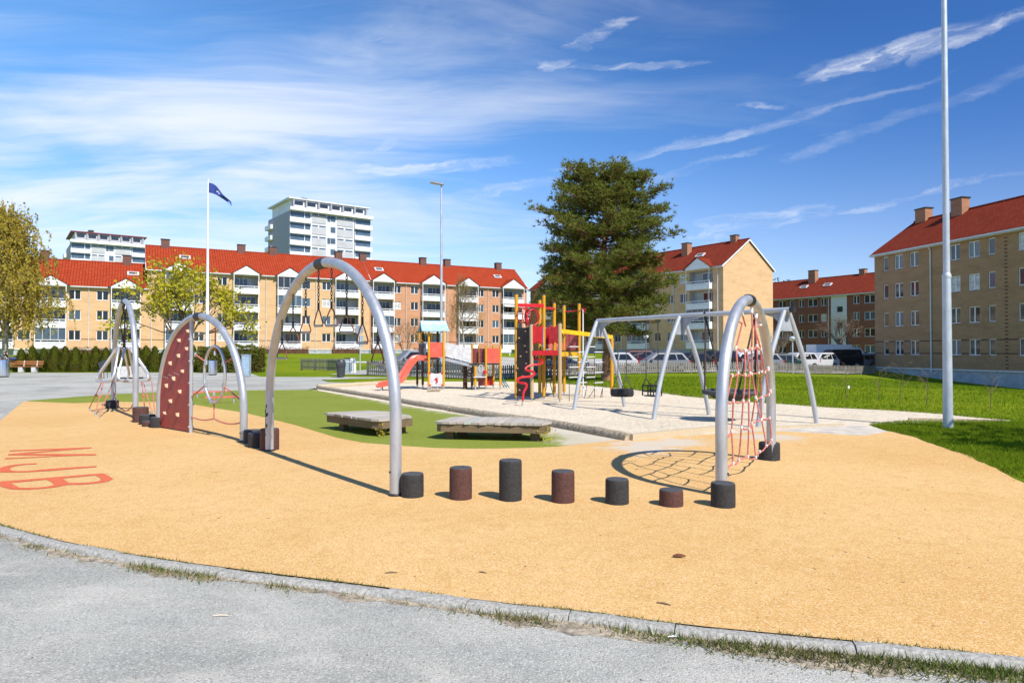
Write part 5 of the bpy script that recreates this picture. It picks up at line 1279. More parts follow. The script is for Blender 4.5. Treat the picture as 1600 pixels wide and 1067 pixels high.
# ------------------------------------------------------------------ playhouse with slide and bridge
def zh(zx, zy): return 580+zx/6.6667, 490+zy/6.6667
o = thing('play_tower', 'small play tower with pale blue roof, coral slide and ramp bridge', 'play tower', (-3.3, 29, 0))
def hp_(x, y0, foot, m, Yo=0, r=.05):
    g = G(*zh(x, foot)); g = Vector((g.x/g.y*(g.y+Yo), g.y+Yo, 0)); tp = P(*zh(x, y0), g.y); q = MB().tube([(g.x, g.y, .16), tp], r, 10).build('post', M[m], o)
    MB().tube([(g.x, g.y, -.05), (g.x, g.y, .17)], .03, 8).build('post_foot', M['galv'], q); return Vector((g.x, g.y, 0))
YF = 28.6; YB = 29.5
def xy(x, Y): px, _ = zh(x, 0); return (px-800)/F*Y
def zz(y, Y): return P(800, 490+y/6.6667, Y).z
def hpost(x, y0, Y, m, r=.05, yb=None):
    X = xy(x, Y); zt = zz(y0, Y); q = MB().tube([(X, Y, .16 if yb is None else zz(yb, Y)), (X, Y, zt)], r, 10).build('post', M[m], o)
    if yb is None: MB().tube([(X, Y, -.05), (X, Y, .17)], .03, 8).build('post_foot', M['galv'], q)
    return X
XA, XB = hpost(600, 170, YF, 'yellow'), hpost(755, 170, YF, 'yellow'); XC, XD = hpost(537, 175, YB, 'brownpost'), hpost(692, 175, YB, 'brownpost'); hpost(480, 470, YB+.2, 'brownpost')
zfl = zz(468, YF)
MB().b2(XC-.05, XD+.1, YF, YB, zfl-.06, zfl).build('floor', M['wallblack'], o)
MB().slab([(XA+.05, YF-.03, zz(455, YF)), (XB-.05, YF-.03, zz(455, YF)), (XB-.05, YF-.03, zz(300, YF)), (XA+.05, YF-.03, zz(300, YF))], (0, .03, 0)).build('front_panel', M['coral'], o)
lp = MB(); lp.slab([(XA+.03, YF-.02, zz(755, YF)), (XB-.03, YF-.02, zz(755, YF)), (XB-.03, YF-.02, zz(612, YF)), (XB-.25, YF-.02, zz(625, YF)), (XA+.25, YF-.02, zz(625, YF)), (XA+.03, YF-.02, zz(612, YF))], (0, .03, 0))
lpo = lp.build('lower_panel', M['lightpanel'], o)
fg = MB(); X0 = xy(680, YF); Y0 = YF-.024
def blob(cx_, cz, rx, rz): fg.poly([(cx_+rx*math.cos(q*PI/8), Y0-.003, cz+rz*math.sin(q*PI/8)) for q in range(16)])
blob(X0, zz(683, YF), .06, .06); blob(X0-.06, zz(688, YF), .03, .025); blob(X0+.02, zz(702, YF), .035, .05); blob(X0-.01, zz(722, YF), .025, .06); blob(X0+.045, zz(712, YF), .02, .035)
fg.build('panel_motif', M['red'], lpo)
cb = MB()
for x in (XA+.05, XB-.05):
    for y in (618, 745): cb.box((x, YF-.03, zz(y, YF)), (.08, .03, .08))
cb.build('corner_bracket', M['red'], lpo)
MB().slab([(XA-.05, YF+.05, zz(745, YF)), (XA-.05, YB-.05, zz(745, YF)), (XA-.05, YB-.05, zz(650, YF)), (XA-.05, YF+.05, zz(650, YF))], (.03, 0, 0)).build('lower_panel', M['maroon'], o)
# arched roof: ridge runs left-right
rf_ = MB(); n = 8; ym = (YF+YB)/2; xm_ = (XA+XB+XC+XD)/4; zr, ze_ = zz(70, YF), zz(178, YF); hw = .54; hd = .62; ca, sa = math.cos(.30), math.sin(.30)
def rp_(x, y, z): return Vector((xm_+x*ca-y*sa, ym+x*sa+y*ca, z))
def rz_(t_): return zr-(zr-ze_)*(.62*t_+.38*t_*t_) if False else ze_+(zr-ze_)*((1-t_)**1.35)
for s in (-1, 1):
    for k in range(n):
        t0, t1 = k/n, (k+1)/n; o0, o1 = .05*t0, .05*t1
        rf_.slab([rp_(-hw-o0, s*hd*t0, rz_(t0)), rp_(hw+o0, s*hd*t0, rz_(t0)), rp_(hw+o1, s*hd*t1, rz_(t1)), rp_(-hw-o1, s*hd*t1, rz_(t1))], (0, 0, -.03))
rf_.build('roof', M['blueroof'], o, ang=50)
for e in (-1, 1):
    ge = MB(); pts_ = [rp_(e*(hw-.06), s*hd*k/n, rz_(k/n)-.04) for s, ks in ((-1, range(n, -1, -1)), (1, range(1, n+1))) for k in ks]
    c0_ = rp_(0, 0, 0); dv = rp_(1, 0, 0)-c0_; ge.slab(pts_, dv*.03*-e); ge.build('roof_gable', M['navy'], o)
# left entry panel with dark wave, handrails
Yl = YF+.55; XL0, XL1 = xy(478, Yl), xy(585, Yl)
MB().slab([(XL0, Yl+.5, zz(455, Yl)), (XL1, Yl-.4, zz(462, Yl)), (XL1, Yl-.4, zz(303, Yl)), (XL0, Yl+.5, zz(303, Yl))], (0, .03, 0)).build('entry_panel', M['greypanel'], o)
mb = MB(); k_ = [(478, 310), (510, 330), (515, 380), (505, 440), (480, 452)]; mb.slab([(xy(x, Yl), Yl+.45-(x-478)/107*.9, zz(y, Yl)) for x, y in k_], (0, -.012, 0)); mb.build('panel_motif', M['maroon'], o)
mb = MB(); k_ = [(520, 310), (560, 330), (532, 380), (545, 445), (515, 440), (510, 395), (525, 350)]; mb.slab([(xy(x, Yl), Yl+.42-(x-478)/107*.9, zz(y, Yl)) for x, y in k_], (0, -.012, 0)); mb.build('panel_motif', M['navy'], o)
mb = MB()
for x, Y in ((462, Yl+.2), (490, Yl), (520, Yl-.1)):
    mb.tube(cr([Vector((xy(x+30, Y), Y, zz(190, Y))), Vector((xy(x+8, Y), Y-.1, zz(200, Y))), Vector((xy(x, Y), Y-.1, zz(235, Y))), Vector((xy(x+6, Y), Y-.05, zz(275, Y))), Vector((xy(x+28, Y), Y, zz(300, Y)))]), .028, 8)
for a_, b_ in (((560, 195), (610, 225)), ((630, 195), (632, 290)), ((640, 460), (632, 570))): mb.tube([Vector((xy(a_[0], YF+.3), YF+.3, zz(a_[1], YF))), Vector((xy(b_[0], YF+.3), YF+.3, zz(b_[1], YF)))], .03, 8)
mb.build('handrail', M['yelpaint'], o)
# slide
cl_ = [(585, 478), (525, 466), (470, 464), (430, 500), (385, 565), (340, 640), (305, 690), (265, 710), (200, 722), (120, 738), (60, 748)]
pts = cr([P(*zh(x, y), 28.9-.9*i/10) for i, (x, y) in enumerate(cl_)], 3); mb = MB()
sec = [(-.27, .17), (-.245, .18), (-.225, .16), (-.20, .03), (-.12, .0), (.12, .0), (.20, .03), (.225, .16), (.245, .18), (.27, .17), (.24, -.02), (.1, -.04), (-.1, -.04), (-.24, -.02)]
vs = []
for i, p in enumerate(pts):
    tg = (pts[min(i+1, len(pts)-1)]-pts[max(i-1, 0)]).normalized(); sd_ = Vector((0, 0, 1)).cross(tg).normalized(); up = tg.cross(sd_)
    for a_, h_ in sec: vs.append(p+sd_*a_+up*(h_-.05))
m_ = len(sec); fs = [(i*m_+j, i*m_+(j+1) % m_, (i+1)*m_+(j+1) % m_, (i+1)*m_+j) for i in range(len(pts)-1) for j in range(m_)]+[tuple(range(m_)), tuple((len(pts)-1)*m_+j for j in range(m_-1, -1, -1))]
sl_o = mb.add(vs, fs).build('slide', M['coral'], o, ang=45)
mb = MB(); e = pts[-3]; mb.tube([e+Vector((.03, .2, -.05)), Vector((e.x+.05, e.y+.2, -.05))], .03, 8); mb.tube([e+Vector((.05, -.2, -.05)), Vector((e.x+.07, e.y-.2, -.05))], .03, 8); mb.build('slide_foot', M['galv'], sl_o)
# sloping bridge
b0, b1 = Vector((XB+.02, YF+.2, zfl)), Vector((xy(1048, YF+.1), YF+.2, zz(540, YF)))
w = Vector((0, 1.0, 0)); mb = MB(); mb.slab([b0, b1, b1+w, b0+w], (0, 0, -.07)); mb.build('bridge_deck', M['lightpanel'], o)
mb = MB(); mb.beam(b0+Vector((0, -.05, -.03)), b1+Vector((0, -.05, -.03)), .05, .10); mb.build('bridge_beam', M['galv'], o)
for k in range(3):
    f0, f1 = .02+k*.325, .02+(k+1)*.325-.02; pa, pb = b0+(b1-b0)*f0, b0+(b1-b0)*f1; h0 = zz(290, YF)-zz(462, YF); h1 = zz(345, YF)-zz(515, YF)
    for yo, nm in ((0, 'bridge_panel'), (1.0, 'bridge_panel')):
        v = Vector((0, yo, 0)); mb = MB().slab([pa+v+Vector((0, 0, .10)), pb+v+Vector((0, 0, .08)), pb+v+Vector((0, 0, h0+(h1-h0)*f1)), pa+v+Vector((0, 0, h0+(h1-h0)*f0))], (0, .03, 0)); mb.build(nm, M['lightpanel'], o)
# lower tower
YG = 28.7
xs4 = [hpost(1085, 545, YG-.3, 'yellow'), hpost(1195, 335, YG, 'yellow'), hpost(1345, 335, YG, 'yellow'), hpost(1272, 335, YG+1.1, 'yellow'), hpost(1050, 310, YG+1.0, 'yellow'), hpost(1055, 545, YG+.3, 'brownpost')]
hpost(1125, 335, YG+.9, 'yellow')
zg = zz(520, YG); MB().b2(xs4[4]-.05, xs4[2], YG, YG+1.1, zg-.06, zg).build('floor', M['wallblack'], o)
def pan(x0, x1, y0, y1, Y, m, nm='side_panel'): return MB().slab([(xy(x0, Y), Y, zz(y1, Y)), (xy(x1, Y), Y, zz(y1, Y)), (xy(x1, Y), Y, zz(y0, Y)), (xy(x0, Y), Y, zz(y0, Y))], (0, .03, 0)).build(nm, M[m], o)
pan(1208, 1337, 362, 514, YG-.03, 'coral', 'front_panel'); pan(1056, 1120, 362, 512, YG+.3, 'maroon'); pan(1126, 1190, 362, 512, YG+.15, 'maroon')
gp_ = pan(1095, 1182, 552, 652, YG-.15, 'greypanel'); mb = MB()
Xc, Yc, Zc = xy(1140, YG-.15), YG-.156, zz(572, YG)
mb.tube([Vector((Xc+.085*math.cos(q*PI/10), Yc, Zc+.15*math.sin(q*PI/10))) for q in range(20)], .022, 6, closed=True); mb.build('panel_motif', M['curtain'], gp_)
pan(1115, 1190, 662, 750, YG-.05, 'maroon'); pan(1208, 1268, 680, 748, YG+.5, 'red'); pan(1200, 1270, 650, 745, YG+1.0, 'maroon')
MB().b2(xy(1085, YG)-.05, xy(1200, YG), YG-.4, YG-.05, zz(662, YG), zz(652, YG)).build('counter', M['lightpanel'], o)
MB().lathe([(0, -.09), (.07, -.06), (.08, 0), (.06, .07), (0, .09)], (xy(1185, YG-.2), YG-.2, zz(608, YG)), 12).build('knob', M['red'], o)
# stepped ramp and blue rope net
mb = MB(); 
for x in (968, 990, 1050): mb.tube([(xy(x, YG+.5), YG+.5, -.03), (xy(x, YG+.5), YG+.5, zz(545, YG))], .05, 8)
for y in (590, 620, 652, 682, 708): mb.b2(xy(968, YG+.5), xy(1058, YG+.5), YG+.35, YG+.55, zz(y+8, YG), zz(y-4, YG))
mb.build('step_ladder', M['brownpost'], o)
mb = MB(); t0, t1 = Vector((xy(1290, YG+.6), YG+.6, zz(570, YG))), Vector((xy(1325, YG+.3), YG+.3, zz(570, YG))); e0, e1 = G(*zh(1385, 770)), G(*zh(1440, 772))
for f_ in (0, .5, 1): mb.tube(sag(t0+(t1-t0)*f_, e0+(e1-e0)*f_, .06), .018, 6)
for k in range(1, 6): f_ = k/6; mb.tube([t0+(e0-t0)*f_+Vector((0, 0, -.05)), t1+(e1-t1)*f_+Vector((0, 0, -.05))], .018, 6)
mb.build('rope_net', M['bluerope'], o)
# small driftwood by the tower
g = G(676, 612); mb = MB(); mb.tube([g+Vector((-.22, 0, .05)), g+Vector((.05, .05, .06)), g+Vector((.28, .02, .05))], [.05, .06, .04], 8); mb.tube([g+Vector((-.1, .1, .12)), g+Vector((.3, .35, .08))], .035, 8)
tag(mb.build('driftwood', M['logwood'], None, loc=g), 'short pieces of grey wood lying in front of the play tower', 'wood')
# ------------------------------------------------------------------ fences
def fence(label, pts, h=.92, seed=1, name='picket_fence'):
    rnd = random.Random(seed); c = pts[0]; o = thing(name, label, 'fence', (c.x, c.y, gz(c.x, c.y)), None, 'picket fences along the car park')
    for a, b in zip(pts, pts[1:]):
        L = (b-a).length; k = max(1, round(L/2.4))
        for i in range(k):
            p, q = a+(b-a)*(i/k), a+(b-a)*((i+1)/k); d = (q-p).normalized(); nr = Vector((-d.y, d.x, 0)); zp_, zq = gz(p.x, p.y), gz(q.x, q.y)
            if nr.y > 0: nr = -nr
            mb = MB(); l = (q-p).length; m_ = int(l/.19)
            for j in range(m_):
                f = (j+.5)/m_; s = p+d*(l*f)+nr*.035; z = zp_+(zq-zp_)*f; t_ = rnd.uniform(-.012, .012); top = h+rnd.uniform(-.02, .02); w = .104/2
                mb.slab([s+d*(-w)+Vector((0, 0, z+.07)), s+d*w+Vector((0, 0, z+.07)), s+d*(w+t_)+Vector((0, 0, z+top)), s+d*(t_)+Vector((0, 0, z+top+.03)), s+d*(-w+t_)+Vector((0, 0, z+top))], nr*.02)
            mb.build('picket_panel', M['fence'], o)
            mb = MB()
            for zz_ in (.28, h-.22): mb.beam((p.x, p.y, zp_+zz_), (q.x, q.y, zq+zz_), .045, .09)
            mb.build('rail', M['fence'], o)
            MB().box((p.x-nr.x*.06, p.y-nr.y*.06, zp_+h/2-.1), (.09, .09, h+.1)).build('post', M['fence'], o)
    return o
fence('dark weathered picket fence left of the bin on the lawn', gp([(470, 578.5), (512, 580), (548, 582)]), 1.0, 1)
fence('bright grey picket fence running behind the play tower slide', gp([(573, 586), (640, 588.3), (700, 591.5), (760, 593.5)]), .98, 2)
fence('picket fence around the parked cars behind the pine and swing', gp([(763, 593.5), (800, 591.5), (850, 589), (900, 586.8), (960, 584.5), (1040, 583), (1120, 582), (1200, 581), (1262, 579.5), (1300, 577), (1368, 575.5)]), .78, 3)
pb = P(552, 582, 52); 
o = thing('barrier', 'white barrier boom between posts at the car park entrance', 'barrier', (G(552, 583).x, G(552, 583).y, 0))
for px in (549.5, 554.5): g = G(px, 583); MB().box((g.x, g.y, .55), (.16, .12, 1.1)).build('post', M['white'], o)
a, b = G(541, 583), G(577, 584); MB().tube([a+Vector((0, -.1, .82)), b+Vector((0, -.1, .82))], .05, 8).build('boom', M['white'], o)
g = G(544, 582); c = thing('utility_cabinet', 'small green grey cabinet behind the dark bin', 'cabinet', g); MB().b2(g.x-.3, g.x+.25, g.y+.15, g.y+.55, 0, 1.05).build('body', M['cabinet'], c); MB().b2(g.x-.33, g.x+.28, g.y+.12, g.y+.58, 1.05, 1.10).build('lid', M['darkmetal'], c)
g = P(790, 553, 96); o = thing('garden_bench', 'tiny white bench on the lawn by the orange block', 'bench', (g.x, g.y, gz(g.x, g.y))); zb_ = gz(g.x, g.y)
MB().b2(g.x-.8, g.x+.8, g.y-.2, g.y+.2, zb_+.42, zb_+.5).build('seat', M['white'], o); MB().b2(g.x-.8, g.x+.8, g.y+.2, g.y+.25, zb_+.5, zb_+.95).build('backrest', M['white'], o)
for s in (-.6, .6): MB().b2(g.x+s-.06, g.x+s+.06, g.y-.15, g.y+.2, zb_, zb_+.42).build('leg', M['white'], o)
# ------------------------------------------------------------------ cars
CARP = {}
def car_proto(kind):
    if kind in CARP: return CARP[kind]
    L, Wd, zr, shape = {'suv': (4.6, 1.86, 1.66, 's'), 'wagon': (4.7, 1.82, 1.47, 'w'), 'hatch': (4.2, 1.78, 1.48, 'h'), 'sedan': (4.6, 1.82, 1.45, 'n'), 'van': (5.0, 1.95, 1.95, 'v')}[kind]
    h = L/2; w = Wd/2; zs = zr*.60
    rear = {'s': (-h+.55, -h+.08), 'w': (-h+.6, -h+.1), 'h': (-h+.75, -h+.15), 'n': (-h+1.5, -h+.75), 'v': (-h+.15, -h+.02)}[shape]
    cowl, ws = {'v': (h-1.0, h-1.75)}.get(shape, (h-1.25, h-2.0))
    # stations: x, bottom z, shoulder z, half width
    st_ = [(h, .42, .62, w*.72), (h-.10, .26, .74, w*.86), (h-.45, .22, zs-.13, w*.96), (cowl, .2, zs-.02, w), (0, .2, zs, w), (rear[1]+.05, .22, zs+.03, w*.97), (-h+.14, .26, zs-.02, w*.93), (-h, .40, zs-.12, w*.84)]
    if shape == 'n': st_.insert(6, (-h+.35, .24, zs-.01, w*.94))
    mb = MB(); vs = []; m_ = 8
    for x, zb, zh_, hw in st_:
        for y, z in ((-hw*.90, zb), (-hw, zb+.14), (-hw*1.0, (zb+zh_)/2+.05), (-hw*.955, zh_), (hw*.955, zh_), (hw*1.0, (zb+zh_)/2+.05), (hw, zb+.14), (hw*.90, zb)): vs.append((x, y, z))
    n = len(st_); fs = [(i*m_+j, i*m_+(j+1) % m_, (i+1)*m_+(j+1) % m_, (i+1)*m_+j) for i in range(n-1) for j in range(m_)]+[tuple(range(m_)), tuple((n-1)*m_+j for j in range(m_-1, -1, -1))]
    mb.add(vs, fs)
    def zsh(x):
        for (x0, _, z0_, w0), (x1, _, z1_, w1) in zip(st_, st_[1:]):
            if x1 <= x <= x0: f = (x0-x)/(x0-x1); return z0_+(z1_-z0_)*f, (w0+(w1-w0)*f)*.955
        return st_[-1][2], st_[-1][3]*.955
    rw = w*.70; zc, wc = zsh(cowl); zq, wq = zsh(rear[1])
    base_ = [(cowl, -wc, zc), (cowl, wc, zc), (rear[1], wq, zq), (rear[1], -wq, zq)]
    top_ = [(ws, -rw, zr-.06), (ws, rw, zr-.06), (rear[0], rw*.97, zr-.05), (rear[0], -rw*.97, zr-.05)]
    xm = (ws+rear[0])/2; crown = [(ws-.25, -rw*.9, zr-.01), (ws-.25, rw*.9, zr-.01), (xm, rw*.92, zr+.01), (xm, -rw*.92, zr+.01), (rear[0]+.2, rw*.88, zr), (rear[0]+.2, -rw*.88, zr)]
    b0 = len(mb.v); mb.add(base_+top_+crown, [(0, 1, 5, 4), (1, 2, 6, 5), (2, 3, 7, 6), (3, 0, 4, 7), (4, 5, 9, 8), (8, 9, 10, 11), (11, 10, 12, 13), (13, 12, 6, 7), (4, 8, 11, 13, 7), (5, 6, 12, 10, 9)])
    body = mb.mesh('body', [M['white']], ang=28)
    def q(A_, B_, C_, D_, u0, u1, v0, v1, off):          # pane inset in the face A B (bottom) D C (top)
        A_, B_, C_, D_ = map(Vector, (A_, B_, C_, D_)); nr = (B_-A_).cross(D_-A_).normalized()*off
        f = lambda u, v: (A_*(1-u)+B_*u)*(1-v)+(D_*(1-u)+C_*u)*v+nr
        return [f(u0, v0), f(u1, v0), f(u1, v1), f(u0, v1)]
    g = {}
    mb = MB(); mb.slab(q(base_[1], base_[0], top_[0], top_[1], .05, .95, .05, .93, .012), (0, 0, .004)); g['windscreen'] = mb.mesh('windscreen', M['glass'])
    mb = MB(); mb.slab(q(base_[3], base_[2], top_[2], top_[3], .07, .93, .12, .9, .012), (0, 0, .004)); g['rear_window'] = mb.mesh('rear_window', M['glassd'])
    mb = MB()
    for A_, B_, C_, D_ in ((base_[0], base_[3], top_[3], top_[0]), (base_[2], base_[1], top_[1], top_[2])):
        fl = A_ == base_[0]
        for u0, u1 in (((.10, .42), (.45, .70), (.73, .93)) if shape in 'swv' else ((.10, .46), (.49, .88))):
            if not fl: u0, u1 = 1-u1, 1-u0
            mb.slab(q(A_, B_, C_, D_, u0, u1, .08, .86, -.010), (0, (-.004 if fl else .004), 0)); mb.slab(q(A_, B_, C_, D_, u0, u1, .08, .86, .010), (0, (-.004 if fl else .004), 0))
    g['side_windows'] = mb.mesh('side_windows', M['glassd'])
    wr = .33 if shape in 'sv' else .31
    mb = MB(); mb.tube([(0, -.10, 0), (0, .10, 0)], wr, 20); wheel = mb.mesh('wheel', M['tyre'])
    mb = MB(); mb.tube([(0, -.115, 0), (0, .115, 0)], wr*.62, 14); rim = mb.mesh('rim', M['rim'])
    lampm = MB().b2(h-.30, h-.05, -w*.82, -w*.50, zs-.32, zs-.16).mesh('headlight', M['lampglass']); tail = MB().b2(-h+.0, -h+.16, -w*.90, -w*.66, zs-.30, zs-.04).mesh('tail_light', M['redlight'])
    mir = MB().b2(cowl-.42, cowl-.25, -w-.16, -w+.0, zs-.0, zs+.14).mesh('wing_mirror', M['white'])
    plate_ = MB().b2(h-.0, h+.02, -.26, .26, .42, .52); gr = plate_.b2(h-.06, h+.005, -.5, .5, .54, .66).mesh('grille', M['darkmetal'])
    CARP[kind] = (body, g, wheel, rim, lampm, tail, mir, gr, dict(L=L, w=w, wr=wr)); return CARP[kind]
def car(kind, paint, label, x, y, rz):
    body, g, wheel, rim, lampm, tail, mir, gr, d = car_proto(kind)
    z = gz(x, y)+.035
    o = thing('parked_car' if kind != 'van' else 'parked_van', label, 'car' if kind != 'van' else 'van', (x, y, z), rz, 'cars parked behind the picket fence')
    def child(nm, me, par, loc=(0, 0, 0), pm=None, sy=1):
        c = bpy.data.objects.new(nm, me); COL.objects.link(c); c.parent = par; c.location = loc; c.scale = (1, sy, 1)
        if pm: c.material_slots[0].link = 'OBJECT'; c.material_slots[0].material = pm
        return c
    b = child('body', body, o, pm=paint)
    for k in g: child(k, g[k], o)
    for fx in (d['L']*.5-.88, -d['L']*.5+.86):
        for s in (-1, 1): wv = child('wheel', wheel, o, (fx, s*(d['w']-.07), d['wr'])); child('rim', rim, wv)
    for s in (1, -1): child('headlight', lampm, o, sy=s); child('tail_light', tail, o, sy=s); child('wing_mirror', mir, o, pm=paint, sy=s)
    child('grille', gr, o); return o
PT = dict(silver=carpaint('silver', (.17, .18, .19)), white=carpaint('white', (.44, .44, .45)), black=carpaint('black', (.012, .012, .014)), navy=carpaint('navy', (.018, .026, .055)), red=carpaint('red', (.065, .006, .012)),
          blue=carpaint('blue', (.045, .075, .12)), green=carpaint('green', (.010, .032, .030)), lilac=carpaint('lilac', (.55, .52, .60)), grey=carpaint('grey', (.16, .175, .20)), steel=carpaint('steel', (.26, .30, .36)))
def at(px, Y): return (px-800)/F*Y, Y
for kind, paint, px, Y, rz, lab in [
    ('suv', 'grey', 641, 50.5, 205, 'blue grey SUV parked right behind the slide'), ('hatch', 'blue', 700, 50, 190, 'low blue car half hidden by the ramp bridge'),
    ('wagon', 'navy', 872, 52, 8, 'dark navy car behind the yellow climbing posts'), ('hatch', 'white', 956, 53, 172, 'white hatchback beside the pine trunk'),
    ('suv', 'red', 986, 63, 185, 'dark red car behind the white hatchback'), ('wagon', 'silver', 1029, 53.5, 184, 'silver estate car between the two swing leg pairs'),
    ('suv', 'navy', 1028, 65, 180, 'navy SUV in the second row behind the silver estate'), ('hatch', 'black', 1076, 58, 200, 'black hatchback by the middle swing leg'),
    ('suv', 'black', 1116, 60, 196, 'black SUV right of the black hatchback'), ('hatch', 'lilac', 1153, 63, 200, 'pale lilac small car seen through the rope net'),
    ('hatch', 'green', 1214, 63, 186, 'dark green hatchback right of the net arch'), ('wagon', 'grey', 1180, 62, 180, 'dark grey car behind the net arch tube'),
    ('suv', 'white', 1243, 66, 200, 'white SUV by the globe park lamp'), ('suv', 'white', 1277, 68, 208, 'white SUV parked next to the black van'),
    ('van', 'black', 1306, 70, 188, 'black van at the right end of the car row'), ('wagon', 'silver', 1336, 71, 200, 'silver car right of the black van'),
    ('hatch', 'steel', 1353, 72, 190, 'steel blue car at the corner of the ochre block'), ('sedan', 'blue', 1340, 79, 180, 'blue car behind the silver car near the corner'), ('hatch', 'white', 1262, 77, 180, 'white car in the back row between the two white SUVs'), ('wagon', 'navy', 1200, 67, 182, 'navy car in the back row behind the dark green hatchback')]:
    x, y = at(px, Y); car(kind, PT[paint], lab, x, y, R(rz))
# white lorry box behind the van
x, y = at(1302, 77); z = gz(x, y); o = thing('box_truck', 'white box truck rising behind the black van', 'truck', (x, y, z), R(5))
MB().b2(-2.6, 1.6, -1.1, 1.1, .7, 2.35).build('cargo_box', M['white'], o); q = MB(); q.slab([(1.65, -1.0, .4), (3.2, -1.0, .4), (3.15, -1.0, 1.3), (2.6, -1.0, 2.0), (1.65, -1.0, 2.1)], (0, 2.0, 0)); q.build('cab', M['offwhite'], o)
q = MB(); q.slab([(3.17, -.9, 1.3), (3.17, .9, 1.3), (2.66, .9, 1.95), (2.66, -.9, 1.95)], (.02, 0, .02)); q.build('windscreen', M['glassd'], o)
for fx in (-1.6, 2.4):
    for s in (-1, 1): MB().tube([(fx, s*.8, .4), (fx, s*1.05, .4)], .4, 16).build('wheel', M['tyre'], o)
# ------------------------------------------------------------------ poles and lamps
g = G(1481.5, 668); o = thing('lamp_post', 'tall galvanised lamp post on the grass at the right', 'lamp post', g)
MB().tube([g+Vector((0, 0, -.1)), g+Vector((0, 0, .35)), P(1479, 430, g.y)], [.098, .092, .082], 20).build('lower_pole', M['galv2'], o)
tpp = Vector((g.x, g.y, P(1479, 430, g.y).z)); MB().tube([tpp+Vector((0, 0, -.04)), tpp+Vector((0, 0, 10.4-tpp.z))], [.066, .050], 18).build('upper_pole', M['galv2'], o)
MB().lathe([(.083, -.07), (.090, -.05), (.088, .0), (.068, .05)], tpp, 18).build('collar', M['galv2'], o); MB().tube([Vector((g.x-.1, g.y, 10.4)), Vector((g.x-.9, g.y, 10.5))], [.05, .10], 12).build('lamp_head', M['bracket'], o)
g = G(689.5, 589.5); Y = g.y; o = thing('lamp_post', 'slim lamp post with flat lamp head behind the play tower', 'lamp post', g)
top = P(689, 290, Y); MB().tube([g+Vector((0, 0, -.1)), Vector((g.x, Y, 5)), Vector((g.x-.02, Y, top.z))], [.10, .085, .052], 14).build('pole', M['galv2'], o)
mb = MB(); c = Vector((g.x, Y, top.z)); mb.slab([c+Vector(v) for v in ((.12, -.16, .02), (-.45, -.20, .12), (-.72, -.15, .16), (-.72, .15, .16), (-.45, .20, .12), (.12, .16, .02))], (0, 0, .10)); mb.build('lamp_head', M['bracket'], o); MB().slab([c+Vector(v) for v in ((-.2, -.13, .055), (-.64, -.13, .13), (-.64, .13, .13), (-.2, .13, .055))], (0, 0, -.02)).build('lamp_glass', M['lampglass'], o)
Y = 55.0; x = (323.5-800)/F*Y; o = thing('flagpole', 'white flagpole behind the hedge flying a torn blue flag', 'flagpole', (x, Y, gz(x, Y))); top = P(323.5, 283, Y)
MB().tube([(x, Y, -.1), (x, Y, 4), (x, Y, top.z)], [.14, .125, .055], 14).build('pole', M['white'], o); MB().lathe([(0, 0), (.07, .05), (.07, .12), (0, .18)], (x, Y, top.z), 10).build('finial', M['white'], o)
n, m_ = 22, 8; vs = []; fs = []; cols_ = []
for i in range(n+1):
    s = i/n
    for j in range(m_+1):
        v = j/m_; wv = math.sin(s*9+v*1.5)*.10*s+math.sin(s*17+v*3)*.03*s
        vs.append((x+.08+s*2.05+.1*math.sin(v*3+s*4)*s, Y-.05+wv*3-.2*s, top.z-.15-s*s*1.0-s*.95-v*(.80-.64*s)+.10*math.sin(s*8)*(1-v)))
mb = MB()
for i in range(n):
    for j in range(m_):
        if i > n-6 and j in (3, 4) : continue
        if i > n-3 and j in (0,): continue
        fs.append((i*(m_+1)+j, (i+1)*(m_+1)+j, (i+1)*(m_+1)+j+1, i*(m_+1)+j+1))
mb.add(vs, fs)
mb.mi = [1 if (7 <= f[0]//(m_+1) <= 10 and 3 <= f[0] % (m_+1) <= 4 and (f[0]//(m_+1)+f[0] % (m_+1)) % 2) else 0 for f in fs]
mb.build('flag', [M['flag'], M['flagmark']], o, fix=False, ang=80)
for px, pt_, yb, Y, lab in [(1238.5, 526, 579.5, 55, 'globe topped park lamp right of the net arch'), (1009.5, 523, 560, 68, 'globe topped park lamp behind the silver estate car')]:
    x = (px-800)/F*Y; z0_ = gz(x, Y); tz = P(px, pt_+3, Y).z; o = thing('park_lamp', lab, 'lamp', (x, Y, z0_), None, 'globe topped park lamps')
    MB().tube([(x, Y, z0_-.1), (x, Y, tz-.1)], .055, 10).build('pole', M['galv2'], o); MB().lathe([(.06, -.20), (.20, -.14), (.25, -.06), (.26, 0)], (x, Y, tz), 18).build('globe', M['lampglass'], o); MB().lathe([(.30, 0), (.29, .04), (.20, .14), (.06, .19), (0, .2)], (x, Y, tz+.002), 18).build('shade', M['galv2'], o)
g = G(562.5, 584); Y = g.y; o = thing('sign_post', 'grey sign post with round sign above a blue board, seen from behind', 'sign', g)
MB().tube([g+Vector((0, 0, -.1)), Vector((g.x, Y, P(562, 511, Y).z))], .04, 10).build('pole', M['galv2'], o)
c = P(560.5, 515, Y); MB().tube([c+Vector((0, .045, 0)), c+Vector((0, .06, 0))], .32, 24).build('round_sign', M['bracket'], o); c = P(563.5, 533, Y); MB().box(c+Vector((0, .055, 0)), (.28, .02, .78)).build('sign_board', M['signblue'], o)
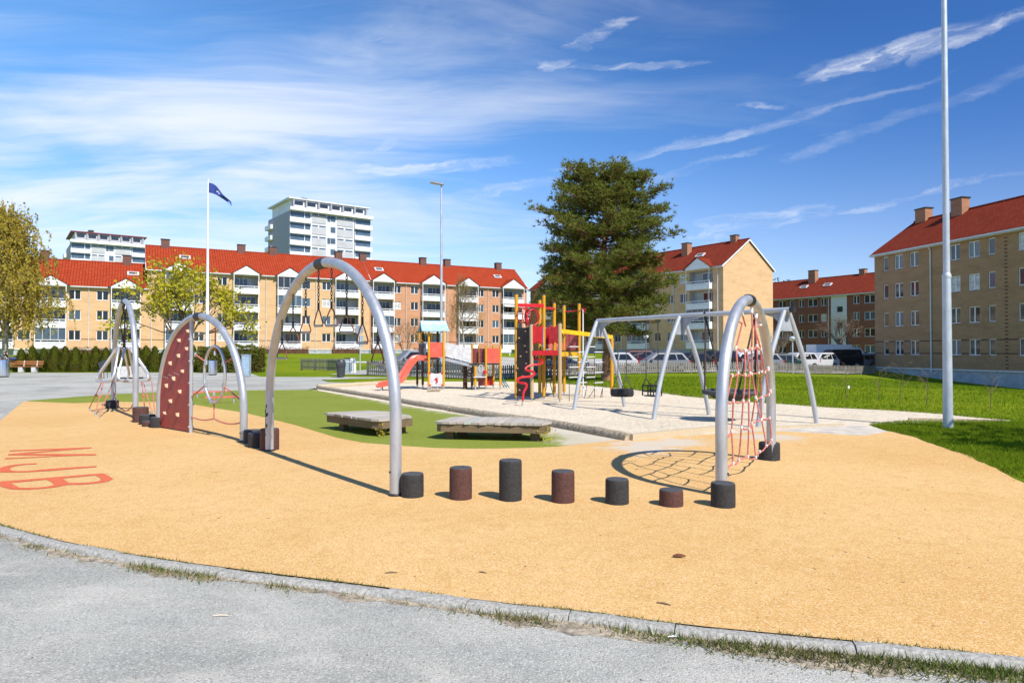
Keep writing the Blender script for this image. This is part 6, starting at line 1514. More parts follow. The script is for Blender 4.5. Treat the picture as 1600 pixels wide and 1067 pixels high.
# ------------------------------------------------------------------ bins, cabinets, benches
g = G(532.5, 589); o = thing('waste_bin', 'dark waste bin with domed lid standing at the edge of the path', 'bin', g); r = .27
MB().lathe([(r*.86, 0), (r*.9, .05), (r, .62), (r*1.02, .66)], g, 20).build('body', M['bin'], o); MB().lathe([(r*1.1, .66), (r*1.12, .72), (r*1.05, .95), (r*.8, 1.07), (r*.3, 1.12)], g, 20).build('lid', M['bin'], o); MB().b2(g.x-.16, g.x+.16, g.y-r*1.13, g.y-r*.9, .78, .92).build('opening', M['slot'], o)
for px, yb, hh, lab in [(5.5, 588.5, 1.08, 'round steel bin at the left edge in front of the bending person'), (332.5, 585.5, .98, 'round steel bin in front of the clipped hedge')]:
    g = G(px, yb); o = thing('steel_bin', lab, 'bin', g, None, 'round steel bins'); r = .29 if px > 100 else .31
    MB().lathe([(r, .04), (r, hh-.05), (r*.97, hh)], g, 24).build('drum', M['chrome'], o); MB().lathe([(r*.8, -.02), (r*.85, .04)], g, 20).build('base', M['darkmetal'], o); MB().lathe([(r*1.03, hh), (r*1.03, hh+.03), (r*.7, hh+.035)], g, 24).build('rim', M['darkmetal'], o)
g = G(383, 588); o = thing('utility_cabinet', 'grey blue metal cabinet at the right end of the clipped hedge', 'cabinet', g); MB().b2(g.x-.24, g.x+.24, g.y, g.y+.35, .0, 1.36).build('body', M['cabinet'], o); MB().b2(g.x-.27, g.x+.27, g.y-.03, g.y+.38, 1.36, 1.41).build('lid', M['cabinet'], o); MB().b2(g.x-.19, g.x+.19, g.y-.008, g.y-.002, .12, 1.26).build('door', M['signblue'], o)
def bench(px0, px1, yb, lab, wood):
    a, b = G(px0, yb), G(px1, yb); o = thing('park_bench', lab, 'bench', (a+b)/2, None, 'benches along the hedge'); L = b.x-a.x; y = a.y
    MB().b2(a.x, b.x, y-.02, y+.40, .40, .455).build('seat', M[wood], o)
    mb = MB()
    for k in range(2): mb.b2(a.x, b.x, y+.44+k*.03, y+.475+k*.03, .56+k*.17, .70+k*.17)
    mb.build('backrest', M[wood], o)
    for f in ((.14, .86) if L < 3.2 else (.12, .62, .88)): MB().b2(a.x+L*f-.16, a.x+L*f+.16, y-.0, y+.36, 0, .40).build('leg', M['concrete'], o); q = MB(); q.beam((a.x+L*f, y+.38, .2), (a.x+L*f, y+.50, .9), .06, .05); q.build('back_support', M['concrete'], o)
    return o
bench(-18, 61, 581.5, 'orange brown bench at the left edge with a person behind it', 'benchwood'); bench(125, 170, 580, 'reddish brown bench left of the far arch', 'benchwood'); bench(203, 249, 580, 'reddish brown bench behind the far left arch', 'benchgrey')
a = G(199, 591); o = thing('concrete_block', 'pale concrete table block under the pyramid frame in the distance', 'block', a); MB().b2(a.x-.62, a.x+.62, a.y, a.y+.9, .06, .70).build('body', M['concrete'], o); MB().b2(a.x-.5, a.x+.5, a.y+.05, a.y+.8, -.06, .06).build('plinth', M['slot'], o)
a = G(157, 590); o = thing('folding_chair', 'dark chair standing beside the middle bench', 'chair', a); MB().b2(a.x-.24, a.x+.24, a.y, a.y+.42, .42, .46).build('seat', M['bin'], o); q = MB(); q.beam((a.x-.05, a.y+.42, .46), (a.x-.28, a.y+.55, .98), .46, .03, (0, 1, 0)); q.build('backrest', M['bin'], o)
for sx in (-.2, .2):
    for sy in (.03, .38): MB().tube([(a.x+sx, a.y+sy, -.05), (a.x+sx*.8, a.y+sy, .42)], .018, 6).build('leg', M['darkmetal'], o)
# ------------------------------------------------------------------ person bending forward behind the left bench
def skin(name, verts, edges, m, parent, root=0, sub=1):
    me = bpy.data.meshes.new(name); me.from_pydata([v[:3] for v in verts], edges, []); ob = bpy.data.objects.new(name, me); COL.objects.link(ob)
    md = ob.modifiers.new('s', 'SKIN'); md.use_smooth_shade = True; sk = me.skin_vertices[0].data
    for i, v in enumerate(verts): sk[i].radius = (v[3], v[4] if len(v) > 4 else v[3]); sk[i].use_root = i == root
    if sub: ob.modifiers.new('d', 'SUBSURF').levels = sub; ob.modifiers['d'].render_levels = sub
    dg = bpy.context.evaluated_depsgraph_get(); dg.update(); me2 = bpy.data.meshes.new_from_object(ob.evaluated_get(dg)); bpy.data.objects.remove(ob)
    me2.name = name; me2.materials.clear(); me2.materials.append(m); me2.polygons.foreach_set('use_smooth', [True]*len(me2.polygons))
    o2 = bpy.data.objects.new(name, me2); COL.objects.link(o2); o2.parent = parent; return o2
bb = P(1.0, 560, 53.0); pr = thing('person', 'person in a dark teal jacket bending forward behind the left bench', 'person', (bb.x, bb.y, 0), R(84))
# local: stands at the origin facing -y, bent over at the hips; x to the person's left
body = [(0, .10, .93, .15, .12), (0, -.02, 1.12, .145, .115), (0, -.20, 1.30, .155, .12), (0, -.33, 1.39, .09, .075), (0, -.39, 1.43, .055), (0, -.44, 1.45, .07), (0, -.52, 1.45, .088, .10), (0, -.60, 1.41, .06),
        (.19, -.26, 1.33, .062), (.25, -.40, 1.10, .048), (.14, -.62, 1.06, .038), (.10, -.68, 1.05, .034), (-.19, -.26, 1.33, .062), (-.25, -.40, 1.10, .048), (-.14, -.62, 1.06, .038), (-.10, -.68, 1.05, .034),
        (.10, .08, .84, .095), (.12, .02, .48, .068), (.12, .08, .10, .046), (.12, -.08, .05, .042), (-.10, .08, .84, .095), (-.12, .0, .48, .068), (-.12, .07, .10, .046), (-.12, -.09, .05, .042)]
ed = [(0, 1), (1, 2), (2, 3), (3, 4), (4, 5), (5, 6), (6, 7), (2, 8), (8, 9), (9, 10), (10, 11), (2, 12), (12, 13), (13, 14), (14, 15), (0, 16), (16, 17), (17, 18), (18, 19), (0, 20), (20, 21), (21, 22), (22, 23)]
skin('body', body, ed, M['skin'], pr)
grow = .022
jk = [(v[0], v[1], v[2], v[3]+grow, (v[4] if len(v) > 4 else v[3])+grow) for v in body]
skin('jacket', [jk[i] for i in (0, 1, 2, 3, 8, 9, 10, 12, 13, 14)], [(0, 1), (1, 2), (2, 3), (2, 4), (4, 5), (5, 6), (2, 7), (7, 8), (8, 9)], M['teal'], pr)
skin('trousers', [jk[i] for i in (0, 16, 17, 18, 20, 21, 22)], [(0, 1), (1, 2), (2, 3), (0, 4), (4, 5), (5, 6)], M['jeans'], pr)
skin('hair', [(0, -.47, 1.51, .085, .085), (0, -.54, 1.52, .085, .07), (0, -.41, 1.47, .075, .07)], [(0, 1), (0, 2)], M['hair'], pr)
for s in (1, -1): skin('shoe', [(s*.12, .09, .055, .05), (s*.12, -.06, .045, .045), (s*.12, -.15, .035, .036)], [(0, 1), (1, 2)], M['darkmetal'], pr)
fg = MB()
for s in (1, -1):
    for k in range(5): L_ = (.055, .075, .08, .075, .06)[k]; b_ = Vector((s*.10+s*(k-2)*.016, -.69, 1.045)); fg.tube([b_, b_+Vector((-s*.01, -L_*.6, -.01)), b_+Vector((-s*.02, -L_*.9, -.035))], [.0095, .009, .007], 6)
fg.build('fingers', M['skin'], pr)
bg_ = P(18.5, 560, 53.0); o = thing('bag', 'dark blue bag held up by the bending person behind the left bench', 'bag', (bg_.x, bg_.y, .88), 0)
mb = MB(); vs = []; fs = []
for i in range(9):
    f = i/8*PI
    for j in range(12):
        a = 2*PI*j/12; rr = math.sin(f)**.6; vs.append((-.36*math.cos(f), .17*rr*math.cos(a)*1.0, .15+.15*rr*math.sin(a)*(1.0 if math.sin(a) < 0 else .9+.25*math.sin(i*1.3))))
fs = [(i*12+j, i*12+(j+1) % 12, (i+1)*12+(j+1) % 12, (i+1)*12+j) for i in range(8) for j in range(12)]
mb.add(vs, fs).build('body', M['bag'], o, ang=80); MB().tube([(-.2, 0, .27), (-.12, .02, .36), (.1, .0, .37), (.2, 0, .27)], .014, 6).build('strap', M['navy'], o)
# ------------------------------------------------------------------ trees and plants
def leaves(mb, pts, size, rnd, n=1, spread=.1, aspect=.6, droop=0.0):
    for p in pts:
        for _ in range(n):
            c = Vector(p)+Vector((rnd.gauss(0, spread), rnd.gauss(0, spread), rnd.gauss(0, spread)))
            d = Vector((rnd.uniform(-1, 1), rnd.uniform(-1, 1), rnd.uniform(-1, 1)-droop)); 
            if d.length < .05: continue
            d.normalize(); s = d.cross(Vector((rnd.uniform(-1, 1), rnd.uniform(-1, 1), rnd.uniform(-1, 1)))); 
            if s.length < .05: continue
            s.normalize(); k = size*rnd.uniform(.6, 1.3); mb.add([c-d*k*.5, c+s*k*aspect*.5, c+d*k*.5, c-s*k*aspect*.5], [(0, 1, 2, 3)])
def limb(mb, a, b, r0, r1, rnd, bend=.08, n=4, sides=6, sagz=0.0):
    pts = []; L = (b-a).length
    o1 = Vector((rnd.uniform(-1, 1), rnd.uniform(-1, 1), rnd.uniform(-1, 1)))*bend*L
    for i in range(n+1): t_ = i/n; pts.append(a+(b-a)*t_+o1*math.sin(t_*PI)+Vector((0, 0, sagz*L*math.sin(t_*PI*.5)*t_)))
    mb.tube(pts, [r0+(r1-r0)*i/n for i in range(n+1)], sides, cap=False); return pts
def twigs(mb, p, d, L, r, depth, rnd, tips, ang=.5, up=0.1, sides=4, split=3):
    d = (d+Vector((rnd.gauss(0, .12), rnd.gauss(0, .12), rnd.gauss(0, .12)+up))).normalized(); e = p+d*L
    m_ = (p+e)/2+Vector((rnd.gauss(0, .05), rnd.gauss(0, .05), rnd.gauss(0, .05)))*L; mb.tube([p, m_, e], [r, r*.8, r*.62], sides if depth > 1 else 3, cap=False)
    if depth == 0: tips.append(e); tips.append(m_); return
    for k in range(split if depth > 1 else split-1+(rnd.random() < .5)):
        a = d.orthogonal().normalized(); a.rotate(Matrix.Rotation(rnd.uniform(0, 2*PI), 3, d)); nd = (d+a*ang*rnd.uniform(.5, 1.3)).normalized(); s = p+(e-p)*rnd.uniform(.55, 1.0)
        twigs(mb, s, nd, L*rnd.uniform(.58, .85), r*.58, depth-1, rnd, tips, ang, up, sides, split)
# the pine
rnd = random.Random(77); g = G(947.5, 594.5); HT = P(940, 245, g.y).z; o = thing('pine_tree', 'large dark green pine standing on the lawn behind the swing', 'tree', g)
tr = MB(); lean = Vector((-.12, 0, 0)); axis_ = lambda z: g+lean*(z/HT)+Vector((.10*math.sin(z*.8), .1*math.cos(z*.6), z))
tr.tube([axis_(z) if z > 0 else g+Vector((0, 0, -.1)) for z in (0, .5, 1.5, 3, 4.5, 6, 7.5, 9, 10.5, 11.6, HT-.3)], [.34, .28, .25, .23, .21, .18, .14, .10, .07, .045, .02], 12)
tr.build('trunk', M['pinebark'], o, ang=60)
prof = [(2.3, 2.3), (3.0, 3.6), (4.0, 4.15), (5.0, 4.1), (6.0, 4.1), (7.2, 4.15), (8.3, 4.1), (9.3, 3.5), (10.3, 2.95), (11.2, 2.2), (11.8, 1.6), (12.4, 1.1)]
def rad(z):
    for (a, ra), (b, rb_) in zip(prof, prof[1:]):
        if a <= z <= b: return ra+(rb_-ra)*(z-a)/(b-a)
    return .5
br = MB(); nl = MB(); tufts = []
N = 128
for i in range(N):
    f = i/(N-1); z = 2.7+(HT-1.15-2.7)*f**.95; a = i*2.39996+rnd.uniform(-.35, .35); r = rad(z)*rnd.uniform(.56, .88)*(1+.06*math.sin(a*2+z*1.7)); c = axis_(z)
    rise = -.12+.42*f+rnd.uniform(-.12, .15); e = c+Vector((math.cos(a)*r, math.sin(a)*r, r*rise))
    e.z = min(e.z, g.z+HT-.35-.17*((e-axis_(z)).xy.length)**1.6-rnd.uniform(0, .5)) if f > .5 else e.z
    pts = limb(br, c, e, .075*(1-f)+.02, .012, rnd, .06, 6, 5, .06)
    for k in range(2, 7):
        p = pts[k]; w = (k/6); 
        for q in range(5 if r > 1.5 else 3):
            b = a+rnd.uniform(-1.25, 1.25); L = r*.30*(1.18-w*.6)*rnd.uniform(.5, 1.2)+.16; e2 = p+Vector((math.cos(b)*L, math.sin(b)*L, L*rnd.uniform(.0, .6)))
            br.tube([p, (p+e2)/2+Vector((0, 0, -.03)), e2], [.016, .011, .007], 3, cap=False); m_ = max(2, int(L/.16))
            for s in range(1, m_+1): tufts.append((p+(e2-p)*(s/m_), (e2-p).normalized()))
for p, d in tufts:
    if rnd.random() < .30: continue
    for _ in range(2):
        c = p+Vector((rnd.gauss(0, .13), rnd.gauss(0, .13), rnd.gauss(0.05, .10)))
        for k in range(9):
            v = (d*.55+Vector((rnd.uniform(-1, 1), rnd.uniform(-1, 1), rnd.uniform(-.35, 1.2)))).normalized()*rnd.uniform(.16, .29); s = v.orthogonal().normalized(); s.rotate(Matrix.Rotation(rnd.uniform(0, PI), 3, v.normalized())); s *= .022
            nl.add([c-s, c+s, c+v], [(0, 1, 2)])
cr_ = br.build('branches', M['pinebark'], o, ang=70, fix=False); nl.build('needles', M['pine'], o, fix=False)
# weeping birch at far left
def weeping(label, px, Y, ztop, spread, leaf, nb, seed, lm, name='birch_tree', zlow=1.6, lsize=.13, dens_=1.0, trunk_r=.26):
    rnd = random.Random(seed); x = (px-800)/F*Y; g = Vector((x, Y, gz(x, Y))); o = thing(name, label, 'tree', g); tr = MB(); br = MB(); lv = MB(); H = ztop
    ax = lambda z: g+Vector((.25*math.sin(z*.35+seed), .2*math.cos(z*.3), z))
    tr.tube([ax(-.1)]+[ax(H*k/9) for k in range(1, 10)], [trunk_r*1.15]+[trunk_r*(1-.93*k/9) for k in range(1, 10)], 10); tr.build('trunk', M['birchbark'], o, ang=60)
    for i in range(nb):
        f = (i+.5)/nb; z = H*(.22+.74*f); a = i*2.39996+rnd.uniform(-.3, .3); L = spread*(1.15-f*.85)*rnd.uniform(.6, 1.1); c = ax(z); e = c+Vector((math.cos(a)*L*.72, math.sin(a)*L*.72, L*(.55+.5*f)))
        pts = limb(br, c, e, .07*(1-f)+.018, .012, rnd, .06, 6, 5)
        for k in range(2, 7):
            for q in range(3):
                p = pts[k]; b = a+rnd.uniform(-1.6, 1.6); l = L*rnd.uniform(.14, .42); m1 = p+Vector((math.cos(b)*l, math.sin(b)*l, l*rnd.uniform(.3, 1.2)))
                br.tube([p, m1], [.014, .008], 3, cap=False)
                for w in range(2):
                    dl = min(rnd.uniform(.5, 2.4)*(.4+.8*(1-f)), max(.3, m1.z-g.z-zlow)); dd = m1+Vector((math.cos(b)*.3+rnd.gauss(0, .15), math.sin(b)*.3+rnd.gauss(0, .15), -dl)); mid = (m1+dd)/2+Vector((math.cos(b)*.22, math.sin(b)*.22, .2))
                    br.tube([m1, mid, dd], [.008, .006, .004], 3, cap=False)
                    if leaf:
                        n_ = int(dl*9*dens_)+2
                        for s in range(n_):
                            t_ = s/n_; pz = m1*(1-t_)**2+mid*2*t_*(1-t_)+dd*t_*t_; leaves(lv, [pz], lsize, rnd, 1, .05, .6, .5)
                # upright shoots near the top
                if f > .35:
                    up = p+Vector((rnd.gauss(0, .2), rnd.gauss(0, .2), rnd.uniform(.5, 1.7))); br.tube([p, up], [.010, .004], 3, cap=False)
                    if leaf:
                        for s in range(int(9*dens_)): leaves(lv, [p+(up-p)*rnd.random()], lsize, rnd, 1, .05, .6)
    br.build('branches', M['twig'], o, fix=False, ang=70)
    if lv.v: lv.build('leaves', lm, o, fix=False)
    return o
weeping('yellowish weeping birch at the left edge', 8, 57, 12.6, 3.9, True, 58, 5, M['birch'], lsize=.20, dens_=1.35)
weeping('sparse young birch in front of the orange block', 725, 92, 9.8, 2.7, True, 26, 9, M['birch'], zlow=1.2, lsize=.10, dens_=.28, trunk_r=.13)
# yellow-green maple behind the hedge
rnd = random.Random(21); x = (288-800)/F*66; g = Vector((x, 66, gz(x, 66))); o = thing('maple_tree', 'maple with fresh yellow leaves beside the flagpole', 'tree', g); br = MB(); lv = MB(); tips = []
tr = MB(); tr.tube([g+Vector((0, 0, -.1)), g+Vector((0, 0, 1.2)), g+Vector((.05, 0, 2.2))], [.24, .19, .17], 10); tr.build('trunk', M['bark'], o, ang=60)
for k in range(8):
    a = k*2.4+.3; twigs(br, g+Vector((.03, 0, 1.9+.06*k)), Vector((math.cos(a)*(.85-.05*k), math.sin(a)*(.85-.05*k), .75+.10*k)), 3.05, .11, 4, rnd, tips, .62, .03, 5, 3)
tt = [t_ for t_ in tips if rnd.random() < .9]; leaves(lv, tt, .30, rnd, 5, .32, .75)
br.build('branches', M['bark'], o, fix=False, ang=70); lv.build('leaves', M['maple'], o, fix=False)
# bare shrubs and bare trees
def bare(label, px, Y, H, r, seed, stems, depth, name='bare_shrub', cat='shrub', m='twig', ang=.45, up=.12, tk=0):
    rnd = random.Random(seed); x = (px-800)/F*Y; g = Vector((x, Y, gz(x, Y))); o = thing(name, label, cat, g); br = MB(); tips = []; tr = MB(); z0_ = 0
    if tk: tr.tube([g+Vector((0, 0, -.1)), g+Vector((0, 0, tk))], [.17, .13], 8); z0_ = tk*.92
    else: tr.lathe([(.22, -.05), (.18, .08), (.10, .16)], g, 10)
    tr.build('trunk', M['bark'], o)
    for k in range(stems):
        a = k*2.4+seed; s = r/H; twigs(br, g+Vector((.12*math.cos(a), .12*math.sin(a), z0_)), Vector((math.cos(a)*s*rnd.uniform(.3, 1.1), math.sin(a)*s*rnd.uniform(.3, 1.1), 1)), H*.36, .055 if tk else .035, depth, rnd, tips, ang, up, 4, 3)
    br.build('branches', M[m], o, fix=False, ang=70); return o
bare('bare brown shrub with many stems left of the play tower roof', 634, 80, 5.4, 3.2, 31, 9, 4)
bare('round bare tree before the white stair panel of the dark brick block', 1320, 78, 5.4, 3.8, 33, 9, 4, 'bare_tree', 'tree', 'twig', .62, .0, 1.5)
bare('pale bare shrub at the foot of the gable end', 1212, 84, 4.6, 1.8, 35, 6, 4, 'bare_shrub', 'shrub', 'paletwig', .4, .2)
# saplings on the lawn
for i, (px, yb, yt, lab) in enumerate([(1323, 623, 572, 'thin sapling with a white tag, leftmost on the right lawn'), (1373.5, 626, 578, 'thin forked sapling, second from the left on the right lawn'), (1406, 630, 570, 'tallest thin sapling between the forked one and the lamp post'), (1448, 631, 584, 'slim straight sapling just left of the lamp post'), (1548, 640, 582, 'thin sapling right of the lamp post')]):
    g = G(px, yb); zt = gz(g.x, g.y); g.z = zt; H = P(px, yt, g.y).z-zt; rnd = random.Random(50+i); o = thing('sapling', lab, 'sapling', g, None, 'saplings planted on the lawn')
    mb = MB(); tp = g+Vector((.12*rnd.uniform(-1, 1)+.08*(i in (1, 2)), 0, H)); pts = limb(mb, g+Vector((0, 0, -.05)), tp, .013, .005, rnd, .03, 6, 6); mb.build('stem', M['twig'], o)
    tb = MB()
    for k in range(11):
        p = pts[2+k % 4]+Vector((0, 0, rnd.uniform(0, .2))); a = rnd.choice((0, PI))+rnd.uniform(-.7, .7); L = rnd.uniform(.15, .42); twigs(tb, p, Vector((math.cos(a), math.sin(a)*.8, rnd.uniform(.3, .9))), L, .005, 1, rnd, [], .5, .1, 3, 2)
    tb.build('twigs', M['twig'], o, fix=False)
    if i == 0: MB().box(g+Vector((.06, -.03, H*.36)), (.06, .02, .09)).build('tag', M['white'], o)
# conical thujas behind the benches
protos = []
for s in range(3):
    rnd = random.Random(60+s); lv = MB()
    for k in range(1500):
        z = rnd.random()**1.15; a = rnd.uniform(0, 2*PI); r = .60*(1-z**1.7)**.75*(1+.14*math.sin(a*5+z*9+s))*rnd.uniform(.78, 1.14)+.02; c = Vector((r*math.cos(a), r*math.sin(a), .03+z*1.92)); d = Vector((math.cos(a)*.5, math.sin(a)*.5, 1)).normalized()*rnd.uniform(.07, .17); w = Vector((-math.sin(a), math.cos(a), rnd.uniform(-.4, .4)))*rnd.uniform(.025, .05)
        lv.add([c-d, c+w, c+d, c-w], [(0, 1, 2, 3)])
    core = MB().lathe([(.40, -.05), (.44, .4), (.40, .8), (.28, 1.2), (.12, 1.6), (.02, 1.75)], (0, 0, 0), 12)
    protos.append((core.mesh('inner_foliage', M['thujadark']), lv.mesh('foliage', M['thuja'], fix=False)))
pxs = [33, 50, 68, 85, 102, 118, 133, 149, 165, 181, 197, 213, 228, 242, 257, 272, 287, 301]
for i, px in enumerate(pxs):
    Y = 53.6+((i*37) % 5)*.12; x = (px-800)/F*Y; sc = (.98, 1.03, .92, 1.06, 1.0, 1.04, .88, .97)[i % 8]; o = thing('thuja', f'conical green thuja behind the benches, {order[i]} from the left', 'shrub', (x, Y, 0), i*1.3, 'conical thujas behind the benches')
    o.scale = (sc*(.92+.03*((i*5) % 6)), sc*.97, sc*(.93+.025*((i*7) % 5))); cme, lme = protos[i % 3]
    for nm, me in (('inner_foliage', cme), ('foliage', lme)): c = bpy.data.objects.new(nm, me); COL.objects.link(c); c.parent = o
# clipped hedge
def hedge(label, px0, px1, Y, h, d, m, seed, n, name='hedge', lsz=.11, z=None, inner='thujadark'):
    rnd = random.Random(seed); x0, x1 = (px0-800)/F*Y, (px1-800)/F*Y; z0_ = gz((x0+x1)/2, Y) if z is None else z; o = thing(name, label, 'hedge', ((x0+x1)/2, Y, z0_)); lv = MB()
    for k in range(n):
        s = rnd.random(); x = rnd.uniform(x0, x1); q = 1+.06*math.sin(x*1.8+seed)+.05*math.sin(x*4.3)
        if s < .30: c = Vector((x, Y+rnd.uniform(0, d), z0_+h*q))
        elif s < .85: c = Vector((x, Y+rnd.uniform(-.06, .08)+.06*math.sin(x*3+1), z0_+rnd.uniform(.02, h*q)))
        else: c = Vector((rnd.choice((x0, x1))+rnd.uniform(-.05, .05), Y+rnd.uniform(0, d), z0_+rnd.uniform(.02, h*q)))
        c += Vector((rnd.gauss(0, .04), rnd.gauss(0, .05), rnd.gauss(0, .045))); leaves(lv, [c], lsz*1.3, rnd, 1, 0, .5)
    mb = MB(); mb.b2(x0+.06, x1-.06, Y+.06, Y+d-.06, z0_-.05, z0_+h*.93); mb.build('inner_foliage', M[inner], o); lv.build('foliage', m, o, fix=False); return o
hedge('long clipped green hedge behind the climbing panel', 309, 407, 52.2, 1.93, 1.1, M['hedge'], 71, 6500)
for i, (a, b, h_) in enumerate([(82, 172, .95), (176, 236, .9), (385, 409, 1.0), (411, 478, 1.0), (514, 557, .95), (576, 604, .9), (640, 700, .8), (702, 760, .8)]):
    # low brown hedges follow the foot of the blocks
    s0, s1 = sL(a), sL(b); p0 = Vector((LO[0]+LU[0]*s0+.486*2.2, LO[1]+LU[1]*s0-.874*2.2, 0)); L = s1-s0; rnd = random.Random(80+i); zb_ = gz(p0.x, p0.y)
    lab = ['low red brown hedge behind the thujas, left of the far arch', 'low red brown hedge behind the far left arch', 'short red brown hedge just right of the clipped hedge', 'low red brown hedge under the left side of the tall arch', 'low red brown hedge beyond the dark bin', 'short red brown hedge left of the bare shrub', 'low brown hedge behind the play tower', 'low brown hedge below the sparse birch'][i]
    o = thing('low_hedge', lab, 'hedge', (p0.x, p0.y, zb_), LANG, 'low brown hedges along the blocks'); lv = MB()
    for k in range(int(L*190)):
        x = rnd.uniform(0, L); q = 1+.10*math.sin(x*2.1)+.08*math.sin(x*5); c = Vector((x, rnd.uniform(-.05, .9), h_*q*rnd.uniform(.7, 1.03))) if rnd.random() < .45 else Vector((x, rnd.uniform(-.1, .05), rnd.uniform(.0, h_*q))); leaves(lv, [c], .16, rnd, 1, .04, .35)
    MB().b2(.05, L-.05, .15, .75, -.05, h_*.72).build('inner_twigs', M['brownhedge'], o); lv.build('foliage', M['brownhedge'], o, fix=False)
# trees far behind, in the gaps between the blocks
def bushy(label, px, Y, H, r, seed, n=1400, zb=0.0):
    rnd = random.Random(seed); x = (px-800)/F*Y; g = Vector((x, Y, gz(x, Y)+zb)); o = thing('distant_tree', label, 'tree', g, None, 'trees beyond the blocks'); MB().tube([g+Vector((0, 0, -.5)), g+Vector((0, 0, H*.7))], [.3, .12], 8).build('trunk', M['bark'], o); lv = MB(); cl = [(Vector((rnd.gauss(0, r*.5), rnd.gauss(0, r*.5), H*rnd.uniform(.25, .95))), r*rnd.uniform(.22, .42)) for _ in range(26)]
    for k in range(n):
        c, q = rnd.choice(cl); v = Vector((rnd.gauss(0, 1), rnd.gauss(0, 1), rnd.gauss(0, 1))).normalized()*q*rnd.uniform(.7, 1.05); leaves(lv, [g+c+v], .45, rnd, 1, 0, .7)
    lv.build('crown', M['darkleaf'], o, fix=False)
bushy('dark green tree showing right of the orange block', 829, 150, 10.5, 4.2, 91); bushy('dark tree in the gap left of the pine trunk', 850, 165, 12.0, 5.0, 92); bushy('treetop peeping over the roof beside the gable end', 1217, 175, 20.0, 5.0, 93, 1600)
# a tree outside the frame, whose shade falls on the grass at the right edge
rnd = random.Random(95); g = Vector((13.4, 8.8, 0)); o = thing('leafy_tree', 'leafy tree beside the grass, out of the picture to the right', 'tree', g); br = MB(); lv = MB(); tips = []
tr = MB(); tr.tube([g+Vector((0, 0, -.1)), g+Vector((0, 0, 2.8))], [.2, .15], 10); tr.build('trunk', M['bark'], o)
for k in range(6): a = k*2.4; twigs(br, g+Vector((0, 0, 2.4+.08*k)), Vector((math.cos(a)*.8, math.sin(a)*.8, .7)), 1.6, .08, 3, rnd, tips, .6, .0, 5, 3)
leaves(lv, tips, .30, rnd, 4, .25, .7); br.build('branches', M['bark'], o, fix=False, ang=70); lv.build('leaves', M['maple'], o, fix=False)
# ------------------------------------------------------------------ grass and weeds
rnd = random.Random(101); mb = MB()
def blade(mb, p, h, w, rnd, lean=.6):
    a = rnd.uniform(0, 2*PI); s = Vector((math.cos(a), math.sin(a), 0))*w/2; l = Vector((rnd.gauss(0, lean), rnd.gauss(0, lean), 1)).normalized()*h; mb.add([p-s, p+s, p+l], [(0, 1, 2)])
near = gp([(1358, 662), (1420, 657), (1580, 658)])+[Vector((16, 15, 0)), Vector((16, 4, 0)), Vector((8.4, 3.4, 0))]+list(reversed(grass_edge[:-1]))
edge_d = dens(grass_edge, .1, 0)
cnt = 0
while cnt < 46000:
    x, y = rnd.uniform(6.5, 14.5), rnd.uniform(6.3, 15.8)
    if not inpoly(x, y, near) or x > y*.82: cnt += 0; 
    else: blade(mb, Vector((x, y, gz(x, y)-.015)), rnd.uniform(.035, .085), rnd.uniform(.007, .014), rnd); cnt += 1
tag(mb.build('grass', M['grass'], None, fix=False), kind='stuff')
mb = MB(); cnt = 0; sp = gp(sand_back)
while cnt < 52000:
    y = 13+ (rnd.random()**1.4)*30; x = rnd.uniform(-2, .80*y)
    if inpoly(x, y, gp(sand_back)+gp(sand_front)) or inpoly(x, y, near) or inpoly(x, y, green_pts) or inpoly(x, y, asph_pts) or inpoly(x, y, orange_pts): continue
    if y < 24 and not (x > 3): continue
    k = .5+y/26; blade(mb, Vector((x, y, gz(x, y)-.02)), rnd.uniform(.035, .07)*k, rnd.uniform(.012, .022)*k, rnd); cnt += 1
tag(mb.build('lawn_grass', M['grass'], None, fix=False), kind='stuff')
# weeds and dry grass along the kerb
wm, dm = MB(), MB(); kk = dens(kerb_line, .03, 0)
for i, p in enumerate(kk):
    if p.y > 9 or p.x > 7: continue
    d = (kk[min(i+1, len(kk)-1)]-kk[max(i-1, 0)]).normalized(); nr = Vector((d.y, -d.x, 0)); s = p.x
    patch = max(0, .55*math.sin(s*2.3+.4)+.45*math.sin(s*5.1+2)+.30*math.sin(s*11)) + 1.6*sm(s, .6, 1.9); patch *= (0.25 if -1.4 < s < -.35 else 1)
    for _ in range(int(patch*30+rnd.random()*4)):
        off = .118+abs(rnd.gauss(0, .055+.05*sm(s, .5, 2))); q = p+nr*off+d*rnd.uniform(-.03, .03); q.z = -.031
        (blade(wm, q, rnd.uniform(.025, .075), rnd.uniform(.005, .010), rnd, .8) if rnd.random() < .55+.25*sm(s, .3, 1.5) else blade(dm, q, rnd.uniform(.025, .06), rnd.uniform(.003, .006), rnd, 1.2))
    for _ in range(12):
        if rnd.random() < .32+.25*math.sin(s*3.7)+.2*math.sin(s*9): q = p+nr*rnd.uniform(-.012, .014)+d*rnd.uniform(-.02, .02); q.z = .0; blade(wm, q, rnd.uniform(.012, .034), rnd.uniform(.005, .010), rnd, 1.0)
    for _ in range(5): q = p+nr*(.115+abs(rnd.gauss(0, .08))); q.z = -.030; blade(dm, q, rnd.uniform(.015, .04), .004, rnd, 1.5)
for i, p in enumerate(edge_d):                           # ragged grass lip along the right edge of the rubber
    if i % 1 == 0:
        for _ in range(7): q = Vector((p.x+rnd.gauss(.03, .05), p.y+rnd.gauss(.03, .05), 0)); (blade(wm, q, rnd.uniform(.02, .05), .008, rnd, .8) if rnd.random() < .8 else blade(dm, q, rnd.uniform(.015, .04), .006, rnd, 1.2))
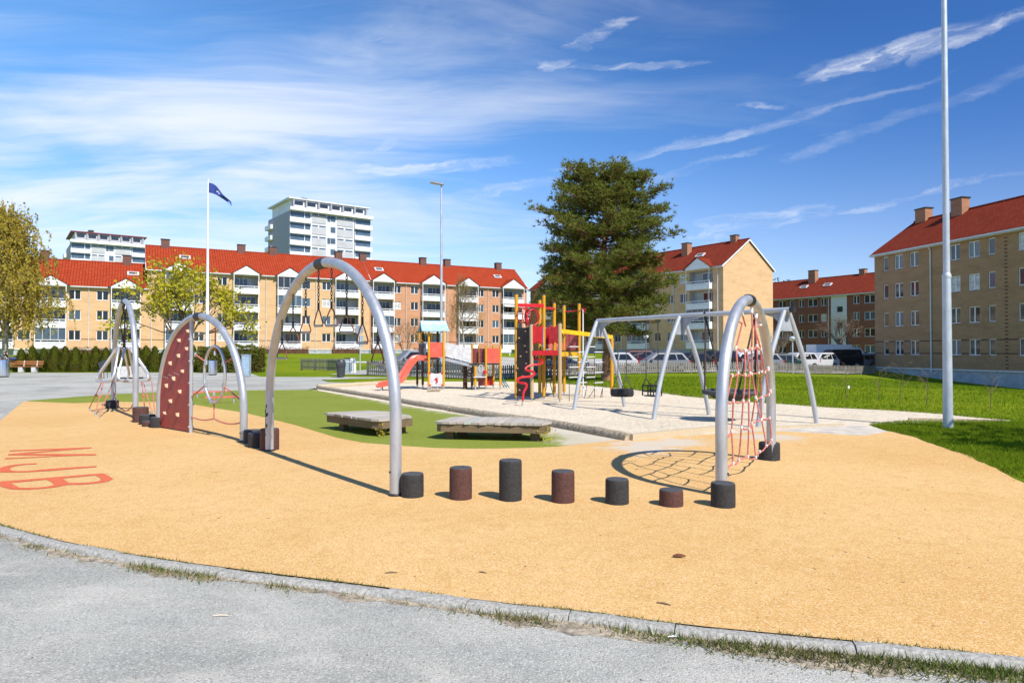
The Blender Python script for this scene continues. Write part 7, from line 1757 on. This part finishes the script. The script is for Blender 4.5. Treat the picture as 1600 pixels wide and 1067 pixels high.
for p in dens(gp(sand_back[5:]), .05, .06, 12):          # strawy fringe where the lawn meets the sand
    if p.x > 13: continue
    for _ in range(2): q = Vector((p.x+rnd.gauss(0, .14), p.y+abs(rnd.gauss(0, .22))-.05, .0)); k = .6+p.y/26; blade(dm if rnd.random() < .6 else wm, q, rnd.uniform(.03, .075)*k, .014*k, rnd, 1.0)
tag(wm.build('weeds', M['weed'], None, fix=False), kind='stuff'); tag(dm.build('dry_grass', M['drygrass'], None, fix=False), kind='stuff')
# ------------------------------------------------------------------ small litter on the ground
g = G(1061, 869.5, .012); mb = MB(); mb.slab([g+Vector(v) for v in ((-.05, .0, 0), (-.02, -.014, .006), (.02, -.016, .004), (.05, -.006, .0), (.03, .012, .005), (-.01, .016, .010))], (0, 0, .012))
tag(mb.build('dead_leaf', M['leafbrown'], None, loc=g), 'curled brown leaf lying on the yellow ground', 'leaf')
for px, py, L, a, lab, m, z in [(611, 894.5, .09, .1, 'small dry stick on the yellow ground near the kerb', 'stick', .008), (1037, 943, .09, -.5, 'thin dark stick on the yellow ground at lower right', 'stick', .008), (754, 894, .06, -.4, 'short dark twig on the yellow ground at centre', 'stick', .008), (345, 961.5, .10, .05, 'pale wood chip on the grey asphalt', 'bone', -.028), (1053, 994.5, .07, .0, 'white paper strip lying by the kerb grass', 'white', -.022)]:
    g = G(px, py, z); d = Vector((math.cos(a), math.sin(a), 0))*L/2; tag(MB().tube([g-d, g+Vector((0, .004, .003)), g+d], [.004, .006, .003], 6).build('stick' if m == 'stick' else 'wood_chip' if m == 'bone' else 'paper_strip', M[m], None, loc=g), lab, 'litter')
mb = MB()
for k in range(420):
    x, y = rnd.uniform(-4.5, 5), rnd.uniform(3.6, 11)
    if not inpoly(x, y, orange_pts): continue
    q = Vector((x, y, .006)); s = rnd.uniform(.002, .006); a = rnd.uniform(0, PI); d = Vector((math.cos(a), math.sin(a), 0))*s*rnd.uniform(1, 4); e = Vector((-math.sin(a), math.cos(a), 0))*s*.6; mb.add([q-d, q+e, q+d, q-e, q+Vector((0, 0, s*.8))], [(0, 1, 4), (1, 2, 4), (2, 3, 4), (3, 0, 4)])
for k in range(260):
    x, y = rnd.uniform(-4.5, 2.8), rnd.uniform(2.6, 6.5)
    if inpoly(x, y, orange_pts): continue
    q = Vector((x, y, -.033)); s = rnd.uniform(.002, .006); a = rnd.uniform(0, PI); d = Vector((math.cos(a), math.sin(a), 0))*s*rnd.uniform(1, 2); e = Vector((-math.sin(a), math.cos(a), 0))*s*.8; mb.add([q-d, q+e, q+d, q-e, q+Vector((0, 0, s))], [(0, 1, 4), (1, 2, 4), (2, 3, 4), (3, 0, 4)])
tag(mb.build('crumbs', M['stick'], None, fix=False), kind='stuff')
